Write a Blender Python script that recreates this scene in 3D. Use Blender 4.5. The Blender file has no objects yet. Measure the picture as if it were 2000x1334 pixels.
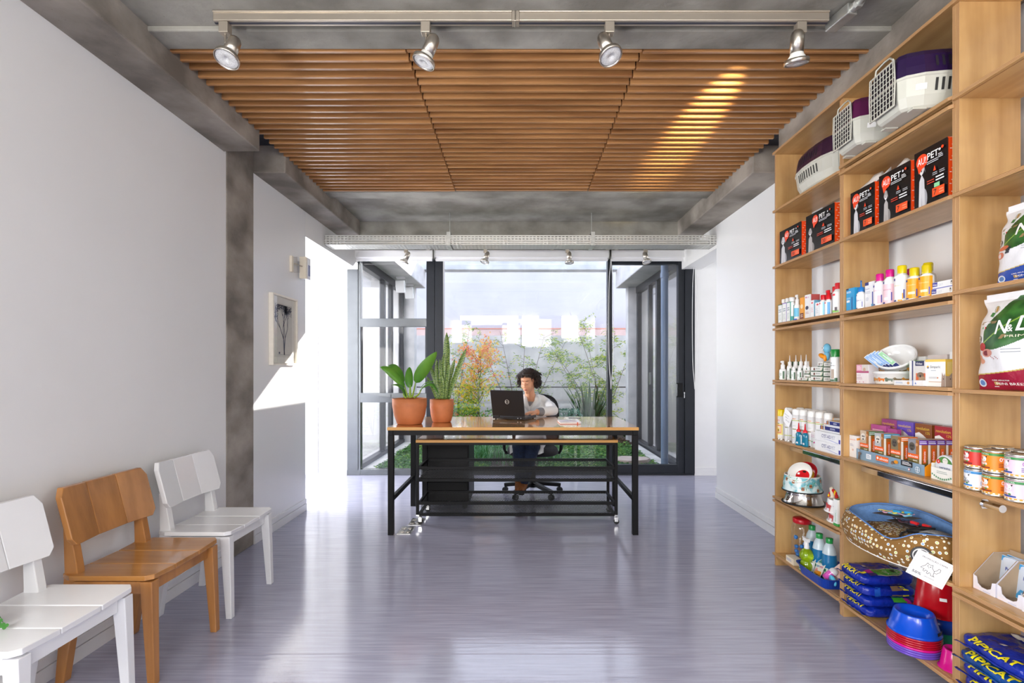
import bpy, bmesh, math, random
from mathutils import Vector, Matrix, noise
PI = math.pi
sc = bpy.context.scene
COL = sc.collection
RND = random.Random(7)

# ---------------------------------------------------------------- camera
F = 972.2                      # focal length in pixels of a 2000 px wide frame
HX, HY, EYE = 1012.0, 722.0, 1.2   # principal point (shift lens) and eye height
cd = bpy.data.cameras.new('camera'); cam = bpy.data.objects.new('camera', cd); COL.objects.link(cam)
cam.location = (0, 0, EYE); cam.rotation_euler = (PI/2, 0, 0)
cd.sensor_width = 36; cd.lens = 36*F/2000
cd.shift_x = -(HX-1000)/2000; cd.shift_y = (HY-667)/2000
cd.clip_start = .05; cd.clip_end = 200
sc.camera = cam
def Yp(px, X): return F*X/(px-HX)              # depth of a point of the plane X seen at column px
def Xp(px, Y): return (px-HX)*Y/F
def Zp(py, Y): return EYE+(HY-py)*Y/F

# ---------------------------------------------------------------- light
w = bpy.data.worlds.new('sky'); sc.world = w; w.use_nodes = True
nt = w.node_tree; bg = nt.nodes['Background']
tc = nt.nodes.new('ShaderNodeTexCoord'); sep = nt.nodes.new('ShaderNodeSeparateXYZ'); cr = nt.nodes.new('ShaderNodeValToRGB')
nt.links.new(tc.outputs['Generated'], sep.inputs[0]); nt.links.new(sep.outputs['Z'], cr.inputs[0]); nt.links.new(cr.outputs[0], bg.inputs[0])
cr.color_ramp.elements[0].position = 0; cr.color_ramp.elements[0].color = (.95, .97, 1, 1)
cr.color_ramp.elements[1].position = .7; cr.color_ramp.elements[1].color = (.72, .82, 1, 1)
bg.inputs[1].default_value = 2.9
sl = bpy.data.lights.new('sun', 'SUN'); so = bpy.data.objects.new('sun', sl); COL.objects.link(so)
so.location = (6, 9, 7)
so.rotation_euler = Vector((-1, -.825, -.556)).to_track_quat('-Z', 'Y').to_euler()
sl.energy = 16; sl.angle = .009; sl.color = (1, .95, .86)
def area(name, loc, d, sx, sy, e, col=(1, 1, 1)):
    l = bpy.data.lights.new(name, 'AREA'); o = bpy.data.objects.new(name, l); COL.objects.link(o)
    l.shape = 'RECTANGLE'; l.size = sx; l.size_y = sy; l.energy = e; l.color = col
    o.location = loc; o.rotation_euler = Vector(d).to_track_quat('-Z', 'Z').to_euler(); return o
# daylight through the shopfront's upper panes behind the camera; the lights after this loop are added fill
for i, (x0, x1, z0, z1) in enumerate(((-1.83, -1.56, 1.94, 2.55), (-1.76, 0, 2.56, 2.75), (-.30, 0, 1.93, 2.55), (.11, .56, 1.86, 2.72), (1.20, 1.66, 2.07, 2.68))):
    area('shopfront_daylight', ((x0+x1)/2, -2.35, (z0+z1)/2), (0, 1, -.12), x1-x0, z1-z0, 58*(x1-x0)*(z1-z0), (1, .98, .96))
area('side_fill_light', (-1.80, -.36, 1.35), (1, 0, 0), .86, 2.2, 78, (1, .99, .97))  # added fill before the solid left wall, brightens the shelves; no window here
area('corridor_fill_light', (-3.9, 4.95, 1.4), (1, -.06, 0), 1.2, 2.0, 110)  # area light added to brighten the left corridor and the right wall
area('side_corridor_fill_light', (4.1, 5.0, 1.4), (-1, -.12, 0), 1.0, 1.8, 17)  # fill added in the closed right corridor to lift the far left wall
area('left_wing_fill_light', (-3.0, 6.9, 2.5), (0, .3, -1), 1.6, 1.6, 60)  # added light under the solid roof, brightens the wing's end wall
area('right_wing_fill_light', (3.2, 6.9, 2.5), (0, .3, -1), 1.4, 1.6, 14)  # weaker light added likewise to brighten the right wing's inside
vs = sc.view_settings
vs.view_transform = 'Standard'; vs.look = 'None'; vs.gamma = 1; vs.use_curve_mapping = False
vs.exposure = 0.62
sc.cycles.transparent_max_bounces = 32; sc.cycles.diffuse_bounces = 6; sc.cycles.max_bounces = 14
sc.cycles.sample_clamp_indirect = 6; sc.cycles.caustics_reflective = False; sc.cycles.caustics_refractive = False

# ---------------------------------------------------------------- materials
MATS = {}
def _n(nt, t, **k):
    n = nt.nodes.new(t)
    for a, b in k.items(): setattr(n, a, b)
    return n
def mat(name, col, rough=.5, metal=0, var=.06, scale=9, stretch=(1, 1, 1), bump=0, bscale=None, col2=None, spec=None,
        coat=0, trans=0, emis=None, estr=0, alpha=1, detail=4, ramp=(.35, .65), coords='Object', sheen=0):
    """principled material with noise driving its colour, and a bump"""
    if name in MATS: return MATS[name]
    m = bpy.data.materials.new(name); m.use_nodes = True; nt = m.node_tree; L = nt.links
    b = nt.nodes['Principled BSDF']
    tc = _n(nt, 'ShaderNodeTexCoord'); mp = _n(nt, 'ShaderNodeMapping'); mp.inputs['Scale'].default_value = stretch
    nz = _n(nt, 'ShaderNodeTexNoise'); nz.inputs['Scale'].default_value = scale; nz.inputs['Detail'].default_value = detail
    L.new(tc.outputs[coords], mp.inputs[0]); L.new(mp.outputs[0], nz.inputs['Vector'])
    cr = _n(nt, 'ShaderNodeValToRGB'); L.new(nz.outputs['Fac'], cr.inputs[0])
    c2 = col2 or tuple(max(0, c*(1-var)) for c in col)
    cr.color_ramp.elements[0].position = ramp[0]; cr.color_ramp.elements[0].color = (*c2, 1)
    cr.color_ramp.elements[1].position = ramp[1]; cr.color_ramp.elements[1].color = (*col, 1)
    L.new(cr.outputs[0], b.inputs['Base Color'])
    b.inputs['Roughness'].default_value = rough; b.inputs['Metallic'].default_value = metal
    if spec is not None: b.inputs['Specular IOR Level'].default_value = spec
    if coat: b.inputs['Coat Weight'].default_value = coat; b.inputs['Coat Roughness'].default_value = .05
    if trans: b.inputs['Transmission Weight'].default_value = trans
    if alpha < 1: b.inputs['Alpha'].default_value = alpha
    if emis: b.inputs['Emission Color'].default_value = (*emis, 1); b.inputs['Emission Strength'].default_value = estr
    if bump:
        bp = _n(nt, 'ShaderNodeBump'); bp.inputs['Strength'].default_value = bump; bp.inputs['Distance'].default_value = .01
        if bscale:
            n2 = _n(nt, 'ShaderNodeTexNoise'); n2.inputs['Scale'].default_value = bscale; n2.inputs['Detail'].default_value = 5
            L.new(mp.outputs[0], n2.inputs['Vector']); L.new(n2.outputs['Fac'], bp.inputs['Height'])
        else: L.new(nz.outputs['Fac'], bp.inputs['Height'])
        L.new(bp.outputs[0], b.inputs['Normal'])
    MATS[name] = m
    return m
def P(hexcol, rough=.4, metal=0, **k):
    """plain printed / moulded colour given as sRGB hex"""
    nm = 'colour_%s_%d_%d' % (hexcol, int(rough*100), int(metal*100)) + ('_t' if k else '')
    if nm in MATS: return MATS[nm]
    h = hexcol.lstrip('#'); c = [int(h[i:i+2], 16)/255 for i in (0, 2, 4)]
    c = tuple((v/12.92 if v <= .04045 else ((v+.055)/1.055)**2.4) for v in c)
    k.setdefault('var', .05)
    return mat(nm, c, rough, metal, scale=30, **k)
def srgb(hexcol):
    c = [int(hexcol[i:i+2], 16)/255 for i in (0, 2, 4)]
    return tuple((v/12.92 if v <= .04045 else ((v+.055)/1.055)**2.4) for v in c)
def concrete(name, c1, c2, bump=.25):
    m = mat(name, c1, .72, 0, scale=3.2, col2=c2, detail=10, bump=bump, bscale=26, ramp=(.36, .64), stretch=(1, 1, 1.3), coords='Object')
    nt = m.node_tree; L = nt.links; b = nt.nodes['Principled BSDF']
    cr = b.inputs['Base Color'].links[0].from_node
    mp = [n for n in nt.nodes if n.type == 'MAPPING'][0]
    vo = _n(nt, 'ShaderNodeTexVoronoi'); vo.inputs['Scale'].default_value = 34
    L.new(mp.outputs[0], vo.inputs['Vector'])
    r2 = _n(nt, 'ShaderNodeValToRGB'); r2.color_ramp.elements[0].position = .02; r2.color_ramp.elements[0].color = (.35, .33, .3, 1)
    r2.color_ramp.elements[1].position = .1; r2.color_ramp.elements[1].color = (1, 1, 1, 1)
    mx = _n(nt, 'ShaderNodeMix', data_type='RGBA', blend_type='MULTIPLY'); mx.inputs[0].default_value = .55
    L.new(vo.outputs['Distance'], r2.inputs[0]); L.new(cr.outputs[0], mx.inputs[6]); L.new(r2.outputs[0], mx.inputs[7]); L.new(mx.outputs[2], b.inputs['Base Color'])
    return m
M_CONC = concrete('ceiling_concrete', (.37, .355, .31), (.19, .178, .152))
M_CONC2 = concrete('beam_concrete', (.37, .33, .285), (.16, .138, .115))
M_CONC3 = concrete('outdoor_concrete', (.62, .61, .61), (.46, .46, .47), .15)
M_PLASTER = mat('white_plaster', (.80, .795, .785), .62, var=.03, scale=1.5, bump=.03, bscale=60)
M_PLASTER2 = mat('glossy_white_wall_paint', (.83, .835, .84), .22, var=.02, scale=1.5, bump=.015, bscale=12)
M_WHITE = mat('white_paint', (.86, .86, .86), .4, var=.02)
M_BASE = mat('white_baseboard_paint', (.82, .82, .82), .3, var=.03)
M_RENDER = mat('pale_outdoor_render', (.42, .42, .46), .85, col2=(.375, .38, .425), scale=1.4, detail=8, bump=.1, bscale=40)
M_PINK = mat('pink_coping', (.50, .37, .35), .8, var=.1)
M_ALU = mat('dark_anodised_aluminium', (.022, .025, .032), .4, .1, var=.1, spec=.3)
M_ALUG = mat('grey_anodised_aluminium', (.16, .17, .18), .25, .7, var=.1)
M_BLACK = mat('black_powder_coat', (.007, .007, .008), .5, 0, var=.1, bump=.02, bscale=200, spec=.22)
M_STEEL = mat('brushed_nickel', (.62, .57, .50), .28, 1, var=.12, stretch=(1, 1, .1), scale=60)
M_CHROME = mat('chrome', (.8, .8, .8), .08, 1, var=.03)
M_GALV = mat('galvanised_steel', (.62, .63, .60), .4, .85, var=.2, scale=20)
M_TRACK = mat('champagne_track_metal', (.50, .44, .36), .35, .7, var=.05)
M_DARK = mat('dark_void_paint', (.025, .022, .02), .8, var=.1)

def wood(name, c1, c2, rough=.4, axis='y', scale=2.2, coat=0, bump=.04):
    st = {'x': (1, 14, 14), 'y': (14, 1, 14), 'z': (14, 14, 1)}[axis]
    m = mat(name, c1, rough, 0, scale=scale, col2=c2, detail=6, stretch=st, bump=bump, ramp=(.3, .7), coat=coat)
    return m
M_PLYX = None
def ply_face(name, axis):
    m = wood(name, srgb('d2ab76'), srgb('b68d58'), .38, axis, 1.5, coat=.25)
    nt = m.node_tree; L = nt.links; b = nt.nodes['Principled BSDF']; cr = b.inputs['Base Color'].links[0].from_node
    tcn = [n for n in nt.nodes if n.type == 'TEX_COORD'][0]
    n2 = _n(nt, 'ShaderNodeTexNoise'); n2.inputs['Scale'].default_value = 5; n2.inputs['Detail'].default_value = 3
    L.new(tcn.outputs['Object'], n2.inputs['Vector'])
    r2 = _n(nt, 'ShaderNodeValToRGB'); r2.color_ramp.elements[0].position = .3; r2.color_ramp.elements[0].color = (.78, .72, .66, 1)
    r2.color_ramp.elements[1].position = .65; r2.color_ramp.elements[1].color = (1.05, 1.05, 1, 1)
    mx = _n(nt, 'ShaderNodeMix', data_type='RGBA', blend_type='MULTIPLY'); mx.inputs[0].default_value = .8
    L.new(n2.outputs['Fac'], r2.inputs[0]); L.new(cr.outputs[0], mx.inputs[6]); L.new(r2.outputs[0], mx.inputs[7]); L.new(mx.outputs[2], b.inputs['Base Color'])
    return m
def ply_edge(name, comp):
    """plywood edge: thin light and dark plies stacked across the board's thickness"""
    m = bpy.data.materials.new(name); m.use_nodes = True; nt = m.node_tree; L = nt.links; b = nt.nodes['Principled BSDF']
    tc = _n(nt, 'ShaderNodeTexCoord'); se = _n(nt, 'ShaderNodeSeparateXYZ'); L.new(tc.outputs['Object'], se.inputs[0])
    mu = _n(nt, 'ShaderNodeMath', operation='MULTIPLY'); mu.inputs[1].default_value = 1/.0042; L.new(se.outputs[comp], mu.inputs[0])
    nz = _n(nt, 'ShaderNodeTexNoise'); nz.inputs['Scale'].default_value = 14; L.new(tc.outputs['Object'], nz.inputs['Vector'])
    ad = _n(nt, 'ShaderNodeMath', operation='ADD'); L.new(mu.outputs[0], ad.inputs[0]); L.new(nz.outputs['Fac'], ad.inputs[1])
    fr = _n(nt, 'ShaderNodeMath', operation='FRACT'); L.new(ad.outputs[0], fr.inputs[0])
    cr = _n(nt, 'ShaderNodeValToRGB'); L.new(fr.outputs[0], cr.inputs[0])
    cr.color_ramp.elements[0].position = .42; cr.color_ramp.elements[0].color = (*srgb('c9a172'), 1)
    cr.color_ramp.elements[1].position = .5; cr.color_ramp.elements[1].color = (*srgb('94673e'), 1)
    e = cr.color_ramp.elements.new(.95); e.color = (*srgb('9c7048'), 1)
    L.new(cr.outputs[0], b.inputs['Base Color']); b.inputs['Roughness'].default_value = .55
    return m
M_PLY_H = ply_face('birch_plywood_shelf', 'y'); M_PLY_V = ply_face('birch_plywood_side', 'z')
M_EDGE_H = ply_edge('plywood_edge_horizontal', 'Z'); M_EDGE_V = ply_edge('plywood_edge_vertical', 'Y')
M_SLAT = wood('cedar_slat', srgb('c8935e'), srgb('8c5e38'), .33, 'x', 1.2, coat=.35)
M_TABLE = wood('varnished_table_wood', srgb('d9a25c'), srgb('b97f3f'), .12, 'x', 1.0, coat=.8, bump=.01)
M_TABLE_E = wood('table_edge_wood', srgb('e3ad62'), srgb('c98f48'), .35, 'x', 1.4)
M_CHAIRW = wood('honey_chair_wood_long', srgb('bd8349'), srgb('96622f'), .3, 'z', 1.3, coat=.3)
M_CHAIRS = wood('honey_chair_wood_seat', srgb('c58a4c'), srgb('9c6a34'), .22, 'x', 1.3, coat=.5)

def glass_mat(name, tint=(1, 1, 1), f0=.045):
    m = bpy.data.materials.new(name); m.use_nodes = True; nt = m.node_tree; L = nt.links
    nt.nodes.remove(nt.nodes['Principled BSDF'])
    out = nt.nodes['Material Output']
    tr = _n(nt, 'ShaderNodeBsdfTransparent'); tr.inputs[0].default_value = (*tint, 1)
    gl = _n(nt, 'ShaderNodeBsdfGlossy'); gl.inputs['Roughness'].default_value = .0
    lw = _n(nt, 'ShaderNodeLayerWeight'); lw.inputs[0].default_value = .5
    pw = _n(nt, 'ShaderNodeMath', operation='POWER'); pw.inputs[1].default_value = 4.0; L.new(lw.outputs['Facing'], pw.inputs[0])
    ma = _n(nt, 'ShaderNodeMath', operation='MULTIPLY_ADD'); ma.inputs[1].default_value = 1-f0; ma.inputs[2].default_value = f0; L.new(pw.outputs[0], ma.inputs[0])
    mx = _n(nt, 'ShaderNodeMixShader'); L.new(ma.outputs[0], mx.inputs[0]); L.new(tr.outputs[0], mx.inputs[1]); L.new(gl.outputs[0], mx.inputs[2]); L.new(mx.outputs[0], out.inputs[0])
    return m
M_GLASS = glass_mat('window_glass', (.965, .968, .985))
M_CLEAR = glass_mat('clear_plastic', (.97, .97, .97), .06)

def lattice(name, col, kind, pu, pv, rough=.45, metal=.2):
    """perforated / expanded metal: openings cut by an alpha pattern in object space"""
    m = bpy.data.materials.new(name); m.use_nodes = True; nt = m.node_tree; L = nt.links; b = nt.nodes['Principled BSDF']
    b.inputs['Base Color'].default_value = (*col, 1); b.inputs['Roughness'].default_value = rough; b.inputs['Metallic'].default_value = metal
    tc = _n(nt, 'ShaderNodeTexCoord'); se = _n(nt, 'ShaderNodeSeparateXYZ'); L.new(tc.outputs['Object'], se.inputs[0])
    def M(op, a, bb=None):
        n = _n(nt, 'ShaderNodeMath', operation=op)
        for i, v in enumerate((a, bb)):
            if v is None: continue
            if isinstance(v, (int, float)): n.inputs[i].default_value = v
            else: L.new(v, n.inputs[i])
        return n.outputs[0]
    u = M('MULTIPLY', se.outputs['X'], 1/pu); v = M('MULTIPLY', M('ADD', se.outputs['Y'], se.outputs['Z']), 1/pv)
    if kind == 'diamond':
        a = M('ABSOLUTE', M('SUBTRACT', M('FRACT', M('ADD', u, v)), .5)); c = M('ABSOLUTE', M('SUBTRACT', M('FRACT', M('SUBTRACT', u, v)), .5))
        hole = M('MULTIPLY', M('LESS_THAN', a, .39), M('LESS_THAN', c, .39))
    else:
        a = M('ABSOLUTE', M('SUBTRACT', M('FRACT', u), .5)); c = M('ABSOLUTE', M('SUBTRACT', M('FRACT', v), .5))
        hole = M('MULTIPLY', M('LESS_THAN', a, .33), M('LESS_THAN', c, .22))
    L.new(M('SUBTRACT', 1.0, hole), b.inputs['Alpha'])
    return m
M_MESH = lattice('black_expanded_metal', (.015, .015, .016), 'diamond', .022, .0115)
M_PERF = lattice('perforated_galvanised_steel', (.66, .66, .62), 'slot', .034, .0215, .4, .6)

# ---------------------------------------------------------------- mesh builder
_TX = {}
def text_mesh(s, off=0.0, dense=False):
    if 'M' in s: off = 0.0      # the font's M breaks when emboldened
    k = (s, off, dense)
    if k in _TX: return _TX[k]
    if dense:      # cut into small triangles so that lettering can follow a curved surface
        V, Fc, wd = text_mesh(s, off); V = list(V); T = [(f[0], f[i], f[i+1]) for f in Fc for i in range(1, len(f)-1)]; out = []; mids = {}
        def mid(a, b):
            q = (min(a, b), max(a, b))
            if q not in mids: V.append((V[a]+V[b])/2); mids[q] = len(V)-1
            return mids[q]
        while T:
            t = T.pop(); e = [(V[t[i]]-V[t[(i+1) % 3]]).length for i in range(3)]; j = e.index(max(e))
            if e[j] < .16: out.append(t); continue
            a, b, c = t[j], t[(j+1) % 3], t[(j+2) % 3]; m_ = mid(a, b); T += [(a, m_, c), (m_, b, c)]
        _TX[k] = (V, out, wd); return _TX[k]
    cu = bpy.data.curves.new('t', 'FONT'); cu.body = s; cu.size = 1; cu.resolution_u = 2; cu.offset = off
    o = bpy.data.objects.new('t', cu); COL.objects.link(o)
    bpy.context.view_layer.update()
    me = bpy.data.meshes.new_from_object(o.evaluated_get(bpy.context.evaluated_depsgraph_get()))
    vs_ = [v.co.copy() for v in me.vertices]; fs = [tuple(p.vertices) for p in me.polygons]
    bpy.data.objects.remove(o); bpy.data.curves.remove(cu); bpy.data.meshes.remove(me)
    wd = max((v.x for v in vs_), default=0)
    _TX[k] = (vs_, fs, wd); return _TX[k]

class MB:
    def __init__(s, M=None): s.v = []; s.f = []; s.mi = []; s.sm = []; s.mats = []; s.M = M or Matrix.Identity(4)
    def add(s, vs_, fs, m, smooth=False):
        if m not in s.mats: s.mats.append(m)
        i = s.mats.index(m); n = len(s.v)
        s.v.extend([s.M @ Vector(p) for p in vs_])
        for f in fs: s.f.append(tuple(n+a for a in f)); s.mi.append(i); s.sm.append(smooth)
        return s
    def box(s, x0, x1, y0, y1, z0, z1, m, front=None, side=None, top=None):
        v = [(x, y, z) for x in (x0, x1) for y in (y0, y1) for z in (z0, z1)]
        s.add(v, [(0, 1, 3, 2), (2, 3, 7, 6), (0, 4, 5, 1)][1:2], m)
        s.add(v, [(0, 1, 3, 2)], side or m); s.add(v, [(4, 6, 7, 5)], side or m)
        s.add(v, [(0, 4, 5, 1)], front or m); s.add(v, [(1, 5, 7, 3)], top or m); s.add(v, [(0, 2, 6, 4)], m)
        return s
    def cbox(s, c, d, m, R=None):
        """box centred on c with full dimensions d, optionally rotated by R"""
        v = []
        for x in (-.5, .5):
            for y in (-.5, .5):
                for z in (-.5, .5):
                    p = Vector((x*d[0], y*d[1], z*d[2])); p = R @ p if R else p; v.append(p+Vector(c))
        return s.add(v, [(0, 1, 3, 2), (4, 6, 7, 5), (0, 4, 5, 1), (2, 3, 7, 6), (1, 5, 7, 3), (0, 2, 6, 4)], m)
    def bar(s, p0, p1, w_, h, m, up=(0, 0, 1)):
        p0 = Vector(p0); p1 = Vector(p1); d = p1-p0; L_ = d.length; d.normalize()
        u = Vector(up).cross(d)
        if u.length < 1e-4: u = Vector((1, 0, 0))
        u.normalize(); t = d.cross(u)
        v = [p+u*a*w_/2+t*b*h/2 for p in (p0, p1) for a, b in ((-1, -1), (1, -1), (1, 1), (-1, 1))]
        return s.add(v, [(0, 3, 2, 1), (4, 5, 6, 7), (0, 1, 5, 4), (1, 2, 6, 5), (2, 3, 7, 6), (3, 0, 4, 7)], m)
    def prism(s, poly, a, b, m, plane='xy', side=None):
        """extrude a 2-D outline between a and b along the remaining axis"""
        mk = {'xy': lambda p, t: (p[0], p[1], t), 'xz': lambda p, t: (p[0], t, p[1]), 'yz': lambda p, t: (t, p[0], p[1])}[plane]
        n = len(poly); v = [mk(p, a) for p in poly]+[mk(p, b) for p in poly]
        s.add(v, [tuple(range(n))[::-1], tuple(range(n, 2*n))], m)
        s.add(v, [(i, (i+1) % n, n+(i+1) % n, n+i) for i in range(n)], side or m); return s
    def lathe(s, prof, m, n=24, c=(0, 0, 0), R=None, smooth=True, a0=0, a1=None, sx=1, sy=1):
        full = a1 is None; a1 = 2*PI if full else a1; k = n if full else n+1
        v = []; f = []
        for r, z in prof:
            for i in range(k):
                a = a0+(a1-a0)*i/n; p = Vector((r*math.cos(a)*sx, r*math.sin(a)*sy, z)); p = R @ p if R else p; v.append(p+Vector(c))
        for j in range(len(prof)-1):
            for i in range(n):
                a = j*k+i; b = j*k+(i+1) % k
                f.append((a, b, b+k, a+k))
        return s.add(v, f, m, smooth)
    def cyl(s, p0, p1, r0, m, r1=None, n=16, smooth=True, cap=True):
        p0 = Vector(p0); p1 = Vector(p1); r1 = r0 if r1 is None else r1
        R = (p1-p0).to_track_quat('Z', 'Y').to_matrix(); L_ = (p1-p0).length
        s.lathe([(r0, 0), (r1, L_)], m, n, p0, R, smooth)
        if cap:
            for r, z in ((r0, 0), (r1, L_)):
                if r > 1e-5:
                    v = [R @ Vector((r*math.cos(2*PI*i/n), r*math.sin(2*PI*i/n), z))+p0 for i in range(n)]
                    s.add(v, [tuple(range(n)) if z else tuple(range(n))[::-1]], m)
        return s
    def disc(s, c, r, m, nrm=(0, 0, 1), n=20, ry=None):
        R = Vector(nrm).to_track_quat('Z', 'Y').to_matrix()
        return s.add([R @ Vector((r*math.cos(2*PI*i/n), (ry or r)*math.sin(2*PI*i/n), 0))+Vector(c) for i in range(n)], [tuple(range(n))], m)
    def ell(s, c, r, m, n=14, k=9, R=None):
        r = (r, r, r) if isinstance(r, (int, float)) else r
        v = []; f = []
        for j in range(k+1):
            t = PI*j/k
            for i in range(n):
                a = 2*PI*i/n; p = Vector((r[0]*math.sin(t)*math.cos(a), r[1]*math.sin(t)*math.sin(a), -r[2]*math.cos(t)))
                v.append((R @ p if R else p)+Vector(c))
        for j in range(k):
            for i in range(n): f.append((j*n+i, j*n+(i+1) % n, (j+1)*n+(i+1) % n, (j+1)*n+i))
        return s.add(v, f, m, True)
    def tube(s, pts, r, m, n=8, close=False, cap=True, flat=1.0):
        pts = [Vector(p) for p in pts]; N = len(pts); v = []; f = []; pu = None
        for i, p in enumerate(pts):
            if close: t = pts[(i+1) % N]-pts[i-1]
            else: t = (pts[min(i+1, N-1)]-pts[max(i-1, 0)])
            t.normalize()
            if pu is None:
                u = t.cross(Vector((0, 0, 1)));
                if u.length < .05: u = t.cross(Vector((0, 1, 0)))
            else: u = pu-t*pu.dot(t)
            u.normalize(); pu = u; q = t.cross(u)
            rr = r[i] if isinstance(r, (list, tuple)) else r
            for k in range(n):
                a = 2*PI*k/n; v.append(p+u*rr*math.cos(a)+q*rr*math.sin(a)*flat)
        for i in range(N if close else N-1):
            for k in range(n):
                a = i*n+k; b = i*n+(k+1) % n; j = ((i+1) % N)*n; f.append((a, b, j+(k+1) % n, j+k))
        s.add(v, f, m, True)
        if cap and not close: s.add(v[:n], [tuple(range(n))[::-1]], m); s.add(v[-n:], [tuple(range(n))], m)
        return s
    def sheet(s, fn, nu, nv, m, smooth=True):
        v = [fn(i/nu, j/nv) for j in range(nv+1) for i in range(nu+1)]
        f = [(j*(nu+1)+i, j*(nu+1)+i+1, (j+1)*(nu+1)+i+1, (j+1)*(nu+1)+i) for j in range(nv) for i in range(nu)]
        return s.add(v, f, m, smooth)
    def leaf(s, pts, ws, m, side=None, cup=.25):
        """strap leaf along a centre line with widths ws; the midrib is sunk"""
        pts = [Vector(p) for p in pts]; N = len(pts); v = []; f = []
        for i, p in enumerate(pts):
            t = (pts[min(i+1, N-1)]-pts[max(i-1, 0)]).normalized()
            u = Vector(side) if side else t.cross(Vector((0, 0, 1)))
            u = u-t*u.dot(t)
            if u.length < .01: u = Vector((1, 0, 0))
            u.normalize(); nn = u.cross(t); w_ = ws[i]/2
            v += [p-u*w_+nn*w_*cup, p, p+u*w_+nn*w_*cup]
        for i in range(N-1):
            a = 3*i; f += [(a, a+1, a+4, a+3), (a+1, a+2, a+5, a+4)]
        return s.add(v, f, m, True)
    def text(s, t, m, o, h, u=(1, 0, 0), v=(0, 0, 1), align='l', off=0, sx=1, cyl=None, shear=0, fit=None, dens=False):
        """flat lettering; cyl=(radius, angle0) wraps it round a z axis at o"""
        vs_, fs, wd = text_mesh(t, off, dens or bool(cyl))
        if not fs: return s
        k = h/.72
        if fit: sx = min(sx, fit/(wd*k)) if align != 'fit' else fit/(wd*k)
        dx = {'l': 0, 'c': -wd/2, 'r': -wd, 'fit': 0}[align]
        o = Vector(o); u = Vector(u); v = Vector(v); out = []
        for p in vs_:
            X = (p.x+dx+p.y*shear)*k*sx; Y = p.y*k
            if cyl: a = cyl[1]+X/cyl[0]; out.append(o+Vector((cyl[0]*math.cos(a), cyl[0]*math.sin(a), Y)))
            else: out.append(o+u*X+v*Y)
        return s.add(out, fs, m)
    def build(s, name, parent=None, loc=(0, 0, 0), rz=0, bev=0, seg=2, sub=0, solid=0, **tags):
        me = bpy.data.meshes.new(name); me.from_pydata([tuple(p) for p in s.v], [], s.f)
        for m in s.mats: me.materials.append(m)
        me.polygons.foreach_set('material_index', s.mi); me.polygons.foreach_set('use_smooth', s.sm); me.update()
        o = bpy.data.objects.new(name, me); COL.objects.link(o); o.location = loc; o.rotation_euler = (0, 0, rz)
        if parent: o.parent = parent
        if sub: q = o.modifiers.new('s', 'SUBSURF'); q.levels = q.render_levels = sub
        if solid: q = o.modifiers.new('t', 'SOLIDIFY'); q.thickness = solid; q.offset = 0
        if bev:
            bm = bmesh.new(); bm.from_mesh(me); bmesh.ops.remove_doubles(bm, verts=bm.verts, dist=1e-5); bm.to_mesh(me); bm.free()
            q = o.modifiers.new('b', 'BEVEL'); q.width = bev; q.segments = seg; q.limit_method = 'ANGLE'; q.angle_limit = .6
        for k, v_ in tags.items(): o[k] = v_
        return o
def tag(o, label=None, cat=None, group=None, kind=None):
    for k, v_ in (('label', label), ('category', cat), ('group', group), ('kind', kind)):
        if v_: o[k] = v_
    return o
def thing(name, label, cat, loc=(0, 0, 0), rz=0, group=None):
    o = bpy.data.objects.new(name, None); COL.objects.link(o); o.location = loc; o.rotation_euler = (0, 0, rz)
    o.empty_display_size = .05
    return tag(o, label, cat, group)
def struct(name, mb, bev=0, **k): return tag(mb.build(name, bev=bev, **k), kind='structure')
def sbox(name, x0, x1, y0, y1, z0, z1, m, bev=0): return struct(name, MB().box(x0, x1, y0, y1, z0, z1, m), bev=bev)
def copy_tree(o, parent=None):
    c = o.copy(); COL.objects.link(c); c.parent = parent
    for ch in list(o.children): copy_tree(ch, c)
    return c

# ================================================================ SETTING
# floor: lilac-grey linoleum streaked along X
mf = mat('lilac_grey_linoleum', srgb('aeaec2'), .13, 0, scale=3.6, col2=srgb('9696a9'), detail=8, stretch=(1, 20, 1), ramp=(.3, .7), bump=.05, bscale=3, spec=.6)
_nt = mf.node_tree; _b = _nt.nodes['Principled BSDF']
_rr = _n(_nt, 'ShaderNodeMapRange'); _rr.inputs['To Min'].default_value = .07; _rr.inputs['To Max'].default_value = .18
_nz = [n for n in _nt.nodes if n.type == 'TEX_NOISE'][0]; _nt.links.new(_nz.outputs['Fac'], _rr.inputs['Value']); _nt.links.new(_rr.outputs[0], _b.inputs['Roughness'])
fl = MB().box(-4.2, 4.2, -2.5, 5.72, -.1, 0, mf)
M_SEAM = mat('floor_seam', srgb('9a96a6'), .4)
struct('floor', fl)
sbox('trim_1', -1.8, 1.85, 2.098, 2.101, -.001, .0006, M_SEAM)
WL, WR = -1.82, 1.86
sbox('wall_left_near', WL-.2, WL, -2.5, 3.10, 0, 2.56, M_PLASTER)
sbox('wall_left_far', WL-.2, WL, 3.42, 4.26, 0, 2.56, M_PLASTER2)
sbox('wall_right', WR, WR+.2, -2.5, 4.667, 0, 2.56, M_PLASTER2)
for nm, x0, x1, y0, y1 in (('baseboard_left_near', WL, WL+.012, -2.5, 3.10), ('baseboard_left_far', WL, WL+.012, 3.42, 4.26), ('baseboard_right', WR-.012, WR, 3.07, 4.667)):
    struct(nm, MB().box(x0, x1, y0, y1, 0, .058, M_BASE).box(x0 if x0 < 0 else x0+.003, x1-.003 if x0 < 0 else x1, y0, y1, .061, .098, M_BASE))
struct('wall_column', MB().box(WL-.2, WL+.004, 3.10, 3.42, 0, 2.74, M_CONC2), bev=.006)
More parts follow.
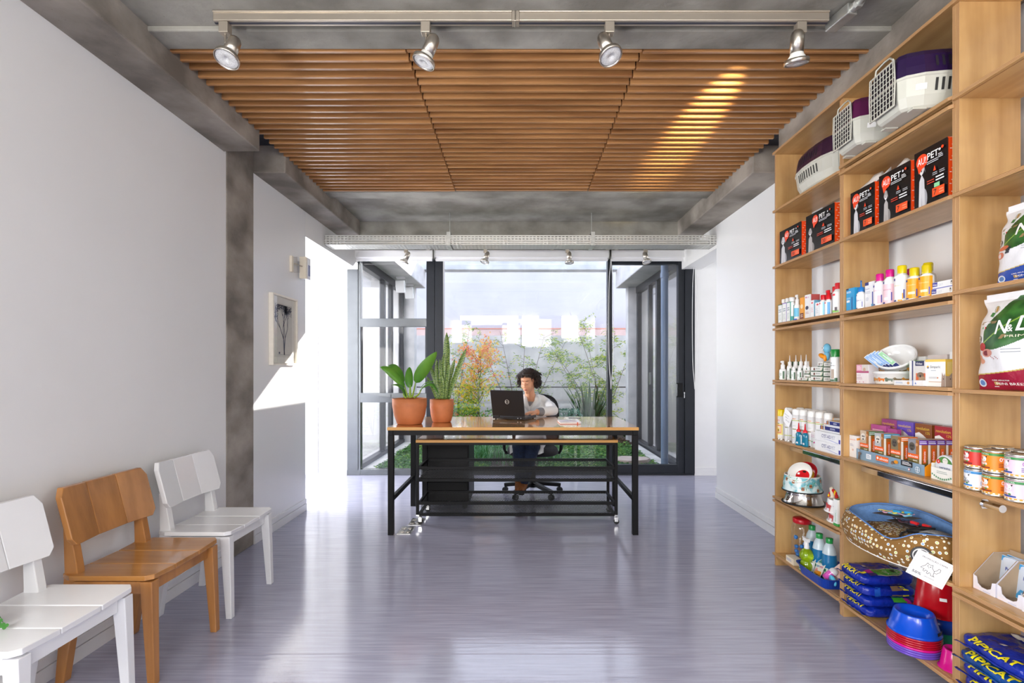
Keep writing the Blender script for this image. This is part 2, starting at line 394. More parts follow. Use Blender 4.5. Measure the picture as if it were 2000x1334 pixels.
struct('wall_column_right', MB().box(WR+.001, WR+.2, 3.09, 3.415, 2.561, 2.74, M_CONC2))
# beams
for nm, sx in (('left', -1), ('right', 1)):
    a, b = (-2.1, -1.6) if sx < 0 else (1.612, 2.1)
    struct('ceiling_beam_near_'+nm, MB().box(a, b, -2.5, 3.085, 2.55, 2.9, M_CONC2), bev=.008)
    struct('ceiling_beam_far_'+nm, MB().box(a, b, 3.42, 5.04, 2.552, 2.9, M_CONC2), bev=.008)
    sbox('wall_gap_'+nm, a, b+(-.06 if sx < 0 else 0), 3.085, 3.42, 2.74, 2.9, mat('blue_black_gap_shade', (.03, .035, .05), .6, bump=.4, bscale=20))  # dark recess between the beams, its shade put into the colour
sbox('ceiling_slab_front', -1.7, 1.7, -2.5, 2.15, 2.684, 2.95, M_CONC)
struct('ceiling_rib_front', MB().box(-1.62, 1.63, 2.15, 2.277, 2.664, 2.95, M_CONC), bev=.006)
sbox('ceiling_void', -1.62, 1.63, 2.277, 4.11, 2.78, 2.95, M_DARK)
struct('ceiling_rib_back', MB().box(-1.62, 1.63, 4.11, 4.262, 2.664, 2.95, M_CONC), bev=.006)
sbox('ceiling_slab_back', -1.62, 1.63, 4.262, 5.04, 2.70, 2.95, M_CONC)
sbox('ceiling_beam_facade', -2.3, 2.4, 5.04, 5.70, 2.545, 2.95, M_CONC)
sbox('roof_slab', -4.4, 4.4, -2.7, 5.75, 2.95, 3.15, M_CONC)
# corridors left and right of the glass
sbox('wall_corridor_header_left', WL-.2, WL, 4.26, 5.66, 2.34, 2.552, M_PLASTER)
sbox('wall_corridor_header_right', WR, WR+.22, 4.667, 5.66, 2.34, 2.56, M_PLASTER)
sbox('ceiling_corridor_left', -4.2, WL-.2, 3.2, 5.72, 2.5, 2.95, M_WHITE)
sbox('ceiling_corridor_right', WR+.2, 4.2, 3.2, 5.72, 2.5, 2.95, M_WHITE)
sbox('wall_corridor_side_left', -4.3, WL-.2, 3.1, 3.3, 0, 2.95, M_WHITE)
sbox('wall_corridor_side_right', WR+.2, 4.3, 3.9, 4.1, 0, 2.95, M_WHITE)
XL, XR = -1.945, 2.003
sbox('wall_sky_block_right', 4.2, 4.3, 4.0, 5.8, 0, 2.95, M_WHITE)  # unseen end wall added to keep sky light out of the right corridor
sbox('wall_back_left', -4.3, XL, 5.66, 5.80, 0, 2.95, M_WHITE)
sbox('wall_back_right', XR, 4.3, 5.66, 5.80, 0, 2.95, M_WHITE)
sbox('baseboard_back_right', XR, 4.2, 5.645, 5.66, 0, .09, M_BASE)
sbox('baseboard_back_left', -2.16, XL, 5.65, 5.66, 0, .06, M_BASE)
d = thing('door_1', None, None); d['kind'] = 'structure'
d.location = (-2.63, 5.655, 0)
MB().box(-.4, .36, -.012, 0, .02, 1.835, M_WHITE).build('door_leaf', d, bev=.003)
MB().box(-.4, .36, -.012, 0, 1.845, 2.40, M_WHITE).build('transom_panel', d, bev=.003)
MB().box(.372, .44, -.006, 0, 0, 2.42, M_WHITE).build('door_frame', d)
# front of the room, behind the camera: posts and header of an open shopfront
sbox('wall_front_header', -2.0, 2.0, -2.62, -2.5, 2.62, 2.95, M_PLASTER)
for i, (a, b) in enumerate(((-2.0, -1.78), (-.30, -.22), (1.0, 1.22), (1.80, 2.0))): sbox('wall_front_post_%s' % 'abcd'[i], a, b, -2.62, -2.5, 0, 2.62, M_ALU if i == 1 else M_PLASTER)
sbox('ground_street', -30, 30, -30, -2.62, -.15, -.05, mat('pale_pavement', (.42, .41, .39), .9, var=.2, scale=2))
sb = MB()
for x0, x1, z0, z1 in ((-3.1, -2.2, 2.5, 3.55), (-3.0, .2, 3.3, 3.85), (-.75, .1, 2.4, 3.4), (.3, 1.55, 2.25, 3.75), (2.15, 2.9, 2.5, 3.7)):
    sb.box(x0, x1, -12.3, -12, z0, z1, mat('sunlit_white_facade', (.85, .83, .78), .8))
sb.box(-14, 14, -12.9, -12.3, 0, 6.5, mat('facade_across_street', (.16, .16, .17), .8, var=.3, scale=1))
tag(sb.build('facade_across_street'), kind='structure')

# ---------------------------------------------------------------- slatted ceiling: three panels
def slat_panel(x0, x1, dz, label):
    t = thing('slatted_ceiling_panel', label, 'ceiling panel', ((x0+x1)/2, 3.19, 2.664+dz), group='slatted wooden ceiling panels')
    m = MB(); n = 28; hw = (x1-x0)/2
    for i in range(n):
        y = -.893+i*.0662
        r = RND.uniform(-.002, .002)
        m.box(-hw, hw, y-.0085, y+.0085, r, .056, M_SLAT)
    m.build('slats', t, bev=.0015, seg=1)
    b = MB()
    for xx in (-hw*.8, 0, hw*.8): b.box(xx-.02, xx+.02, -.91, .91, .052, .075, M_DARK)
    b.build('batten', t)
slat_panel(-1.61, -.518, 0, 'slatted cedar ceiling panel nearest the white chairs wall')
slat_panel(-.512, .570, .004, 'middle slatted cedar ceiling panel between the two seams')
slat_panel(.576, 1.62, 0, 'slatted cedar ceiling panel with the golden streak, beside the plywood shelves')

# ================================================================ FACADE (glass front to the courtyard)
Y0, Y1 = 5.66, 5.72
def fx(px): return Xp(px, 5.66)
def fz(py): return Zp(py, 5.66)
t = thing('window_1', None, None); t['kind'] = 'structure'; t.location = (0, Y0, 0)
m = MB(); m.box(XL, fx(704), 0, .08, 0, 2.545, M_ALUG); m.box(fx(704)-.03, fx(704)-.024, -.006, 0, .06, 2.545, M_ALU)
m.box(fx(833), fx(849), -.01, .08, 0, 2.545, M_ALU); m.box(fx(850), fx(866), -.02, .10, 0, 2.545, M_ALU)
m.box(fx(849), fx(850), .02, .08, 0, 2.545, M_ALUG)
m.box(fx(704), fx(833), 0, .08, fz(928), fz(917), M_ALUG)
m.build('frame', t, bev=.003)
m = MB(); a, b = fx(704), fx(833)
m.box(a, b, -.005, .07, fz(638), fz(622), M_ALUG); m.box(a, b, -.005, .07, fz(786), fz(768), M_ALUG)
m.box(a, a+.014, -.005, .05, fz(768), fz(638), M_ALU); m.box(b-.014, b, -.005, .05, fz(768), fz(638), M_ALU)
m.build('transom', t, bev=.003)
MB().box(a, b, .03, .036, fz(918), 2.545, M_GLASS).build('pane', t)
m = MB(); xh, zh = fx(762), fz(775); m.box(xh-.012, xh+.012, -.02, -.005, zh-.012, zh+.03, M_ALUG); m.bar((xh, -.024, zh-.006), (xh-.12, -.024, zh-.002), .010, .010, M_ALUG)
m.build('latch', t, bev=.002)
t = thing('window_2', None, None); t['kind'] = 'structure'; t.location = (0, Y0, 0)
m = MB(); m.box(fx(866), fx(1187), 0, .08, 0, .05, M_ALU); m.build('frame', t, bev=.003)
m = MB(); m.box(fx(1187), fx(1195.5), -.01, .10, 0, 2.545, M_ALU); m.box(fx(1187)-.004, fx(1187), 0, .05, 0, 2.545, M_ALUG); m.build('mullion', t, bev=.003)
m = MB(); m.box(fx(866), fx(1025), .03, .036, .05, 2.545, M_GLASS); m.box(fx(1025)+.003, fx(1187), .03, .036, .05, 2.545, M_GLASS); m.build('pane', t)
t = thing('door_2', None, None); t['kind'] = 'structure'; t.location = (0, Y0, 0)
m = MB(); m.box(fx(1325), fx(1337), .0, .07, .02, 2.545, M_ALU); m.box(fx(1337.5), XR, -.02, .10, .02, 2.545, M_ALU); m.box(fx(1195.5), fx(1325), 0, .07, .02, fz(908), M_ALU)
m.box(fx(1195), XR, -.01, .10, 0, .02, M_ALU); m.box(fx(1195.5), fx(1325), .002, .068, fz(516), 2.545, M_ALU)
m.build('frame', t, bev=.003)
MB().box(fx(1195), fx(1325), .03, .036, fz(909), 2.545, M_GLASS).build('pane', t)
m = MB(); x0, x1 = fx(1321), fx(1333); m.box(x0, x1, -.012, 0, fz(776), fz(748), M_BLACK); m.box(x0-.004, x0+.006, -.022, -.01, fz(774), fz(750), M_ALUG); m.build('handle', t, bev=.003)
m = MB(); m.cyl((fx(1335), -.03, fz(767)), (fx(1335), 0, fz(767)), .008, M_CHROME); m.box(fx(1335)-.004, fx(1335)+.004, -.031, -.029, fz(777), fz(768), M_CHROME); m.build('key', t)

# roller blinds, rolled up into white cassettes
def blind(xa, xb, label, chain, zc):
    X0, X1 = Xp(xa, 5.56), Xp(xb, 5.56)
    t = thing('roller_blind', label, 'blind', ((X0+X1)/2, 5.56, 2.42), group='rolled up roller blinds over the glass front')
    h = (X1-X0)/2
    MB().box(-h, h, 0, .095, .035, .118, M_WHITE).build('cassette', t, bev=.006)
    MB().box(-h+.01, h-.01, .03, .05, 0, .038, M_WHITE).build('hem_bar', t, bev=.003)
    for e in (-h, h): MB().box(e-.004, e+.004, -.004, .1, .02, .122, M_GALV).build('bracket', t)
    if chain:
        cx = Xp(chain, 5.56)-(X0+X1)/2; p = []
        zb = zc-2.42
        for i in range(41):
            s = i/40; a = PI*s*2
            zz = zb+(.04-zb)*(.5+.5*math.cos(a))
            p.append((cx+.026*math.sin(a)*min(1, (.9-abs(math.cos(a)))*3+.35), -.012, zz))
        MB().tube(p, .0035, mat('blind_chain_white', (.7, .7, .7), .4), 6, close=True).build('pull_chain', t)
blind(676, 845, 'rolled up white roller blind above the narrow left window', None, 0)
blind(848, 1190, 'rolled up white roller blind, the widest one, above the middle glass', 1193, Zp(760, 5.56))
blind(1194, 1359, 'rolled up white roller blind above the right sliding door', 1356, Zp(760, 5.56))

# cable tray
t = thing('cable_tray', 'perforated galvanised cable tray hanging across the room before the glass front', 'cable tray', (0, 4.67, 2.372))
MB().add([(-1.815, 0, 0), (2.25, 0, 0), (2.25, 0, .09), (-1.815, 0, .09)], [(0, 1, 2, 3)], M_PERF).build('front_side', t, solid=.0015)
MB().add([(-1.815, .18, 0), (2.25, .18, 0), (2.25, .18, .09), (-1.815, .18, .09)], [(0, 1, 2, 3)], M_PERF).build('rear_side', t, solid=.0015)
MB().add([(-1.815, 0, 0), (2.25, 0, 0), (2.25, .18, 0), (-1.815, .18, 0)], [(0, 1, 2, 3)], M_PERF).build('tray_floor', t, solid=.0015)
for px in (876, 1158):
    x = Xp(px, 4.67); m = MB(); m.box(x-.018, x+.018, -.006, -.003, -.006, .115, M_GALV); m.box(x-.018, x+.018, -.006, .19, .115, .12, M_GALV); m.box(x-.018, x+.018, .186, .19, -.006, .12, M_GALV); m.box(x-.018, x+.018, -.006, .19, -.008, -.004, M_GALV)
    m.build('bracket', t)
    MB().cyl((x, .09, .12), (x, .09, .328), .004, M_GALV, n=8).build('hanger_rod', t)

# ================================================================ COURTYARD
sbox('ground_soil', -2.3, 2.3, 5.74, 11.2, -.2, -.01, mat('garden_soil', (.06, .045, .03), .95, var=.5, scale=12, bump=.5))
M_KERB = concrete('kerb_concrete', (.62, .61, .58), (.45, .44, .42), .1)
sbox('ground_kerb_left', -1.86, -1.70, 5.76, 8.35, -.1, .015, M_KERB)
sbox('ground_kerb_right', 1.74, 1.90, 5.76, 8.35, -.1, .015, M_KERB)
YW = 9.25
m = MB().box(-4.5, 4.5, YW, YW+.18, -.1, .865, M_CONC3).box(-4.5, 4.5, YW+.006, YW+.18, .865, .885, M_DARK).box(-4.5, 4.5, YW, YW+.18, .885, 1.835, M_CONC3)
struct('wall_garden', m)
sbox('wall_neighbour', -9, 9, 11, 11.25, 1.0, 4.6, M_RENDER)
sbox('wall_neighbour_coping', -9, 9, 10.86, 11, 1.0, 2.10, M_PINK)
sbox('trim_neighbour_line', -9, 9, 10.85, 11.0, 2.085, 2.105, mat('terracotta_line', (.5, .2, .14), .8))
# ring beam across the end of the courtyard
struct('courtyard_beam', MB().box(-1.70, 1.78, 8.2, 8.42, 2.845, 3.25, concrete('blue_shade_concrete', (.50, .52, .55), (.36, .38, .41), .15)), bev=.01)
# concrete columns and roof slabs of the wings
for nm, x0, x1 in (('left', -4.6, -1.545), ('right', 1.63, 4.8)):
    struct('roof_wing_'+nm, MB().box(x0, x1, 5.76, 8.32, 2.555, 2.86, M_CONC3), bev=.012)
struct('wall_column_courtyard_right', MB().box(1.80, 1.955, 8.16, 8.34, 0, 2.555, M_CONC3), bev=.008)
struct('wall_column_courtyard_left', MB().box(-1.97, -1.70, 8.16, 8.34, 0, 2.555, M_CONC3), bev=.008)
for nm, sx in (('left', -1), ('right', 1)):
    X = 1.93 if sx > 0 else -1.86
    sbox('floor_wing_'+nm, *sorted((X, sx*4.7)), 5.8, 8.3, -.1, .0, M_KERB)
    sbox('wall_wing_end_'+nm, *sorted((X+sx*.06, sx*4.7)), 8.2, 8.3, 0, 2.56, M_WHITE)
    sbox('wall_wing_outer_'+nm, *sorted((sx*4.6, sx*4.7)), 5.8, 8.3, 0, 2.56, M_WHITE)
    # glazed facade of the wing: sill, head, stiles and panes
    t = thing('window_%d' % (3 if sx < 0 else 4), None, None); t['kind'] = 'structure'; t.location = (X, 5.8, 0)
    s_ = sx
    m = MB(); m.box(*sorted((0, s_*.09)), 0, 2.36, .0, .07, M_ALU); m.box(*sorted((0, s_*.09)), 0, 2.36, 2.45, 2.555, M_ALU)
    for y in ((0, .07), (1.16, 1.24), (1.60, 1.66), (2.28, 2.36)): m.box(*sorted((s_*.01, s_*.08)), y[0], y[1], .07, 2.45, M_ALU)
    m.build('frame', t, bev=.003)
    MB().add([(s_*.04, .07, .07), (s_*.04, 2.28, .07), (s_*.04, 2.28, 2.45), (s_*.04, .07, 2.45)], [(0, 1, 2, 3)], M_GLASS).build('pane', t)
    m = MB(); m.box(*sorted((-s_*.02, 0)), 1.40, 1.47, .98, 1.16, M_ALUG); m.build('handle', t, bev=.004)
# inside the wings
t = thing('curtain', 'white pleated curtain hanging inside the right wing behind its sliding door', 'curtain', (2.12, 7.2, .001))
MB().sheet(lambda u, v: (.035*math.sin(u*PI*18)+.01*math.sin(u*47), u*.85, v*2.35), 120, 2, mat('white_curtain_cloth', (.8, .78, .74), .9)).build('cloth', t)
MB().cyl((0, -.05, 2.37), (0, .93, 2.37), .012, M_STEEL).build('rail', t)
t = thing('sideboard', 'pale counter with grey stone top inside the right wing, seen through the sliding door', 'counter', (2.9, 6.2, 0))
MB().box(-.3, .5, -.2, 1.2, 0, .78, mat('pale_laminate', (.62, .63, .62), .4)).build('body', t, bev=.005)
MB().box(-.33, .52, -.22, 1.22, .78, .82, mat('grey_stone', (.25, .26, .27), .2, var=.3)).build('top', t, bev=.004)
# downpipe
t = thing('downpipe', 'blue-grey round downpipe standing outside by the right sliding door', 'pipe', (Xp(1298, 5.98), 5.98, 0))
MB().cyl((0, 0, -.05), (0, 0, 2.56), .043, mat('blue_grey_pipe', srgb('7388a5'), .35)).build('pipe', t)
MB().cyl((0, 0, 2.3), (0, 0, 2.36), .05, mat('blue_grey_pipe', (0, 0, 0))).build('collar', t)
# floodlights under the left wing overhang
def flood(x, y, z, label):
    t = thing('floodlight', label, 'floodlight', (x, y, z), group='white floodlights under the courtyard overhang')
    MB().box(-.06, .06, -.05, .05, -.02, .0, M_WHITE).build('mounting_plate', t)
    MB().cbox((0, -.03, -.14), (.13, .06, .18), M_WHITE, Matrix.Rotation(.3, 3, 'X')).build('lamp_housing', t, bev=.01)
    for e in (-.07, .07): MB().bar((e, 0, -.02), (e, -.02, -.15), .01, .02, M_GALV).build('yoke_arm', t)
flood(Xp(800, 7.9), 7.9, 2.555, 'white floodlight at the far end of the left overhang')
flood(-1.72, 7.3, 2.555, 'white floodlight nearer the glass under the left overhang')

# ---------------------------------------------------------------- planting
def leafmat(name, c, c2, rough=.5, tl=.35):
    m = mat(name, srgb(c), rough, 0, col2=srgb(c2), scale=5, ramp=(.35, .65), spec=.3)
    nt = m.node_tree; b = nt.nodes['Principled BSDF']; out = nt.nodes['Material Output']
    cr = b.inputs['Base Color'].links[0].from_node
    t = _n(nt, 'ShaderNodeBsdfTranslucent'); mx = _n(nt, 'ShaderNodeMixShader'); mx.inputs[0].default_value = tl
    nt.links.new(cr.outputs[0], t.inputs[0]); nt.links.new(b.outputs[0], mx.inputs[1]); nt.links.new(t.outputs[0], mx.inputs[2]); nt.links.new(mx.outputs[0], out.inputs[0])
    return m
L_GC = leafmat('clover_leaf', '4f8a35', '2f5f22'); L_GC2 = leafmat('clover_leaf_light', '8db04a', '4f8a35')
L_GR = leafmat('ornamental_grass', '4d8a45', '235a2b'); L_GR2 = leafmat('ornamental_grass_pale', '8fb59a', '4d8a55')
def ground_cover(name, label, n, zone, h, seed):
    r = random.Random(seed); m = MB()
    V = {0: [], 1: []}; Fc = {0: [], 1: []}
    for i in range(n):
        x = r.uniform(zone[0], zone[1]); y = r.uniform(zone[2], zone[3]); z = r.uniform(.01, h)*(.75+.5*noise.noise(Vector((x*2.2, y*2.2, 3))))
        s = r.uniform(.012, .026); a = r.uniform(0, 2*PI); tl = r.uniform(-.5, .5)
        k = 1 if r.random() < .25 else 0; n0 = len(V[k])
        c, sn = math.cos(a)*s, math.sin(a)*s
        V[k] += [(x-c, y-sn, z), (x+sn*.6, y-c*.6, z+s*tl), (x+c, y+sn, z+.3*s), (x-sn*.6, y+c*.6, z-s*tl)]; Fc[k].append((n0, n0+1, n0+2, n0+3))
    m.add(V[0], Fc[0], L_GC); m.add(V[1], Fc[1], L_GC2)
    return tag(m.build(name), label, 'ground cover', kind='stuff')
ground_cover('clover_ground_cover', 'low green clover carpet growing right of the seated person outside the glass', 15000, (.25, 1.73, 5.82, 7.9), .07, 3)
ground_cover('creeping_ground_cover', 'low green ground cover beside the left kerb of the courtyard', 11000, (-1.69, -.35, 5.82, 8.1), .07, 4)
m = MB(); r = random.Random(5)
for i in range(1500):
    x = r.uniform(-.95, .55); y = r.uniform(6.2, 8.0); hh = r.uniform(.12, .24); a = r.uniform(0, 2*PI); l = r.uniform(.08, .2)
    p = [(x, y, 0), (x+l*.3*math.cos(a), y+l*.3*math.sin(a), hh*.75), (x+l*.7*math.cos(a), y+l*.7*math.sin(a), hh), (x+l*1.2*math.cos(a), y+l*1.2*math.sin(a), hh*.7)]
    m.leaf(p, [.006, .007, .006, .001], L_GR if i % 4 else L_GR2, cup=.1)
tag(m.build('ornamental_grass'), 'long arching dark green grass behind the black mesh trolley', 'grass', kind='stuff')
# mulch heap and stepping stones
m = MB(); r = random.Random(6)
for i in range(420):
    a = r.uniform(0, 2*PI); q = r.random()**.5; x = .34*q*math.cos(a); y = .3*q*math.sin(a); z = .13*(1-q*q)*r.uniform(.6, 1)
    m.cbox((x, y, z), (r.uniform(.03, .09), r.uniform(.012, .03), .012), mat('bark_mulch', srgb('5a4638'), .9, var=.6, scale=20), Matrix.Rotation(r.uniform(0, PI), 3, 'Z') @ Matrix.Rotation(r.uniform(-.6, .6), 3, 'X'))
tag(m.build('bark_mulch', loc=(1.50, 8.0, 0)), 'heap of brown bark mulch against the right wing', 'mulch', kind='stuff')
for i, (x, y, rx, ry, lb) in enumerate(((1.43, 6.28, .24, .17, 'pinkish flat stepping stone near the right sliding door'), (.72, 8.25, .55, .14, 'pale flat stone slab in the clover before the garden wall'))):
    poly = [(rx*(1+.12*math.sin(k*2.7+i))*math.cos(k*PI/5), ry*(1+.1*math.cos(k*1.9))*math.sin(k*PI/5)) for k in range(10)]
    tag(MB().prism(poly, 0, .085, mat('stepping_stone', srgb('b9a9a0'), .8, var=.15)).build('stepping_stone', loc=(x, y, 0), bev=.01), lb, 'stepping stone')

# New Zealand flax in front of the garden wall
L_FL = leafmat('flax_leaf', '456b3c', '1f4422', .35, .15)
def flax(x, y, label, n, H, seed, spread=1.0):
    r = random.Random(seed); t = thing('flax_plant', label, 'plant', (x, y, 0)); m = MB()
    for i in range(n):
        a = r.uniform(0, 2*PI); lean = r.uniform(.05, .62)*spread; h = H*r.uniform(.6, 1.0)*(1-.25*lean)
        ca, sa = math.cos(a), math.sin(a)*.6
        p = [(lean*h*(s**1.4)*ca+.04*ca, lean*h*(s**1.4)*sa, h*s*(1-.12*lean*s)) for s in (0, .25, .5, .75, .9, 1)]
        w_ = r.uniform(.045, .075)
        m.leaf(p, [w_*.7, w_, w_, w_*.7, w_*.35, .002], L_FL, side=(-sa+.2, ca, 0) if abs(ca) < .8 else (.4, 1, 0), cup=.3)
    m.build('strap_leaves', t); return t
flax(Xp(1150, 8.65), 8.65, 'big dark green flax with sword leaves against the garden wall', 66, 1.18, 8)
flax(Xp(1222, 8.95), 8.9, 'small flax with arching leaves by the right concrete column', 9, .42, 18, 1.6)
# soft grey-green bush left of the flax
def bush(name, x, y, label, n, R_, H, lm, seed, ls=.03, stem=True):
    r = random.Random(seed); t = thing(name, label, 'shrub', (x, y, 0)); m = MB(); st = MB()
    for i in range(n):
        a = r.uniform(0, 2*PI); q = r.random()**.6; z = H*r.random()**.8; k = R_*q*(1-.5*abs(z/H-.45))
        c = Vector((k*math.cos(a), k*math.sin(a), z)); d_ = Vector((r.uniform(-1, 1), r.uniform(-1, 1), r.uniform(-.4, 1))).normalized()*ls*r.uniform(.7, 1.4)
        u = d_.cross(Vector((r.random(), r.random(), r.random()))).normalized()*ls*.22
        m.add([c-d_*.5, c+u, c+d_*.5, c-u], [(0, 1, 2, 3)], lm[i % len(lm)])
    for i in range(12):
        a = r.uniform(0, 2*PI); k = R_*r.random()*.7
        st.tube([(0, 0, 0), (k*.4*math.cos(a), k*.4*math.sin(a), H*.5), (k*math.cos(a), k*math.sin(a), H*.9)], .004, L_STEM, 5)
    m.build('foliage', t); st.build('stems', t); return t
L_STEM = mat('twig_bark', srgb('5b4a3c'), .8)
L_RO = leafmat('rosemary_leaf', '7fa08c', '4a6f5c')
bush('rosemary_bush', Xp(1108, 8.2), 8.2, 'soft grey-green bush at the foot of the flax', 1500, .3, .55, [L_RO], 12, .05)
L_Y1 = leafmat('maple_leaf_yellow', 'd8d23a', 'a6b52e', .5, .55); L_Y2 = leafmat('maple_leaf_orange', 'f09a50', 'd8c24a', .5, .55); L_Y3 = leafmat('maple_leaf_red', 'c8584a', 'e08a5a', .5, .5); L_Y4 = leafmat('maple_leaf_green', '8fb545', '4f8a35', .5, .5)
bush('low_shrub', Xp(918, 8.0), 8.0, 'low green shrub with small red berries under the maple', 1300, .42, .50, [L_Y4, L_GC, L_Y4, L_Y3], 13, .045)
bush('low_shrub', Xp(975, 8.35), 8.35, 'low green shrub growing behind the open laptop', 900, .32, .55, [L_Y4, L_GC], 14, .045)
bush('low_shrub', Xp(893, 8.4), 8.4, 'low leafy shrub growing behind the snake plant pot', 700, .28, .62, [L_GC, L_Y4, L_GC2], 15, .045)
# Japanese maple: orange and yellow leaves lit from behind
def star(m, c, s, mt, r):
    a0 = r.uniform(0, 2*PI); n = Vector((r.uniform(-.5, .5), r.uniform(-1, -.2), r.uniform(-.2, .9))).normalized()
    u = n.cross(Vector((0, 0, 1))).normalized(); v = n.cross(u); P_ = []
    for k in range(10):
        rr = s if k % 2 == 0 else s*.32
        a = a0+k*PI/5; P_.append(c+u*rr*math.cos(a)+v*rr*math.sin(a))
    m.add(P_, [tuple(range(10))], mt)
t = thing('japanese_maple', 'young japanese maple with orange and yellow leaves behind the snake plant', 'tree', (Xp(935, 8.1), 8.1, 0))
r = random.Random(22); fo = MB(); br = MB()
br.tube([(0, 0, 0), (.02, 0, .35), (-.01, 0, .75), (.03, .02, 1.15), (.02, 0, 1.6)], [.014, .012, .009, .006, .003], mat('green_bark', srgb('6f8a4a'), .7), 7)
for i in range(30):
    z = r.uniform(.45, 1.55); a = r.uniform(0, 2*PI); l = (.42-.12*abs(z-1.1))*r.uniform(.55, 1); e = Vector((l*math.cos(a), l*.6*math.sin(a), z+r.uniform(.0, .2)))
    br.tube([(0, 0, z-.15), e*.5+Vector((0, 0, z*.5-.03)), e], [.005, .003, .0015], L_STEM, 5)
    for k in range(60):
        s = r.uniform(.35, 1.1); c = Vector((0, 0, z-.15)).lerp(e, s)+Vector((r.gauss(0, .05), r.gauss(0, .05), r.gauss(0, .045)))
        hot = c.z+r.gauss(0, .15)
        mt = (L_Y3 if r.random() < .35 else L_Y2) if hot > 1.15 else ((L_Y2 if r.random() < .4 else L_Y1) if hot > .85 else (L_Y1 if r.random() < .5 else L_Y4))
        star(fo, c, r.uniform(.018, .032), mt, r)
br.build('trunk', t); fo.build('foliage', t)
# bamboo-like willow twigs
L_B = [leafmat('bamboo_leaf', '86a656', '5f8040', .5, .45), leafmat('bamboo_leaf_yellow', 'd8da6a', 'a0b850', .5, .55)]
def bamboo(x, y, label, stems, seed, nl=24):
    r = random.Random(seed); t = thing('bamboo_plant', label, 'plant', (x, y, 0)); fo = MB(); br = MB()
    for (dx, dy, H, bend) in stems:
        N = 9; pts = [Vector((dx*(i/N)**bend, dy*i/N, H*(i/N)*(1-.06*(i/N)))) for i in range(N+1)]
        br.tube(pts, [.009*(1-.8*i/N) for i in range(N+1)], L_STEM, 5)
        for i in range(2, N+1):
            for q in range(3):
                p = pts[i].lerp(pts[i-1], r.random()); a = r.uniform(0, 2*PI); l = r.uniform(.12, .34)
                e = p+Vector((l*math.cos(a), l*.5*math.sin(a), r.uniform(.0, .18)))
                br.tube([p, e], [.003, .001], L_STEM, 4)
                for k in range(nl):
                    c = p.lerp(e, r.uniform(.3, 1.1))+Vector((r.gauss(0, .02), r.gauss(0, .02), r.gauss(0, .02))); aa = r.uniform(0, 2*PI); d_ = Vector((math.cos(aa), .4*math.sin(aa), r.uniform(-.7, .3))).normalized()*r.uniform(.04, .075)
                    u = d_.cross(Vector((0, -1, .3))).normalized()*.0068
                    fo.add([c, c+d_*.4+u, c+d_, c+d_*.4-u], [(0, 1, 2, 3)], L_B[0] if r.random() < .62 else L_B[1])
    br.build('stems', t); fo.build('foliage', t); return t
bamboo(Xp(1180, 8.9), 8.9, 'tall feathery bamboo leaning over the flax', [(-.62, -.1, 2.35, 1.5), (-1.1, 0, 1.9, 1.2), (-.9, -.2, 1.6, .9), (.55, .1, 1.75, 1.3), (.2, 0, 2.0, 1.4), (-.35, .1, 2.1, 1.2)], 31)
bamboo(Xp(1015, 8.95), 8.95, 'thin bamboo twigs fanning out behind the seated person', [(-.75, 0, 1.9, 1), (-.35, -.1, 2.0, 1.1), (.45, 0, 1.95, 1), (.85, .1, 1.85, 1), (.1, 0, 1.9, 1)], 33, 10)
bamboo(Xp(885, 9.0), 9.0, 'loose bamboo twigs behind the tall snake plant leaf', [(.3, 0, 2.1, 1), (-.1, 0, 1.9, 1), (.6, 0, 1.8, 1.1)], 35, 14)

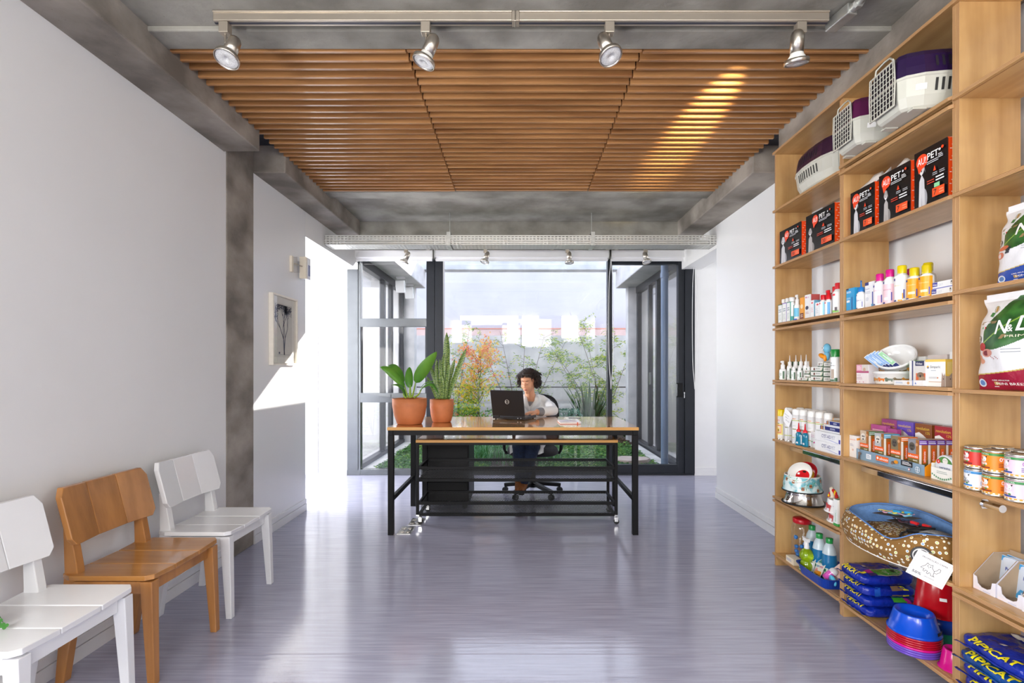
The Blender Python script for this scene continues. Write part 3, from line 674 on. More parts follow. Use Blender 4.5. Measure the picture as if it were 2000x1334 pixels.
# ================================================================ CHAIRS
M_CW = mat('white_lacquer', (.80, .80, .81), .25, var=.02, coat=.3)
def chair(label, Y, mw, ms):
    t = thing('chair', label, 'chair', (-1.572, Y, 0), group='low chairs along the left wall')
    for i in (-1, 0, 1):                      # seat of three boards
        y0, y1 = i*.147-.0715, i*.147+.0715; x1 = .186
        if i == 0: pl = [(-.17, y0), (x1-.004, y0), (x1-.004, y1), (-.17, y1)]
        else:
            o, n = (y0, y1) if i < 0 else (y1, y0)
            pl = [(-.15, o), (-.12, o), (x1-.02, o), (x1, o-i*.022), (x1-.003, n), (-.17, n), (-.17, o-i*.03)]
            pl = [pl[k] for k in (1, 2, 3, 4, 5, 6)]
            if i > 0: pl = pl[::-1]
        m = MB(); m.prism(pl, .394, .413, ms)
        if i: m.v = [Vector((p.x, p.y, p.z+max(0, abs(p.y)-.07)*.06)) for p in m.v]
        m.build('seat_board', t, bev=.0025)
    m = MB(); m.box(.140, .162, -.165, .165, .345, .392, mw); m.build('front_rail', t, bev=.002)
    for s in (-1, 1):
        m = MB(); y = s*.187; v = []
        for z, hx0, hx1, hw, sh in ((0, .166, .194, .0145, .006), (.30, .143, .186, .018, .002), (.394, .136, .184, .020, 0)):
            v += [(hx0, y-hw+s*sh, z), (hx1, y-hw+s*sh, z), (hx1, y+hw+s*sh, z), (hx0, y+hw+s*sh, z)]
        f = [(3, 2, 1, 0), (8, 9, 10, 11)]+[(4*j+i, 4*j+(i+1) % 4, 4*j+4+(i+1) % 4, 4*j+4+i) for j in (0, 1) for i in range(4)]
        m.add(v, f, mw); m.build('leg', t, bev=.003)
        pl = [(-.200, 0), (-.166, 0), (-.108, .37), (-.112, .43), (-.142, .60), (-.168, .60), (-.163, .43), (-.168, .37)]
        MB().prism(pl[::-1], y*.93-.017, y*.93+.017, mw, 'xz').build('leg', t, bev=.003)
        MB().box(-.12, .14, y-.011, y+.011, .345, .392, mw).build('side_rail', t, bev=.002)
    for i in (-1, 0, 1):                      # backrest of three boards, the outer ones turned in
        w_, c = .0725, .026
        if i == 0: pl = [(-w_, .532), (w_, .532), (w_, .745), (-w_, .745)]
        else:
            pl = [(-w_, .532), (w_-c*.8, .532), (w_, .532+c), (w_, .742-c), (w_-c*.8, .750), (-w_, .745)]
            if i < 0: pl = [(-a, b) for a, b in pl][::-1]
        m = MB(); m.prism(pl, -.011, .011, mw, 'yz')
        R = Matrix.Rotation(-i*.17, 3, 'Z')
        m.v = [R @ Vector((p.x, p.y, 0))+Vector((.012*(abs(i))-.136-(p.z-.53)*.26, i*.1465, p.z)) for p in m.v]
        m.build('back_board', t, bev=.003)
    return t
chair('white lacquered low chair nearest the camera, cut by the left edge', 1.588, M_CW, M_CW)
chair('honey-coloured wooden low chair between the two white ones', 2.093, M_CHAIRW, M_CHAIRS)
chair('white lacquered low chair beside the concrete column', 2.60, M_CW, M_CW)
# clover sprig in a small pot standing on the nearest chair
t = thing('potted_clover', 'small clover sprig reaching in over the nearest white chair seat', 'plant', (-1.625, 1.51, .416))
MB().lathe([(0, 0), (.028, 0), (.036, .05), (.033, .05), (.03, .042), (0, .042)], P('e8e6e0', .5), 20).build('pot', t)
m = MB(); st = MB(); L_CL = leafmat('clover_green', '4f9a3a', '2f6a26')
for cx, cz in ((.060, .030), (.078, .012), (.064, -.004+.016), (.02, .075), (-.02, .07)):
    st.tube([(0, 0, .04), (cx*.5, 0, .062), (cx, -.01, cz)], .0008, L_CL, 5)
    for k in range(3):
        a = k*2.1+cx*30; c = Vector((cx+.006*math.cos(a), -.01, cz+.006*math.sin(a)))
        m.disc(c, .0055, L_CL, (.3, -1, .4), 8)
st.build('stems', t); m.build('leaves', t)

# ================================================================ TABLE
t = thing('work_table', 'long work table with varnished wooden top on a black steel frame', 'table', (-.037, 4.008, 0))
MB().box(-.911, .911, -.408, .408, .760, .783, M_TABLE, front=M_TABLE_E, side=M_TABLE_E).build('tabletop', t, bev=.002)
for sx in (-1, 1):
    for sy in (-1, 1):
        MB().cbox((sx*.888, sy*.383, .362), (.040, .040, .724), M_BLACK).build('leg', t, bev=.002)
        MB().cbox((sx*.888, sy*.383, .002), (.034, .034, .004), P('202020', .7)).build('foot_pad', t)
    MB().cbox((sx*.888, 0, .254), (.026, .726, .034), M_BLACK).build('stretcher', t, bev=.002)
    MB().cbox((sx*.888, 0, .742), (.036, .806, .036), M_BLACK).build('apron', t, bev=.002)
for sy in (-1, 1): MB().cbox((0, sy*.385, .742), (1.736, .036, .036), M_BLACK).build('apron', t, bev=.002)

# trolley bench standing under the table
t = thing('trolley_bench', 'low black bench on castors with a wooden top and two mesh baskets, under the table', 'trolley', (-.01, 4.035, 0))
hw, y0, y1 = .782, -.185, .185
MB().box(-hw, hw, y0-.004, y1+.004, .635, .657, M_TABLE, front=M_TABLE_E, side=M_TABLE_E).build('top', t, bev=.002)
for sx in (-1, 1):
    for y in (y0+.01, y1-.01): MB().cbox((sx*(hw-.012), y, .354), (.022, .02, .555), M_BLACK).build('post', t, bev=.0015)
    MB().cbox((sx*(hw-.012), 0, .625), (.02, .35, .018), M_BLACK).build('top_rail', t)
for y in (y0+.01, y1-.01): MB().cbox((0, y, .625), (2*hw-.046, .02, .018), M_BLACK).build('top_rail', t, bev=.001)
for zb, zt in ((.344, .438), (.077, .165)):
    b = MB(); q = hw-.024
    for z in (zb, zt):
        for y in (y0+.01, y1-.01): b.cbox((0, y, z), (2*q, .018, .022), M_BLACK)
        for sx in (-1, 1): b.cbox((sx*(q-.001), 0, z), (.018, .332, .022), M_BLACK)
    k = b.build('basket_rim', t, bev=.0015)
    g = MB(); X_ = q-.012; Yb = y1-.022; z0 = zb+.004
    g.add([(-X_, -Yb, z0), (X_, -Yb, z0), (X_, Yb, z0), (-X_, Yb, z0)], [(0, 1, 2, 3)], M_MESH)
    for y in (-Yb+.002, Yb-.002): g.add([(-X_, y, z0), (X_, y, z0), (X_, y, zt), (-X_, y, zt)], [(0, 1, 2, 3)], M_MESH)
    g.build('wire_mesh', k)
    g = MB()
    for x in (-X_, X_): g.add([(x, -Yb, z0), (x, Yb, z0), (x, Yb, zt), (x, -Yb, zt)], [(0, 1, 2, 3)], lattice('black_expanded_metal_end', (.015, .015, .016), 'diamond', .3, .0115))
    g.build('end_mesh', k)
for sx in (-1, 1):
    for sy in (-1, 1):
        x, y = sx*(hw-.02), sy*.165
        c = MB().box(x-.018, x+.018, y-.018, y+.018, .066, .076, M_CHROME).cyl((x, y, .052), (x, y, .068), .009, M_CHROME)
        c.box(x-.002, x+.024, y-.013, y-.010, .02, .055, M_CHROME).box(x-.002, x+.024, y+.010, y+.013, .02, .055, M_CHROME)
        c = c.build('castor', t, bev=.001)
        MB().cyl((x+.012, y-.009, .02), (x+.012, y+.009, .02), .02, P('1a1a1a', .5), n=20).build('wheel', c)

# black pedestal with drawers
t = thing('pedestal_cabinet', 'black metal drawer pedestal standing behind the left end of the trolley', 'cabinet', (-.62, 4.50, 0))
MB().box(-.2, .2, -.25, .25, .05, .63, M_BLACK).build('body', t, bev=.003)
for z0, z1 in ((.07, .24), (.25, .42), (.43, .60)):
    k = MB().box(-.19, .19, -.262, -.25, z0, z1, M_BLACK).build('drawer', t, bev=.002)
for x in (-.16, .16):
    for y in (-.2, .2): MB().cyl((x, y-.01, .024), (x, y+.01, .024), .024, P('1a1a1a', .5)).box(x-.006, x+.006, y-.006, y+.006, .024, .05, M_BLACK).build('castor', t)

# floor sockets
for i, (x, y, lb) in enumerate(((-.835, 3.713, 'steel floor socket plate beside the front left table leg'), (-.80, 3.925, 'steel floor socket plate partly under the trolley castor'))):
    t = thing('floor_socket', lb, 'floor socket', (x, y, 0), group='steel floor socket plates')
    MB().box(-.05, .05, -.09, .09, 0, .004, mat('satin_steel', (.45, .44, .42), .25, 1, var=.1)).build('plate', t, bev=.001)
    for dy in (-.042, .042):
        for dx in (-.022, .022): MB().cyl((dx, dy, .004), (dx, dy, .0065), .017, M_STEEL, n=20).build('socket_lid', t)

# office chair
t = thing('office_chair', 'black swivel office chair on a five-star base, under the seated person', 'chair', (.14, 4.80, 0))
m = MB()
for k in range(5):
    a = math.radians(90+72*k); c, s = math.cos(a), math.sin(a)
    m.bar((.02*c, .02*s, .108), (.285*c, .285*s, .072), .044, .034, M_BLACK)
m.cyl((0, 0, .07), (0, 0, .15), .04, M_BLACK, .032)
m.build('star_base', t, bev=.004)
for k in range(5):
    a = math.radians(90+72*k); x, y = .28*math.cos(a), .28*math.sin(a); tx, ty = -math.sin(a), math.cos(a)
    m = MB().cyl((x, y, .045), (x, y, .07), .008, M_BLACK)
    for e in (-.012, .012): m.cyl((x+tx*(e-.007), y+ty*(e-.007), .026), (x+tx*(e+.007), y+ty*(e+.007), .026), .026, P('141414', .4))
    m.build('castor', t)
MB().cyl((0, 0, .15), (0, 0, .40), .022, M_BLACK).cyl((0, 0, .15), (0, 0, .27), .03, M_BLACK).build('gas_lift', t)
BKX = .035
M_CUSH = mat('black_seat_fabric', (.02, .02, .024), .85, bump=.2, bscale=150)
def rsq(a, b, e, u):
    c, s = math.cos(u), math.sin(u); return a*math.copysign(abs(c)**e, c), b*math.copysign(abs(s)**e, s)
m = MB(); m.sheet(lambda u, v: (*rsq(.245*math.sin(PI*v)**.35, .235*math.sin(PI*v)**.35, .6, u*2*PI), .425-.045*math.cos(PI*v)), 36, 12, M_CUSH); m.build('seat_cushion', t)
m = MB()
def bkp(u, v):
    x, z = rsq(.225, .24, .55, u*2*PI); return Vector((x*(.96+.04*v)+BKX, .25+.05*(z)-.09*(x/.225)**2*.5, .70+z))
m.tube([bkp(i/40, 1) for i in range(40)], .014, M_BLACK, 8, close=True); m.build('back_frame', t)
MB().sheet(lambda u, v: (lambda x, z: (x+BKX, .25+.05*z-.045*(x/.225)**2, .70+z))(*rsq(.215*v, .23*v, .55, u*2*PI)), 40, 5, mat('black_chair_mesh', (.03, .03, .035), .7)).build('back_mesh', t)
MB().tube([(0, .1, .40), (0, .27, .41), (0, .30, .5), (0, .275, .60)], .02, M_BLACK, 8, flat=.6).build('back_support', t)
for s in (-1, 1):
    m = MB().tube([(s*.16, 0, .405), (s*.26, 0, .40), (s*.275, 0, .44), (s*.275, 0, .56)], .016, M_BLACK, 8)
    a = m.build('arm_support', t); MB().cbox((s*.275, -.0, .575), (.06, .22, .03), M_BLACK).build('arm_pad', t, bev=.01)

# ================================================================ ON THE TABLE
TT = .7835
M_TERRA = mat('terracotta', srgb('cf7c4c'), .62, var=.12, scale=14, bump=.04, bscale=60)
M_SOIL = mat('potting_soil', (.09, .05, .03), .95, var=.6, scale=60, bump=.6)
L_P1 = leafmat('broad_leaf', '7cb046', '559338', .28, .3); L_P1S = leafmat('pale_leaf_stalk', 'b8cf4e', '8fb53e', .35, .3)
t = thing('potted_broad_leaf_plant', 'broad-leaved plant in the wider terracotta pot on the table', 'potted plant', (Xp(800, 3.83), 3.83, TT))
MB().lathe([(0, 0), (.088, 0), (.095, .004), (.118, .07), (.130, .14), (.1315, .196), (.122, .196), (.118, .17), (0, .17)], M_TERRA, 40).build('pot', t)
MB().lathe([(.119, .172), (.09, .18), (.04, .178), (0, .186)], M_SOIL, 24).build('soil', t)
Yq = 3.83
def pp(px, py, dy=0): return ((px-800)*(Yq+dy)/F+(800-HX)*dy/F, dy, Zp(py, Yq+dy)-TT)
lv = MB(); stk = MB()
def blade(mb, pts, W, mt, side=None, n=12, cup=.22, prof=None):
    """resample a polyline smoothly into a leaf of width W"""
    P_ = [Vector(p) for p in pts]; out = []; ws = []
    for i in range(n+1):
        s = i/n*(len(P_)-1); k = min(int(s), len(P_)-2); f = s-k
        p0 = P_[max(k-1, 0)]; p1 = P_[k]; p2 = P_[k+1]; p3 = P_[min(k+2, len(P_)-1)]
        out.append(.5*((2*p1)+(p2-p0)*f+(2*p0-5*p1+4*p2-p3)*f*f+(3*p1-p0-3*p2+p3)*f**3))
        u = i/n; ws.append(W*(prof(u) if prof else max(.03, math.sin(PI*min(1, u**.8))**.75)))
    mb.leaf(out, ws, mt, side, cup)
blade(lv, [pp(790, 757), pp(774, 738, -.02), pp(757, 723, -.04), pp(743, 717, -.05)], .068, L_P1, (.4, .5, .9))
blade(lv, [pp(812, 748), pp(822, 728, -.01), pp(838, 705, -.02), pp(853, 687, -.03)], .098, L_P1, (.85, .1, .55))
blade(lv, [pp(801, 758), pp(799, 745, .01), pp(799, 728, .03), pp(800, 717, .05)], .062, L_P1, (1, .2, 0))
blade(lv, [pp(788, 748, .03), pp(780, 730, .05), pp(768, 716, .07), pp(757, 715, .09)], .060, L_P1, (.5, .6, .6))
blade(lv, [pp(793, 775), pp(787, 762, -.03), pp(777, 753, -.06), pp(765, 752, -.08)], .034, L_P1, (.3, .9, .3))
blade(lv, [pp(818, 764), pp(830, 752, -.03), pp(844, 750, -.06), pp(857, 768, -.08)], .056, L_P1, (.2, .9, .5))
blade(lv, [pp(820, 758, .02), pp(830, 748, .03), pp(840, 745, .05), pp(847, 743, .07)], .04, L_P1, (.2, .9, .3))
for q in ([(797, 776), (793, 766), (790, 752)], [(805, 776), (808, 764), (812, 746)], [(801, 777), (801, 764), (801, 752)], [(809, 777), (818, 770), (823, 761)], [(794, 777), (790, 775), (787, 768)]):
    stk.tube([pp(x, y) for x, y in q], [.011, .0085, .005], L_P1S, 8, flat=.7)
lv.build('leaves', t, solid=.0012); stk.build('leaf_stalks', t)

m = bpy.data.materials.new('snake_plant_leaf'); m.use_nodes = True; nt = m.node_tree; b = nt.nodes['Principled BSDF']; b.inputs['Roughness'].default_value = .4
tcn = _n(nt, 'ShaderNodeTexCoord'); wv = _n(nt, 'ShaderNodeTexWave', bands_direction='Z'); wv.inputs['Scale'].default_value = 26; wv.inputs['Distortion'].default_value = 9; wv.inputs['Detail'].default_value = 3; wv.inputs['Detail Scale'].default_value = 2.5
cr = _n(nt, 'ShaderNodeValToRGB'); nt.links.new(tcn.outputs['Object'], wv.inputs[0]); nt.links.new(wv.outputs['Fac'], cr.inputs[0]); nt.links.new(cr.outputs[0], b.inputs['Base Color'])
cr.color_ramp.elements[0].position = .25; cr.color_ramp.elements[0].color = (*srgb('2f5a2c'), 1); cr.color_ramp.elements[1].position = .6; cr.color_ramp.elements[1].color = (*srgb('93a957'), 1)
L_SN = m
Yq2 = 3.97
t = thing('potted_snake_plant', 'tall snake plant in the narrower terracotta pot on the table', 'potted plant', (Xp(863, Yq2), Yq2, TT))
MB().lathe([(0, 0), (.066, 0), (.074, .006), (.088, .06), (.0935, .12), (.094, .181), (.086, .181), (.083, .16), (0, .16)], M_TERRA, 40).build('pot', t)
MB().lathe([(.085, .162), (.05, .17), (0, .172)], M_SOIL, 24).build('soil', t)
def pq(px, py, dy=0): return ((px-863)*(Yq2+dy)/F+(863-HX)*dy/F, dy, Zp(py, Yq2+dy)-TT)
lv = MB(); sp = lambda u: (.62+.5*u if u < .5 else .87) if u < .72 else max(.02, .87*(1-((u-.72)/.28)**1.6))
for base, mid, tip, W, dy in (((868, 779), (871, 720), (872.5, 649), .062, .02), ((875, 779), (891, 733), (911, 680), .048, -.01), ((869, 779), (878, 740), (888.5, 700), .036, .03), ((861, 779), (853, 735), (853, 701), .034, .02),
                              ((858, 779), (850, 745), (839.5, 712), .036, .04), ((853, 779), (845, 757), (833.5, 735), .034, .0), ((860, 779), (861, 735), (859, 701), .030, -.01), ((866, 779), (866, 730), (867, 692), .050, .0),
                              ((871, 779), (874, 745), (878, 707), .036, -.02), ((864, 779), (864, 755), (861, 730), .05, -.03), ((877, 779), (880, 758), (883, 736), .03, .01), ((868, 779), (870, 756), (872, 742), .045, -.035)):
    blade(lv, [pq(*base, dy*.5), pq(*mid, dy*.8), pq(*tip, dy)], W, L_SN, (1, .35*(1 if dy > 0 else -1), 0), 12, .3, sp)
lv.build('leaves', t, solid=.003)

# laptop
M_LAP = mat('black_laptop_plastic', (.014, .014, .016), .32, var=.1)
t = thing('laptop', 'open black laptop with a round silver emblem on its lid', 'laptop', (-.215, 4.20, TT), -.437)
MB().box(0, .30, 0, .235, .006, .028, M_LAP).build('base', t, bev=.003)
MB().box(.02, .28, .02, .14, .028, .030, P('0c0c0d', .5)).build('keyboard', t, bev=.001)
R = Matrix.Rotation(.20, 3, 'X')
m = MB(); m.box(0, .30, -.009, .0, 0, .222, M_LAP); m.v = [R @ p+Vector((0, .004, .030)) for p in m.v]; lid = m.build('lid', t, bev=.003)
m = MB(); m.box(.012, .288, .0, .0012, .012, .212, P('1c2430', .1)); m.v = [R @ p+Vector((0, .004, .030)) for p in m.v]; m.build('screen', lid)
m = MB(); rg = mat('silver_emblem', (.7, .68, .62), .3, .9)
m.lathe([(.0155, .0), (.0185, .0), (.0185, .0012), (.0155, .0012), (.0155, 0)], rg, 32, (0, 0, 0), Matrix.Rotation(PI/2, 3, 'X')); m.text('DELL', rg, (0, -.0008, -.0048), .0096, fit=.029, align='c', off=.012)
m.v = [R @ (p+Vector((.150, -.0095, .125)))+Vector((0, .004, .030)) for p in m.v]; m.build('emblem', lid)
m = MB()
for x in (.025, .235): m.box(x, x+.04, -.008, .006, .020, .034, P('3c3c40', .35, .5))
for x in (.235, .262): m.cyl((x, -.001, .016), (x, .002, .016), .005, M_CHROME)
m.box(.04, .1, -.0008, .001, .010, .022, P('2a2a2c', .5)).build('hinges_and_ports', t)
m = MB()
for x in (.02, .28):
    for y in (.02, .21): m.cyl((x, y, 0), (x, y, .006), .007, P('101010', .8), n=10)
m.build('rubber_feet', t)

# notebook and pen
t = thing('notebook', 'white spiral notebook with a coral cover lying on the table', 'notebook', (.395, 3.90, TT), .03)
MB().box(-.078, .078, -.10, .10, 0, .002, P('e2603c', .5)).build('cover', t)
MB().box(-.076, .072, -.098, .098, .002, .013, P('f2efe8', .7)).build('pages', t)
m = MB().box(-.076, .072, -.098, .098, .0131, .0145, P('efe6ea', .5)); r = random.Random(3)
for i in range(14): x = r.uniform(-.06, .05); y = r.uniform(-.08, .08); m.box(x-.012, x+.012, y-.008, y+.008, .0146, .0148, P(r.choice(['d9b7c0', 'b7c4e0', 'e8d7b0']), .6))
m.build('top_sheet', t)
MB().box(.052, .06, -.1, -.097, 0, .0145, P('e2603c', .5)).build('elastic_band', t)
MB().cyl((.076, -.09, .012), (.076, .09, .012), .010, P('e8e8ea', .3), n=12).build('spiral', t)
t = thing('pen', 'grey pen lying across the top edge of the notebook', 'pen', (.455, 3.98, TT+.0295))
MB().cyl((-.05, .01, 0), (.035, -.01, 0), .0045, P('6a6d72', .4), n=10).build('barrel', t); MB().cyl((.035, -.01, 0), (.045, -.0124, 0), .0045, P('2a2c30', .4), .001, 10).build('tip', t)

# ================================================================ ON THE LEFT WALL
t = thing('framed_print', 'small white framed print of a bare tree hanging on the left wall', 'picture', (WL, 3.834, 1.50))
hY, hZ, fr = .202, .2655, .014
m = MB()
for a, b_, c, d_ in ((-hY, hY, hZ-fr, hZ), (-hY, hY, -hZ, -hZ+fr), (-hY, -hY+fr, -hZ+fr, hZ-fr), (hY-fr, hY, -hZ+fr, hZ-fr)): m.box(0, .034, a, b_, c, d_, P('efe9dc', .4))
m.build('frame', t, bev=.002)
MB().box(.002, .012, -hY+fr, hY-fr, -hZ+fr, hZ-fr, P('f3f1ea', .8)).build('mount_board', t)
m = MB().box(.0122, .0126, -.142, .142, -.205, .205, P('e4e2da', .8)); ink = P('63667a', .8); r = random.Random(11)
def twig(p, a, l, w_, d_):
    q = (p[0]+l*math.sin(a), p[1]+l*math.cos(a)); n = (math.cos(a)*w_, -math.sin(a)*w_)
    m.add([(.0129, p[0]-n[0], p[1]-n[1]), (.0129, p[0]+n[0], p[1]+n[1]), (.0129, q[0]+n[0]*.7, q[1]+n[1]*.7), (.0129, q[0]-n[0]*.7, q[1]-n[1]*.7)], [(0, 1, 2, 3)], ink)
    if d_ <= 0:
        for i in range(11): m.disc((.013, max(-.13, min(.13, q[0]+r.gauss(0, .016))), min(.19, q[1]+r.gauss(0, .016))), r.uniform(.002, .0055), ink, (1, 0, 0), 6)
        return
    for k in range(3 if d_ < 3 else 2): twig(q, a*.6+r.uniform(-.65, .65), l*r.uniform(.62, .85), w_*.62, d_-1)
twig((.015, -.185), -.10, .118, .009, 4); twig((.01, -.185), .12, .128, .007, 4)
m.box(.0127, .0129, -.08, .11, -.187, -.185, ink).box(.0127, .0129, -.075, -.055, -.18, -.165, ink); m.build('print', t)
MB().add([(.028, -hY+fr, -hZ+fr), (.028, hY-fr, -hZ+fr), (.028, hY-fr, hZ-fr), (.028, -hY+fr, hZ-fr)], [(0, 1, 2, 3)], M_CLEAR).build('glass', t)
t = thing('wall_lamp', 'small cream and clear lamp fitting high on the left wall above the print', 'lamp', (WL, 4.06, 2.05))
cr_ = P('efe6d2', .4)
MB().box(0, .02, -.10, -.07, -.07, .06, cr_).build('back_plate', t, bev=.003)
MB().box(.005, .05, -.07, -.02, -.065, .055, M_CLEAR).build('clear_cover', t)
MB().cyl((.03, -.07, 0), (.045, .04, 0), .006, M_STEEL).build('arm', t)
MB().box(.02, .075, .03, .06, -.10, .08, cr_).box(.02, .075, .06, .13, -.10, .08, P('f5f6fa', .12)).build('lamp_box', t, bev=.004)
MB().box(.0755, .0765, .075, .115, -.07, .02, P('8c8fae', .2)).build('lens', t)

# ================================================================ TRACK LIGHTS
def spot(loc, drop, d, label, group, s=1.0, off=(0, 0)):
    """track spotlight: adapter on the rail, thin stem, tilted bullet housing with a reflector bulb"""
    t = thing('track_spotlight', label, 'spotlight', loc, group=group)
    MB().box(-.019*s, .019*s, -.017*s, .017*s, -.045*s, 0, M_TRACK).build('adapter', t, bev=.002)
    MB().cyl((0, 0, -.045*s), (0, 0, -drop), .0045*s, M_STEEL, n=10).build('stem', t)
    R = Vector(d).to_track_quat('Z', 'Y').to_matrix(); c = Vector((off[0], off[1], -drop-.0*s))
    up = -Vector(d).normalized()
    c = c+up*.005
    k = .9*s
    m = MB(); m.lathe([(0, -.028*k), (.014*k, -.026*k), (.023*k, -.018*k), (.0285*k, -.004*k), (.0295*k, .02*k), (.0295*k, .07*k), (.026*k, .07*k), (.026*k, .02*k), (0, .0)], M_STEEL, 28, c, R); m.build('housing', t)
    m = MB(); m.lathe([(.024*k, .055*k), (.027*k, .068*k), (.030*k, .078*k), (.047*k, .103*k), (.0475*k, .112*k)], P('f0efe8', .35), 28, c, R)
    m.lathe([(.0475*k, .112*k), (.03*k, .116*k), (.012*k, .1145*k), (.009*k, .109*k), (0, .109*k)], mat('ribbed_lamp_glass', (.72, .72, .72), .15, var=.4, scale=400), 28, c, R); m.build('reflector_bulb', t)
    MB().lathe([(.0475*k, .098*k), (.053*k, .098*k), (.054*k, .104*k), (.054*k, .116*k), (.0495*k, .118*k), (.0495*k, .104*k), (.0475*k, .098*k)], M_STEEL, 28, c, R).build('trim_ring', t)
    MB().cyl(tuple(Vector((0, 0, -drop+.002))), tuple(c+up*.02), .006*s, M_STEEL, n=10).build('swivel', t)
    return t
YT, ZT = 2.075, 2.6285
t = thing('track_rail', 'long champagne-coloured lighting track under the front concrete slab', 'lighting track', (0, YT, ZT+.0275))
m = MB(); m.box(Xp(421, YT), Xp(1000, YT), -.018, .018, -.012, .0275, M_TRACK).box(Xp(421, YT), Xp(1000, YT), -.024, .024, .020, .0275, M_TRACK); m.build('rail', t, bev=.002)
m = MB(); m.box(Xp(1014, YT), Xp(1615, YT), -.018, .018, -.012, .0275, M_TRACK).box(Xp(1014, YT), Xp(1615, YT), -.024, .024, .020, .0275, M_TRACK); m.build('rail', t, bev=.002)
m = MB().box(Xp(420, YT), Xp(1616, YT), -.006, .006, -.0128, -.0122, P('3a3a44', .4)).build('conductor_slot', t)
m = MB().box(Xp(1000, YT), Xp(1014, YT), -.02, .02, -.014, .0275, M_TRACK).box(Xp(1005, YT), Xp(1008, YT), -.021, .021, -.016, .0275, M_STEEL).build('coupler', t, bev=.001)
g1 = 'spotlights on the front ceiling track'
zt = ZT+.014
spot((Xp(440, YT), YT, zt), .082, (-.10, -.42, -1), 'front track spotlight nearest the left beam, facing down to the viewer', g1, off=(.036, 0))
spot((Xp(832, YT), YT, zt), .075, (-.42, -.05, -1), 'front track spotlight tilted to the left, second from the left beam', g1, off=(.028, 0))
spot((Xp(1190, YT), YT, zt), .068, (.28, -.35, -1), 'front track spotlight with its lens turned to the viewer, third from the left beam', g1, off=(-.024, 0))
spot((Xp(1563, YT), YT, zt), .058, (.10, .25, -1), 'front track spotlight nearest the plywood shelves, beside the conduit box', g1, off=(-.012, 0))
YU, ZU = 5.40, 2.512
t = thing('track_rail', 'lighting track behind the cable tray before the glass front', 'lighting track', (0, YU, ZU))
MB().box(Xp(772, YU), Xp(1268, YU), -.018, .018, 0, .033, M_TRACK).build('rail', t, bev=.002)
m = MB()
for px in (836, 852, 1078, 1125, 1187, 1204): m.box(Xp(px, YU)-.018, Xp(px, YU)+.018, -.02, .02, -.012, 0, M_TRACK)
m.build('clips', t)
g2 = 'spotlights on the rear track before the glass'
for px, d_, of, lb in ((793, (-.45, 0, -1), .02, 'rear track spotlight above the left window'), (948, (-.30, -.25, -1), .02, 'rear track spotlight above the maple'), (1108, (.02, -.1, -1), .02, 'rear track spotlight above the flax, pointing straight down'), (1261, (.12, -.35, -1), -.006, 'rear track spotlight before the right sliding door')):
    spot((Xp(px, YU), YU, ZU), .06, d_, lb, g2, off=(of, 0))
# conduit with junction box
t = thing('conduit', 'galvanised conduit with a junction box on the ceiling at the end of the front track', 'conduit', (1.335, 2.085, 2.652))
m = MB(); m.bar((-.012, .03, 0), (.010, -.085, .0), .046, .044, M_GALV); m.build('junction_box', t, bev=.004)
MB().cyl((.010, -.085, 0), (.012, -.11, 0), .018, M_GALV).cyl((.012, -.11, 0), (.013, -.122, 0), .021, M_GALV, n=6, smooth=False).build('coupling', t)
MB().cyl((.013, -.12, 0), (.03, -1.6, 0), .0125, M_GALV).build('pipe', t)
MB().box(.0, .04, -.50, -.48, -.015, .031, M_GALV).build('clip', t)
# spot light added behind the front track to draw the golden streak on slats
l = bpy.data.lights.new('added_streak_light', 'SPOT'); o = bpy.data.objects.new('added_streak_light', l); COL.objects.link(o)
l.energy = 330; l.color = (1, .84, .5); l.spot_size = .27; l.spot_blend = .9; l.shadow_soft_size = .03
o.location = (1.085, 1.78, 2.455); o.rotation_euler = Vector((-.02, 1, .185)).to_track_quat('-Z', 'Y').to_euler()

# ================================================================ SHELVING
def unit(label, Yn, Yf, tops, rails):
    c = (Yn+Yf)/2; hw = (Yf-Yn)/2
    t = thing('shelving_unit', label, 'shelf', (1.69, c, 0), group='birch plywood wall shelving')
    for s in (-1, 1):
        y0, y1 = sorted((s*hw, s*(hw-.015)))
        MB().box(-.110, .110, y0, y1, 0, 2.519, M_PLY_V, side=M_EDGE_V).build('side_panel', t, bev=.0008, seg=1)
    MB().box(-.125, .112, -hw-.001, hw+.001, 2.519, 2.533, M_PLY_H, side=M_EDGE_H, front=M_EDGE_H).build('top_board', t, bev=.001, seg=1)
    for z in tops:
        m = MB(); q = hw-.0155
        m.box(-.109, .110, -q, q, z-.0135, z, M_PLY_H, side=M_EDGE_H, front=M_EDGE_H)
        m.prism([(-.125, hw-.001), (-.125, -hw+.016), (-.118, -hw+.002), (-.1105, -hw+.002), (-.1105, hw-.001)], z-.0135, z, M_PLY_H, 'xy', side=M_EDGE_H)
        m.build('shelf_board', t, bev=.001, seg=1)
    if rails == 2:
        MB().box(-.028, -.017, -hw+.0152, hw-.0152, .705, .735, M_CHROME).build('hanging_rail', t, bev=.005, seg=3)
    elif rails == 1:
        k = MB().cyl((-.022, hw-.0152, .72), (-.022, hw-.08, .72), .012, M_CHROME).build('hanging_rail', t)
        MB().cyl((-.022, hw-.08, .72), (-.022, hw-.084, .72), .0135, M_CHROME).build('end_cap', k)
        MB().cyl((-.022, hw-.0152, .72), (-.022, hw-.018, .72), .019, M_CHROME, n=6).build('wall_flange', k)
    return t
S1 = [.079, .427, .776, 1.138, 1.481, 1.832, 2.175]; S2 = [.076, .427, .780, 1.135, 1.481, 1.834, 2.192]; S3 = [.077, .423, .780, 1.131, 1.483, 1.834, 2.185]
unit('plywood shelving unit farthest from the camera, beside the plain white wall', 2.431, 3.065, S1+[.405, 1.122, 1.452], 2)
unit('middle plywood shelving unit holding the dotted pet bed', 1.797, 2.431, S2+[1.119, 1.451, 2.161], 2)
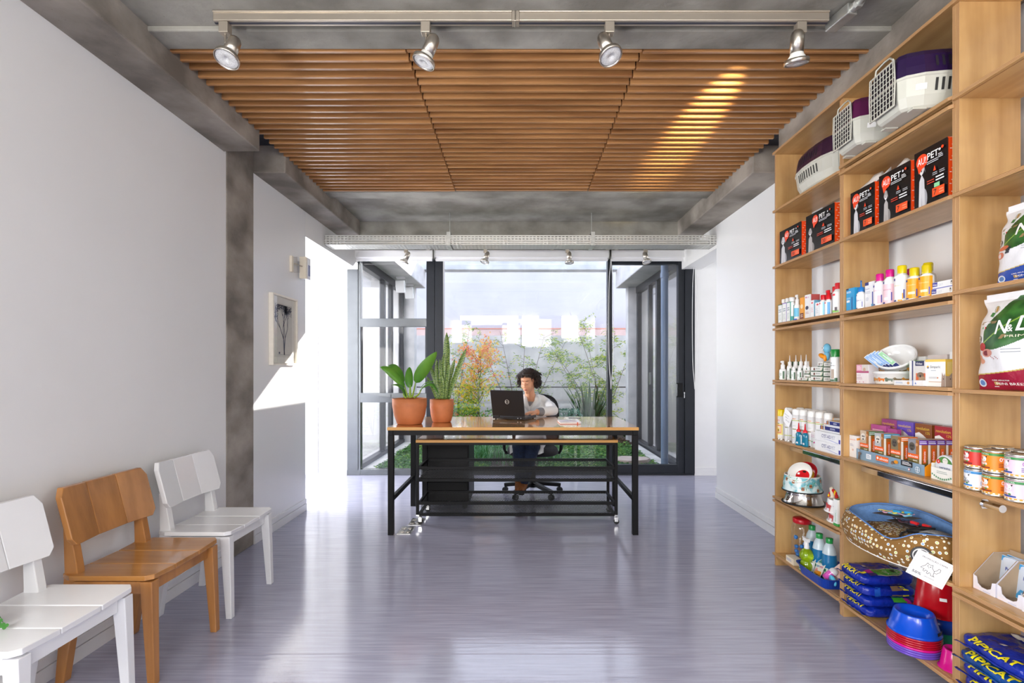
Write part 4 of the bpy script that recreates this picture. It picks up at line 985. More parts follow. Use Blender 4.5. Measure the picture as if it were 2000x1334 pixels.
unit('plywood shelving unit nearest the camera, with food bags and tins', 1.163, 1.797, S3+[.399], 1)

RZ = -PI/2
def deco(m, items, o, u, v, W, H, nrm, k0=0):
    o = Vector(o); u = Vector(u); v = Vector(v); nrm = Vector(nrm); k = k0
    for it in items:
        k += 1; e = nrm*(.00025*k)
        if it[0] == 'r':
            _, a, b, c, d, col = it; m.add([o+u*W*a+v*H*b+e, o+u*W*c+v*H*b+e, o+u*W*c+v*H*d+e, o+u*W*a+v*H*d+e], [(0, 1, 2, 3)], P(col))
        elif it[0] == 'p':
            m.add([o+u*W*a+v*H*b+e for a, b in it[1]], [tuple(range(len(it[1])))], P(it[2]))
        elif it[0] == 'c':
            _, a, b, r_, col = it[:5]; rx = r_*H if len(it) < 6 else it[5]*W
            m.add([o+u*(W*a+rx*math.cos(q*PI/9))+v*(H*b+r_*H*math.sin(q*PI/9))+e for q in range(18)], [tuple(range(18))], P(col))
        elif it[0] == 't':
            _, a, b, hf, s_, col, fit = it[:7]; m.text(s_, P(col), o+u*W*a+v*H*b+e, hf*H, u, v, 'l', .01, fit=fit*W, shear=it[7] if len(it) > 7 else 0)
        elif it[0] == 'T':      # vertical lettering
            _, a, b, hf, s_, col, fit = it; m.text(s_, P(col), o+u*W*a+v*H*b+e, hf*W, v, -u, 'l', .01, fit=fit*H)
        elif it[0] == 'l':      # block of small print: thin bars
            _, a, b, c, d, n_, col = it
            for q in range(n_):
                y = b+(d-b)*(q+.5)/n_; hh = (d-b)/n_*.22; x1 = c-(c-a)*(.25 if q % 3 == 2 else .05*(q % 2))
                m.add([o+u*W*a+v*H*(y-hh)+e, o+u*W*x1+v*H*(y-hh)+e, o+u*W*x1+v*H*(y+hh)+e, o+u*W*a+v*H*(y+hh)+e], [(0, 1, 2, 3)], P(col))
        if it[0] in 't': pass
def carton(label, X, Yf, Yn, z, h, d, front='f4f3ef', side=None, top=None, dc=(), sd=(), name='carton', cat='box', group=None, rz=0, lay=0):
    w_ = Yf-Yn; side = side or front; top = top or front
    m = MB().box(-w_/2, w_/2, 0, d, 0, h, P(front), front=P(front), side=P(side), top=P(top))
    deco(m, dc, (-w_/2, 0, 0), (1, 0, 0), (0, 0, 1), w_, h, (0, -1, 0))
    deco(m, sd, (w_/2, 0, 0), (0, 1, 0), (0, 0, 1), d, h, (1, 0, 0))
    o = m.build(name, loc=(X, (Yf+Yn)/2, z+.0005), rz=RZ+rz)
    return tag(o, label, cat, group)

# ---- puppy pad packs
def dogdeco(x, y, k, s_):
    """a seated dog seen from the front, about s_ pack heights tall"""
    c1, c2 = ('d4d4d8', 'a2a2aa') if k % 2 else ('b8b4b2', '8a8684')
    return [('c', x+.05, y+.14*s_, .20*s_, c2, .13*s_), ('p', [(x-.11*s_, y), (x-.085*s_, y+.5*s_), (x+.0, y+.62*s_), (x+.085*s_, y+.5*s_), (x+.115*s_, y)], c1), ('p', [(x-.012*s_, y), (x, y+.26*s_), (x+.012*s_, y)], c2),
            ('c', x, y+.74*s_, .13*s_, c1, .092*s_), ('p', [(x-.095*s_, y+.80*s_), (x-.13*s_, y+.62*s_), (x-.03*s_, y+.86*s_)], '4a4848'), ('p', [(x+.095*s_, y+.80*s_), (x+.13*s_, y+.62*s_), (x+.03*s_, y+.86*s_)], c2 if k % 2 else '4a4848'),
            ('c', x, y+.66*s_, .055*s_, 'e6e6e8', .046*s_), ('c', x, y+.685*s_, .020*s_, '1a1a1c', 0.018*s_), ('c', x-.025*s_, y+.77*s_, .013*s_, '1a1a1c', .007*s_), ('c', x+.025*s_, y+.77*s_, .013*s_, '1a1a1c', .007*s_)]
def padpack(label, X, Yf, Yn, z, h, num, k, flap):
    w_ = Yf-Yn; t = thing('puppy_pad_pack', label, 'pet pad pack', (X, (Yf+Yn)/2, z+.0005), RZ, 'black and orange puppy pad packs')
    m = MB().box(-w_/2, w_/2, 0, .185, 0, h, P('131215', .22), side=P('f2541b', .3), top=P('e9e6e2', .4))
    tall = w_ > .2
    bu, pu, pw = (.36, .50, .28) if tall else (.26, .42, .34)
    br = .125*h/w_
    it = dogdeco(.17 if tall else .24, .02, k, .90 if k % 2 else .72)+[
          ('c', bu, .80, .125, 'f2481b'), ('p', [(bu-br*.8, .74), (bu-br*.5, .60), (bu+br*.3, .70)], 'f2481b'), ('t', bu-br*.72, .745, .12, 'AU!', 'ffffff', 1.45*br), ('t', pu, .775, .115, 'PET', 'ffffff', pw),
          ('l', pu, .69, pu+pw, .75, 2, 'c9c9cf'), ('c', .80, .86, .022, 'd8d8dc'), ('c', .88, .88, .026, 'f2481b'), ('l', .76, .72, .90, .80, 3, 'e8e8ec'), ('p', [(.62, .54), (.70, .54), (.66, .63)], 'f2481b'), ('l', .60, .46, .74, .52, 2, 'b5b5bb'), ('l', .80, .46, .95, .52, 2, 'b5b5bb'),
          ('l', .44, .34, .66, .42, 2, 'c33a22'), ('l', .70, .34, .94, .44, 2, 'f0f0f2'), ('r', .60, .10, .95, .245, 'f2541b'), ('t', .63, .125, .095, num, '15141a', .15), ('l', .80, .12, .93, .21, 2, 'f9a27a')]
    if k == 5: it.append(('r', .66, .25, .82, .32, '8fd8a0'))
    deco(m, it, (-w_/2, 0, 0), (1, 0, 0), (0, 0, 1), w_, h, (0, -1, 0))
    deco(m, [('r', .0, .02, .012, .98, '1c1a1e')]+[('r', .03+.10*((q*7) % 3)/3, .03+q*.064, .07+.12*((q*7) % 3)/3, .045+q*.064, 'fbe3d6') for q in range(15)], (w_/2, 0, 0), (0, 1, 0), (0, 0, 1), .185, h, (1, 0, 0))
    m.build('pack', t, bev=.004, seg=2)
    q = random.Random(k); N = 14; hh = [flap*(.3+.7*abs(math.sin(i*.55+k)))*q.uniform(.8, 1.1) for i in range(N+1)]
    MB().sheet(lambda u, v: (-w_/2+u*w_, .006+.06*v+.02*math.sin(u*9)*v, h-.002+v*hh[int(u*N+.5)]), N, 3, P('e6e4e2', .25)).build('crumpled_wrapper_top', t, solid=.001)
    return t
padpack('black and orange puppy pad pack marked 30 on the far shelving unit, left one', 1.585, 3.015, 2.786, S1[5], .20, '30', 1, .022)
padpack('black and orange puppy pad pack marked 30 on the far shelving unit, right one', 1.585, 2.741, 2.495, S1[5], .207, '30', 2, .02)
padpack('black puppy pad pack marked 7 with a folded wrapper top, leftmost in the middle unit', 1.588, 2.378, 2.218, S2[5], .205, '7', 3, .07)
padpack('black puppy pad pack marked 7 with a grey seated dog, between two others', 1.586, 2.188, 2.012, S2[5], .213, '7', 4, .045)
padpack('black puppy pad pack marked 7 with a green sticker, rightmost in the middle unit', 1.584, 1.990, 1.835, S2[5], .225, '7', 5, .018)

# ---- pet carriers
M_CREAM = mat('cream_plastic', srgb('c9c9bd'), .35, var=.04)
def carrier(label, loc, rz, topcol, L_=.36, sc_=1.0):
    t = thing('pet_carrier', label, 'pet carrier', loc, rz, 'pet carriers on the top shelf'); mt = P(topcol, .3)
    half = [(.074, 0), (.096, .018), (.116, .07), (.124, .14), (.124, .22), (.112, .30), (.085, L_)]
    ring = half+[(-x, y) for x, y in half[::-1]]
    def lv(z, kx, ky): return [(x*kx, L_/2+(y-L_/2)*ky, z) for x, y in ring]
    n = len(ring)
    def loft(m, levels, mt_, cap0=False, cap1=False):
        v = [p for l in levels for p in l]; f = [(j*n+i, j*n+(i+1) % n, (j+1)*n+(i+1) % n, (j+1)*n+i) for j in range(len(levels)-1) for i in range(n)]
        m.add(v, f, mt_)
        if cap0: m.add(levels[0], [tuple(range(n))[::-1]], mt_)
        if cap1: m.add(levels[-1], [tuple(range(n))], mt_)
    m = MB(); loft(m, [lv(.004, .74, .84), lv(.012, .80, .90), (lv(.045, .92, .97)), lv(.108, 1, 1), lv(.110, 1.04, 1.02), lv(.118, 1.04, 1.02)], M_CREAM, True)
    for s in (-1, 1):
        for y in (.07, .27): m.cbox((s*.075, y, .004), (.03, .05, .008), M_CREAM)
    b = m.build('lower_shell', t, bev=.004)
    m = MB(); loft(m, [lv(.118, 1.02, 1.01), lv(.150, .99, 1), lv(.190, .93, .97), lv(.212, .82, .92), lv(.218, .70, .82)], mt, False, True)
    m.cbox((0, .06, .218), (.08, .035, .014), mt); m.build('upper_shell', t, bev=.004)
    m = MB(); dk = P('1a1420', .7); ks = P('2a2a28', .7)
    def onside(s, y, z):      # point on the side surface
        for (xa, ya), (xb, yb) in zip(half, half[1:]):
            if ya <= y <= yb: x = xa+(xb-xa)*(y-ya)/(yb-ya); break
        kx = .92+(z-.045)/.063*.08 if z < .108 else 1.0-max(0, z-.150)/.04*.06
        return (s*(x*kx+.0012), y, z)
    for s in (-1, 1):
        for z0, z1, mm in ((.055, .098, ks), (.140, .180, dk)):
            for i in range(9):
                y = .105+i*.021; m.add([onside(s, y, z0), onside(s, y+.009, z0), onside(s, y+.009, z1), onside(s, y, z1)], [(0, 1, 2, 3) if s > 0 else (3, 2, 1, 0)], mm)
    m.build('air_slots', t)
    m = MB(); m.add([(-.068, -.0015, .03), (.068, -.0015, .03), (.072, -.0015, .11), (.068, -.0015, .19), (-.068, -.0015, .19), (-.072, -.0015, .11)], [(0, 1, 2, 3, 4, 5)], dk)  # dark panel behind the bars, the interior's shade put into its colour
    m.build('door_dark_panel', t)
    m = MB(); g = M_CREAM
    for i in range(8): x = -.062+i*.0177; m.cyl((x*1.0, -.008, .026), (x, -.008, .194), .0017, g, n=6)
    for i in range(9): z = .03+i*.0202; m.cyl((-.070, -.008, z), (.070, -.008, z), .0017, g, n=6)
    m.tube([(-.070, -.008, .026), (.070, -.008, .026), (.074, -.008, .11), (.070, -.008, .194), (-.070, -.008, .194), (-.074, -.008, .11)], .0028, g, 6, close=True)
    m.build('wire_door', t)
    MB().tube([(-.05, -.002, .190), (-.045, .0, .222), (-.01, .01, .236), (.02, .01, .232), (.055, -.002, .205)], .0035, g, 6).build('handle_wire', t)
    m = MB(); s = 1; m.add([onside(1, .045, .062), onside(1, .078, .062), onside(1, .078, .083), onside(1, .045, .083)], [(0, 1, 2, 3)], P('f4f4f2', .5)); m.v = [p+Vector((.0006, 0, 0)) for p in m.v]; m.build('price_sticker', t)
    t.scale = (sc_, sc_, sc_)
carrier('dark purple and cream pet carrier seen side-on, farthest along the top shelf', (1.668, 2.478, S1[6]+.0005), 0, '2e1636', .36)
carrier('magenta-topped cream pet carrier with its wire door facing the room', (1.480, 2.263, S2[6]+.0005), RZ-.06, '561844', .36, .95)
carrier('violet-topped cream pet carrier, the largest and nearest the camera', (1.462, 1.990, S2[6]+.0005), RZ-.06, '28153f', .36, 1.03)

# ---- dog food bags (third unit)
def in_poly(p, poly):
    x, y = p; c = False; j = len(poly)-1
    for i in range(len(poly)):
        if (poly[i][1] > y) != (poly[j][1] > y) and x < (poly[j][0]-poly[i][0])*(y-poly[i][1])/(poly[j][1]-poly[i][1])+poly[i][0]: c = not c
        j = i
    return c
def food_bag(label, X, Yf, z, w_, h, band, seed, lean, sub):
    t = thing('dog_food_bag', label, 'food bag', (X, Yf-w_/2, z+.0005), RZ, 'white dog food bags with a green leaf')
    r = random.Random(seed); film = 'wrinkled_film_%s' % band
    Wh = mat('white_bag_film', srgb('e9e9ec'), .25, var=.02, bump=.35, bscale=14); Bd = mat(film, srgb(band), .2, var=.25, bump=.7, bscale=16)
    G1 = mat('printed_leaf_green', srgb('3f7a35'), .3, col2=srgb('1f4a22'), scale=22, detail=6, bump=.25, bscale=14); G2 = mat('printed_leaf_vein', srgb('8fb548'), .3); GD = mat('gold_line', srgb('c9b25a'), .3)
    def wd(v): return 1-.10*math.exp(-((v-.86)/.07)**2)-.05*math.exp(-((v-.30)/.08)**2)+.02*math.sin(v*14+seed)
    def S(u, v, s=1):
        e = (max(0, math.sin(PI*u))**.55)*(max(0, math.sin(PI*min(1, v*1.04)))**.55) if v < .96 else 0
        wr = .0035*noise.noise(Vector((u*6, v*7, seed)))
        return Vector(((u-.5)*w_*wd(v), .055-s*(.05*e)-wr*e+lean*v*h, v*h))
    def region(u, v):
        lo = .16+.10*u*u+.03*u
        if v < lo: return Bd
        if v < lo+.012: return GD
        # leaf shape
        a = .12+.26*u; ctr = .40+.50*u+.05*math.sin(u*3); half_ = .30*max(0, math.sin(min(PI, PI*(u-.08)/1.15)))**.6
        if u > .13 and abs(v-ctr-.06) < half_ and v > .40+.1*(1-u)*.3: return G2 if abs(v-ctr-.02) < .008 else G1
        return Wh
    nu, nv = (150, 170) if seed < 9 else (20, 20)
    V = [S(i/nu, j/nv) for j in range(nv+1) for i in range(nu+1)]
    m = MB(); by = {}
    for j in range(nv):
        for i in range(nu):
            by.setdefault(region((i+.5)/nu, (j+.5)/nv).name, []).append((j*(nu+1)+i, j*(nu+1)+i+1, (j+1)*(nu+1)+i+1, (j+1)*(nu+1)+i))
    mm = {q.name: q for q in (Wh, Bd, G1, G2, GD)}; n0 = 0; m.v = V[:]
    for k, fs in by.items():
        m.mats.append(mm[k]); ii = len(m.mats)-1
        for f in fs: m.f.append(f); m.mi.append(ii); m.sm.append(True)
    m.sheet(lambda u, v: S(1-u, v, -1), 24, 24, Wh)
    def put(fn_items):
        q = MB(); fn_items(q)
        q.v = [(lambda s_: s_+Vector((0, -.0016-p.y, 0)))(S(min(.995, max(.005, p.x)), min(.99, max(.01, p.z)))) for p in q.v]
        for f, mi_, sm in zip(q.f, q.mi, q.sm): pass
        n1 = len(m.v); m.v += q.v
        for f, mi_ in zip(q.f, q.mi):
            mt = q.mats[mi_]
            if mt not in m.mats: m.mats.append(mt)
            m.f.append(tuple(n1+a for a in f)); m.mi.append(m.mats.index(mt)); m.sm.append(False)
    asp = w_/h
    def art(q):
        def tx(s_, c, u, v, hh, fit, sh=0): q.text(s_, P(c, .3), (u, 0, v), hh, fit=fit, align='fit', shear=sh, off=.012, dens=True)
        q.add([(.38, .0006, .545), (.80, .0006, .545), (.84, .0006, .59), (.42, .0006, .59)], [(0, 1, 2, 3)], P('8a6f45')); tx('PRIME', 'f3ead2', .45, .553, .027, .28)
        tx('N', 'fbfbf8', .30, .60, .15, .17, .12); tx('&', 'fbfbf8', .47, .615, .075, .07); tx('D', 'fbfbf8', .55, .62, .155, .20, .08)
        q.add([(.07, 0, .715), (.30, 0, .715), (.32, 0, .742), (.09, 0, .742)], [(0, 1, 2, 3)], P('8a7550')); tx('MINI', 'ffffff', .10, .72, .017, .12)
        for i, c in enumerate(('3b8a4a', 'f5f5f5', 'c8353a')): q.add([(.105+i*.022, 0, .665), (.127+i*.022, 0, .665), (.127+i*.022, 0, .688), (.105+i*.022, 0, .688)], [(0, 1, 2, 3)], P(c))
        q.lathe([(.030, 0), (.036, 0)], P('8a8f4a'), 18, (.22, 0, .87), Matrix.Rotation(PI/2, 3, 'X'), False); q.disc((.22, -.0002, .87), .018, P('b58a4a'), (0, -1, 0), 8, .03)
        q.add([(.16, 0, .80), (.22, 0, .785), (.22, 0, .83), (.16, 0, .84)], [(0, 1, 2, 3)], P('3f7f45'))
        q.disc((.055, -.0002, .555), .05, P('6b5a4a'), (0, -1, 0), 18, .042); q.disc((.055, -.0005, .555), .04, P('f2efe8'), (0, -1, 0), 18, .033); tx('CARNES', '6b5a4a', .025, .55, .012, .06)
        if sub == 0:
            q.disc((.15, -.0004, .47), .10, P('d9704e'), (0, -1, 0), 14, .030); q.disc((.10, -.0006, .38), .075, P('d97a62'), (0, -1, 0), 14, .045)
            for i in range(9): q.disc((.21+.022*(i % 3)+.01*(i//3), -.0008, .40+.026*(i//3)), .014, P('26303a'), (0, -1, 0), 8, .015)
        else:
            q.disc((.12, -.0004, .47), .06, P('b9323c'), (0, -1, 0), 14, .045); q.disc((.20, -.0006, .40), .08, P('c98a7a'), (0, -1, 0), 14, .045); q.disc((.19, -.0008, .40), .05, P('7a2430'), (0, -1, 0), 10, .03)
            q.disc((.07, -.0006, .35), .035, P('e09a78'), (0, -1, 0), 10, .03); q.disc((.11, -.0008, .31), .05, P('e0a084'), (0, -1, 0), 10, .028)
            for i in range(6): q.disc((.26+.022*i, -.0006, .36-.012*(i % 3)), .007, P('a02434'), (0, -1, 0), 6, .006)
        for i in range(2): q.add([(.42, 0, .43-i*.03), (.64, 0, .43-i*.03), (.64, 0, .438-i*.03), (.42, 0, .438-i*.03)], [(0, 1, 2, 3)], P('9aa0a4'))
        tx('2,5kg', 'ffffff', .80, .175, .03, .14)
        q.add([(.27, .0003, .055), (.85, .0003, .055), (.85, .0003, .09), (.27, .0003, .09)], [(0, 1, 2, 3)], P('b99a5a')); tx('MINI BREEDS', 'ffffff', .29, .058, .027, .40); tx('C\u00c3ES ADULTOS', 'ffffff', .25, .10, .013, .22)
        for i in range(1): q.add([(.25, 0, .035), (.9, 0, .035), (.9, 0, .042), (.25, 0, .042)], [(0, 1, 2, 3)], P('e8e8ee'))
        q.disc((.09, -.0002, .075), .06, P('dfe8f5'), (0, -1, 0), 16, .045); q.disc((.09, -.0004, .075), .04, P('5b86c5'), (0, -1, 0), 12, .03)
        dog = [(0, 0), (.02, 0), (.03, .03), (.11, .03), (.12, 0), (.14, 0), (.145, .05), (.165, .075), (.15, .08), (.13, .06), (.05, .062), (.02, .085), (-.01, .07), (-.015, .055), (0, .05)]
        q.add([(.66+a*1.2, -.0004, .085+b*.85) for a, b in dog], [tuple(range(len(dog)))], P('f6f6f4'))
        q.disc((.90, -.0002, .50), .06, P('f2f2f0'), (0, -1, 0), 14, .028)
    put(art)
    b = m.build('bag', t)
    MB().box(-.46*w_, .46*w_, -.0012+.055+lean*h, .0012+.055+lean*h, h-.002, h+.014, Wh).build('heat_seal', t)
    return t
food_bag('white and blue dog food bag leaning on the upper shelf of the nearest unit', 1.570, 1.690, S3[4], .28, .25, '2f55b5', 3, .12, 0)
food_bag('white and crimson dog food bag on the shelf below the blue one', 1.560, 1.745, S3[3], .29, .312, 'a81f3e', 5, .06, 1)
food_bag('back of a pale food bag standing behind the white and blue one', 1.655, 1.610, S3[4], .22, .31, '9aa0a8', 9, .10, 0)

# ---- food tins
def tin(label, X, Y, z, col, band, txt, rz, name_c='ffffff'):
    t = thing('food_tin', label, 'tin', (X, Y, z+.0005), RZ+rz, 'stacked pet food tins'); r_, h = .0355, .0755
    tm = mat('tin_metal', (.75, .72, .66), .25, .9, var=.05)
    MB().lathe([(0, .001), (r_-.002, .0), (r_, .002), (r_, .005), (r_-.001, .007), (r_-.001, h-.007), (r_, h-.005), (r_, h-.001), (r_-.002, h), (r_-.003, h-.003), (0, h-.003)], tm, 36).build('can', t)
    m = MB(); R_ = r_+.0002
    m.lathe([(R_, .007), (R_, .068)], P(col, .35), 36); m.lathe([(R_+.0003, .058), (R_+.0003, .0665)], P(band, .35), 36)
    m.lathe([(R_+.0003, .0075), (R_+.0003, .013)], P('d9a13a' if col != 'ffffff' else '3b8fd0', .35), 36)
    for q in range(18): m.lathe([(R_+.0006, .0085), (R_+.0006, .0118)], P('f2efe6', .4), 1, a0=q*2*PI/18, a1=q*2*PI/18+.15)
    A = -PI/2+.55
    dc_ = '5a5f68' if col == 'f4f6fa' else 'ffffff'
    m.text('Pet', P(dc_), (0, 0, .0365), .009, cyl=(R_+.0006, A-1.05), off=.02); m.text('Delicia', P(dc_), (0, 0, .0265), .010, cyl=(R_+.0006, A-1.15), off=.02, fit=.030)
    m.text('100% NATURAL', P('f4f8f0'), (0, 0, .0595), .0055, cyl=(R_+.0008, A-1.1), fit=.034)
    m.text('0%', P(dc_ if col != 'f6c9dc' else '9a6ab0'), (0, 0, .041), .013, cyl=(R_+.0006, A+.55), off=.01)
    for z_ in (.022, .027, .032): m.lathe([(R_+.0006, z_), (R_+.0006, z_+.0022)], P(txt), 6, a0=A+.5, a1=A+1.15)
    m.lathe([(R_+.0006, .015), (R_+.0006, .0205)], P(txt), 8, a0=A-1.15, a1=A-.1)
    def pt(a, z_, e=.0008): return ((R_+e)*math.cos(a), (R_+e)*math.sin(a), z_)
    m.add([pt(A-.55+.17*math.cos(q*PI/7), .045+.0085*math.sin(q*PI/7)) for q in range(14)], [tuple(range(14))], P('fafafa'))
    for e_ in (-.17, .17): m.add([pt(A-.55+e_, .048, .001), pt(A-.55+e_*1.5, .056, .001), pt(A-.55+e_*.5, .054, .001)], [(0, 1, 2)], P('fafafa' if e_ < 0 else '2a2a30'))
    m.add([pt(A-.55+.03*math.cos(q*PI/4), .041+.0015*math.sin(q*PI/4), .0011) for q in range(8)], [tuple(range(8))], P('3a3a40'))
    m.add([pt(A-.95+.22*math.cos(q*PI/6), .0235+.004*math.sin(q*PI/6), .0004) for q in range(12)], [tuple(range(12))], P('c98a4a'))
    m.add([pt(A-.55+.12*math.cos(q*PI/6), .0240+.003*math.sin(q*PI/6), .0010) for q in range(12)], [tuple(range(12))], P('4f8a3a'))
    m.build('paper_label', t)
TY = (1.742, 1.664, 1.586)
for i, (cu, cl, bu_, bl_, tu, tl_, nu_, nl_) in enumerate((('d8392f', 'f4f6fa', '3f8a3f', '3b8fd0', '7a1f22', '2f7fc8', 'red label pet food tin on top of the white one, front row', 'white and blue label pet food tin under the red one'),
                                                  ('f08a1f', 'f08a1f', '3f8a3f', '3f8a3f', '8a3a1a', '8a3a1a', 'orange label pet food tin, upper one of the front row', 'orange label pet food tin, lower one of the front row'),
                                                  ('f6c9dc', 'f6c9dc', '3f8a4f', '3f8a4f', '2a4f9a', '2a4f9a', 'pink label pet food tin, upper one of the front row', 'pink label pet food tin, lower one of the front row'))):
    X = 1.607 if i == 0 else 1.598
    tin(nl_, X, TY[i], S3[2], cl, bl_, tl_, .05*i); tin(nu_, X, TY[i], S3[2]+.0762, cu, bu_, tu, -.08*i)
for i, (c, lb) in enumerate((('f08a1f', 'pet food tin behind the red one, only its lid showing'), ('f6c9dc', 'pet food tin behind the orange ones, only its lid showing'), ('d8392f', 'pet food tin behind the pink ones, only its lid showing'))):
    tin(lb+', upper row', 1.682, TY[i]-.004, S3[2]+.0762, c, '3f8a3f', '7a1f22', .3); tin(lb.replace('only its lid showing', 'hidden under the upper tin'), 1.682, TY[i]-.004, S3[2], c, '3f8a3f', '7a1f22', .5)

# ---- pouch display boxes
def display(label, Yf, Yn, X, z, txt1, txt2):
    w_ = Yf-Yn; t = thing('display_box', label, 'display box', (X, (Yf+Yn)/2, z+.0005), RZ, 'open cardboard displays of cat food pouches')
    kr = mat('kraft_cardboard', srgb('b09a80'), .8, var=.1); wt = P('e6e6f2', .4); h0, h1, d = .048, .125, .13
    for x in (-w_/2, w_/2):
        m = MB()
        for s, mt in ((-.0012, wt if x < 0 else kr), (.0012, kr if x < 0 else wt)):
            m.add([(x+s, 0, 0), (x+s, 0, h0), (x+s, .072, h1), (x+s, d, h1), (x+s, d, 0)], [(0, 1, 2, 3, 4)], mt)
        m.build('side_wall', t)
    m = MB()
    fr = [(-w_/2, 0), (w_/2, 0), (w_/2, h0), (w_/2-.012, h0-.004), (w_/2-.016, .022), (w_/2-.03, .014), (-w_/2+.03, .014), (-w_/2+.016, .022), (-w_/2+.012, h0-.004), (-w_/2, h0)]
    m.prism(fr, -.0012, .0012, wt, 'xz'); deco(m, [('r', .06, .15, .3, .6, 'f3e6f0'), ('l', .45, .2, .8, .5, 2, 'b5b8d8')], (-w_/2, -.0014, 0), (1, 0, 0), (0, 0, 1), w_, .014, (0, -1, 0)); m.build('front_lip', t)
    MB().box(-w_/2, w_/2, 0, d, .0, .002, kr).box(-w_/2, w_/2, d-.001, d+.001, 0, h1+.01, kr).build('floor_and_back', t)
    return t
def pouch(label, X, Y, z, rz, ln):
    t = thing('cat_food_pouch', label, 'pouch', (X, Y, z), RZ+rz, 'blue and white cat food pouches'); w_, h = .085, .115
    def S(u, v, e=0): return Vector(((u-.5)*w_, ln*v*h-.009*math.sin(PI*u)*math.sin(PI*v)**.7-e, v*h))
    m = MB(); m.sheet(lambda u, v: S(u, v), 12, 14, mat('pouch_film', srgb('dfe8f4'), .25, col2=srgb('c4d4ec'), scale=6))
    m.sheet(lambda u, v: S(1-u, v)+Vector((0, .004+.014*math.sin(PI*u)*math.sin(PI*v), 0)), 8, 8, P('cfd8e6'))
    q = MB(); q.add([(.02, 0, .84), (.98, 0, .84), (.98, 0, .99), (.02, 0, .99)], [(0, 1, 2, 3)], P('3f9ad6')); q.add([(.0, 0, .1), (.2, 0, .3), (.35, 0, .3), (.3, 0, .02), (.0, 0, .02)], [(0, 1, 2, 3, 4)], P('4aa0d8'))
    q.text('Premier', P('2a3f9a'), (.28, -.0004, .60), .11, fit=.68, align='fit', off=.015); q.text('GOURMET', P('6a7fa8'), (.34, -.0004, .51), .05, fit=.5, align='fit')
    q.disc((.55, -.0006, .20), .24, P('8a7466'), (0, -1, 0), 14, .17); q.add([(.36, -.0008, .3), (.42, -.0008, .44), (.5, -.0008, .34)], [(0, 1, 2)], P('8a7466')); q.add([(.6, -.0008, .34), (.7, -.0008, .44), (.74, -.0008, .3)], [(0, 1, 2)], P('8a7466'))
    for e in (.46, .64): q.disc((e, -.0010, .25), .035, P('d8c24a'), (0, -1, 0), 8, .025)
    q.disc((.55, -.0010, .17), .03, P('d99a8a'), (0, -1, 0), 6, .02)
    q.v = [S(p.x, min(.99, p.z), .0007-p.y) for p in q.v]; n1 = len(m.v); m.v += q.v
    for f, mi_ in zip(q.f, q.mi):
        mt = q.mats[mi_]
        if mt not in m.mats: m.mats.append(mt)
        m.f.append(tuple(n1+a for a in f)); m.mi.append(m.mats.index(mt)); m.sm.append(False)
    m.build('pouch', t)
z3 = S3[1]
display('open cardboard display on the lower shelf, left compartment with a pouch', 1.776, 1.694, 1.625, z3, 'a', 'b')
display('open cardboard display on the lower shelf, right compartment beside the first', 1.690, 1.606, 1.627, z3, 'a', 'b')
display('third cardboard display on the lower shelf, cut off by the picture edge', 1.602, 1.50, 1.622, z3, 'a', 'b')
pouch('blue and white cat food pouch at the back of the left compartment', 1.712, 1.733, z3+.003, 0, .12); pouch('blue and white cat food pouch standing in the right compartment', 1.690, 1.648, z3+.003, .03, .12)
pouch('cat food pouch standing behind the others, left', 1.738, 1.733, z3+.004, 0, .05); pouch('cat food pouch standing behind the others, right', 1.722, 1.648, z3+.004, .03, .05)

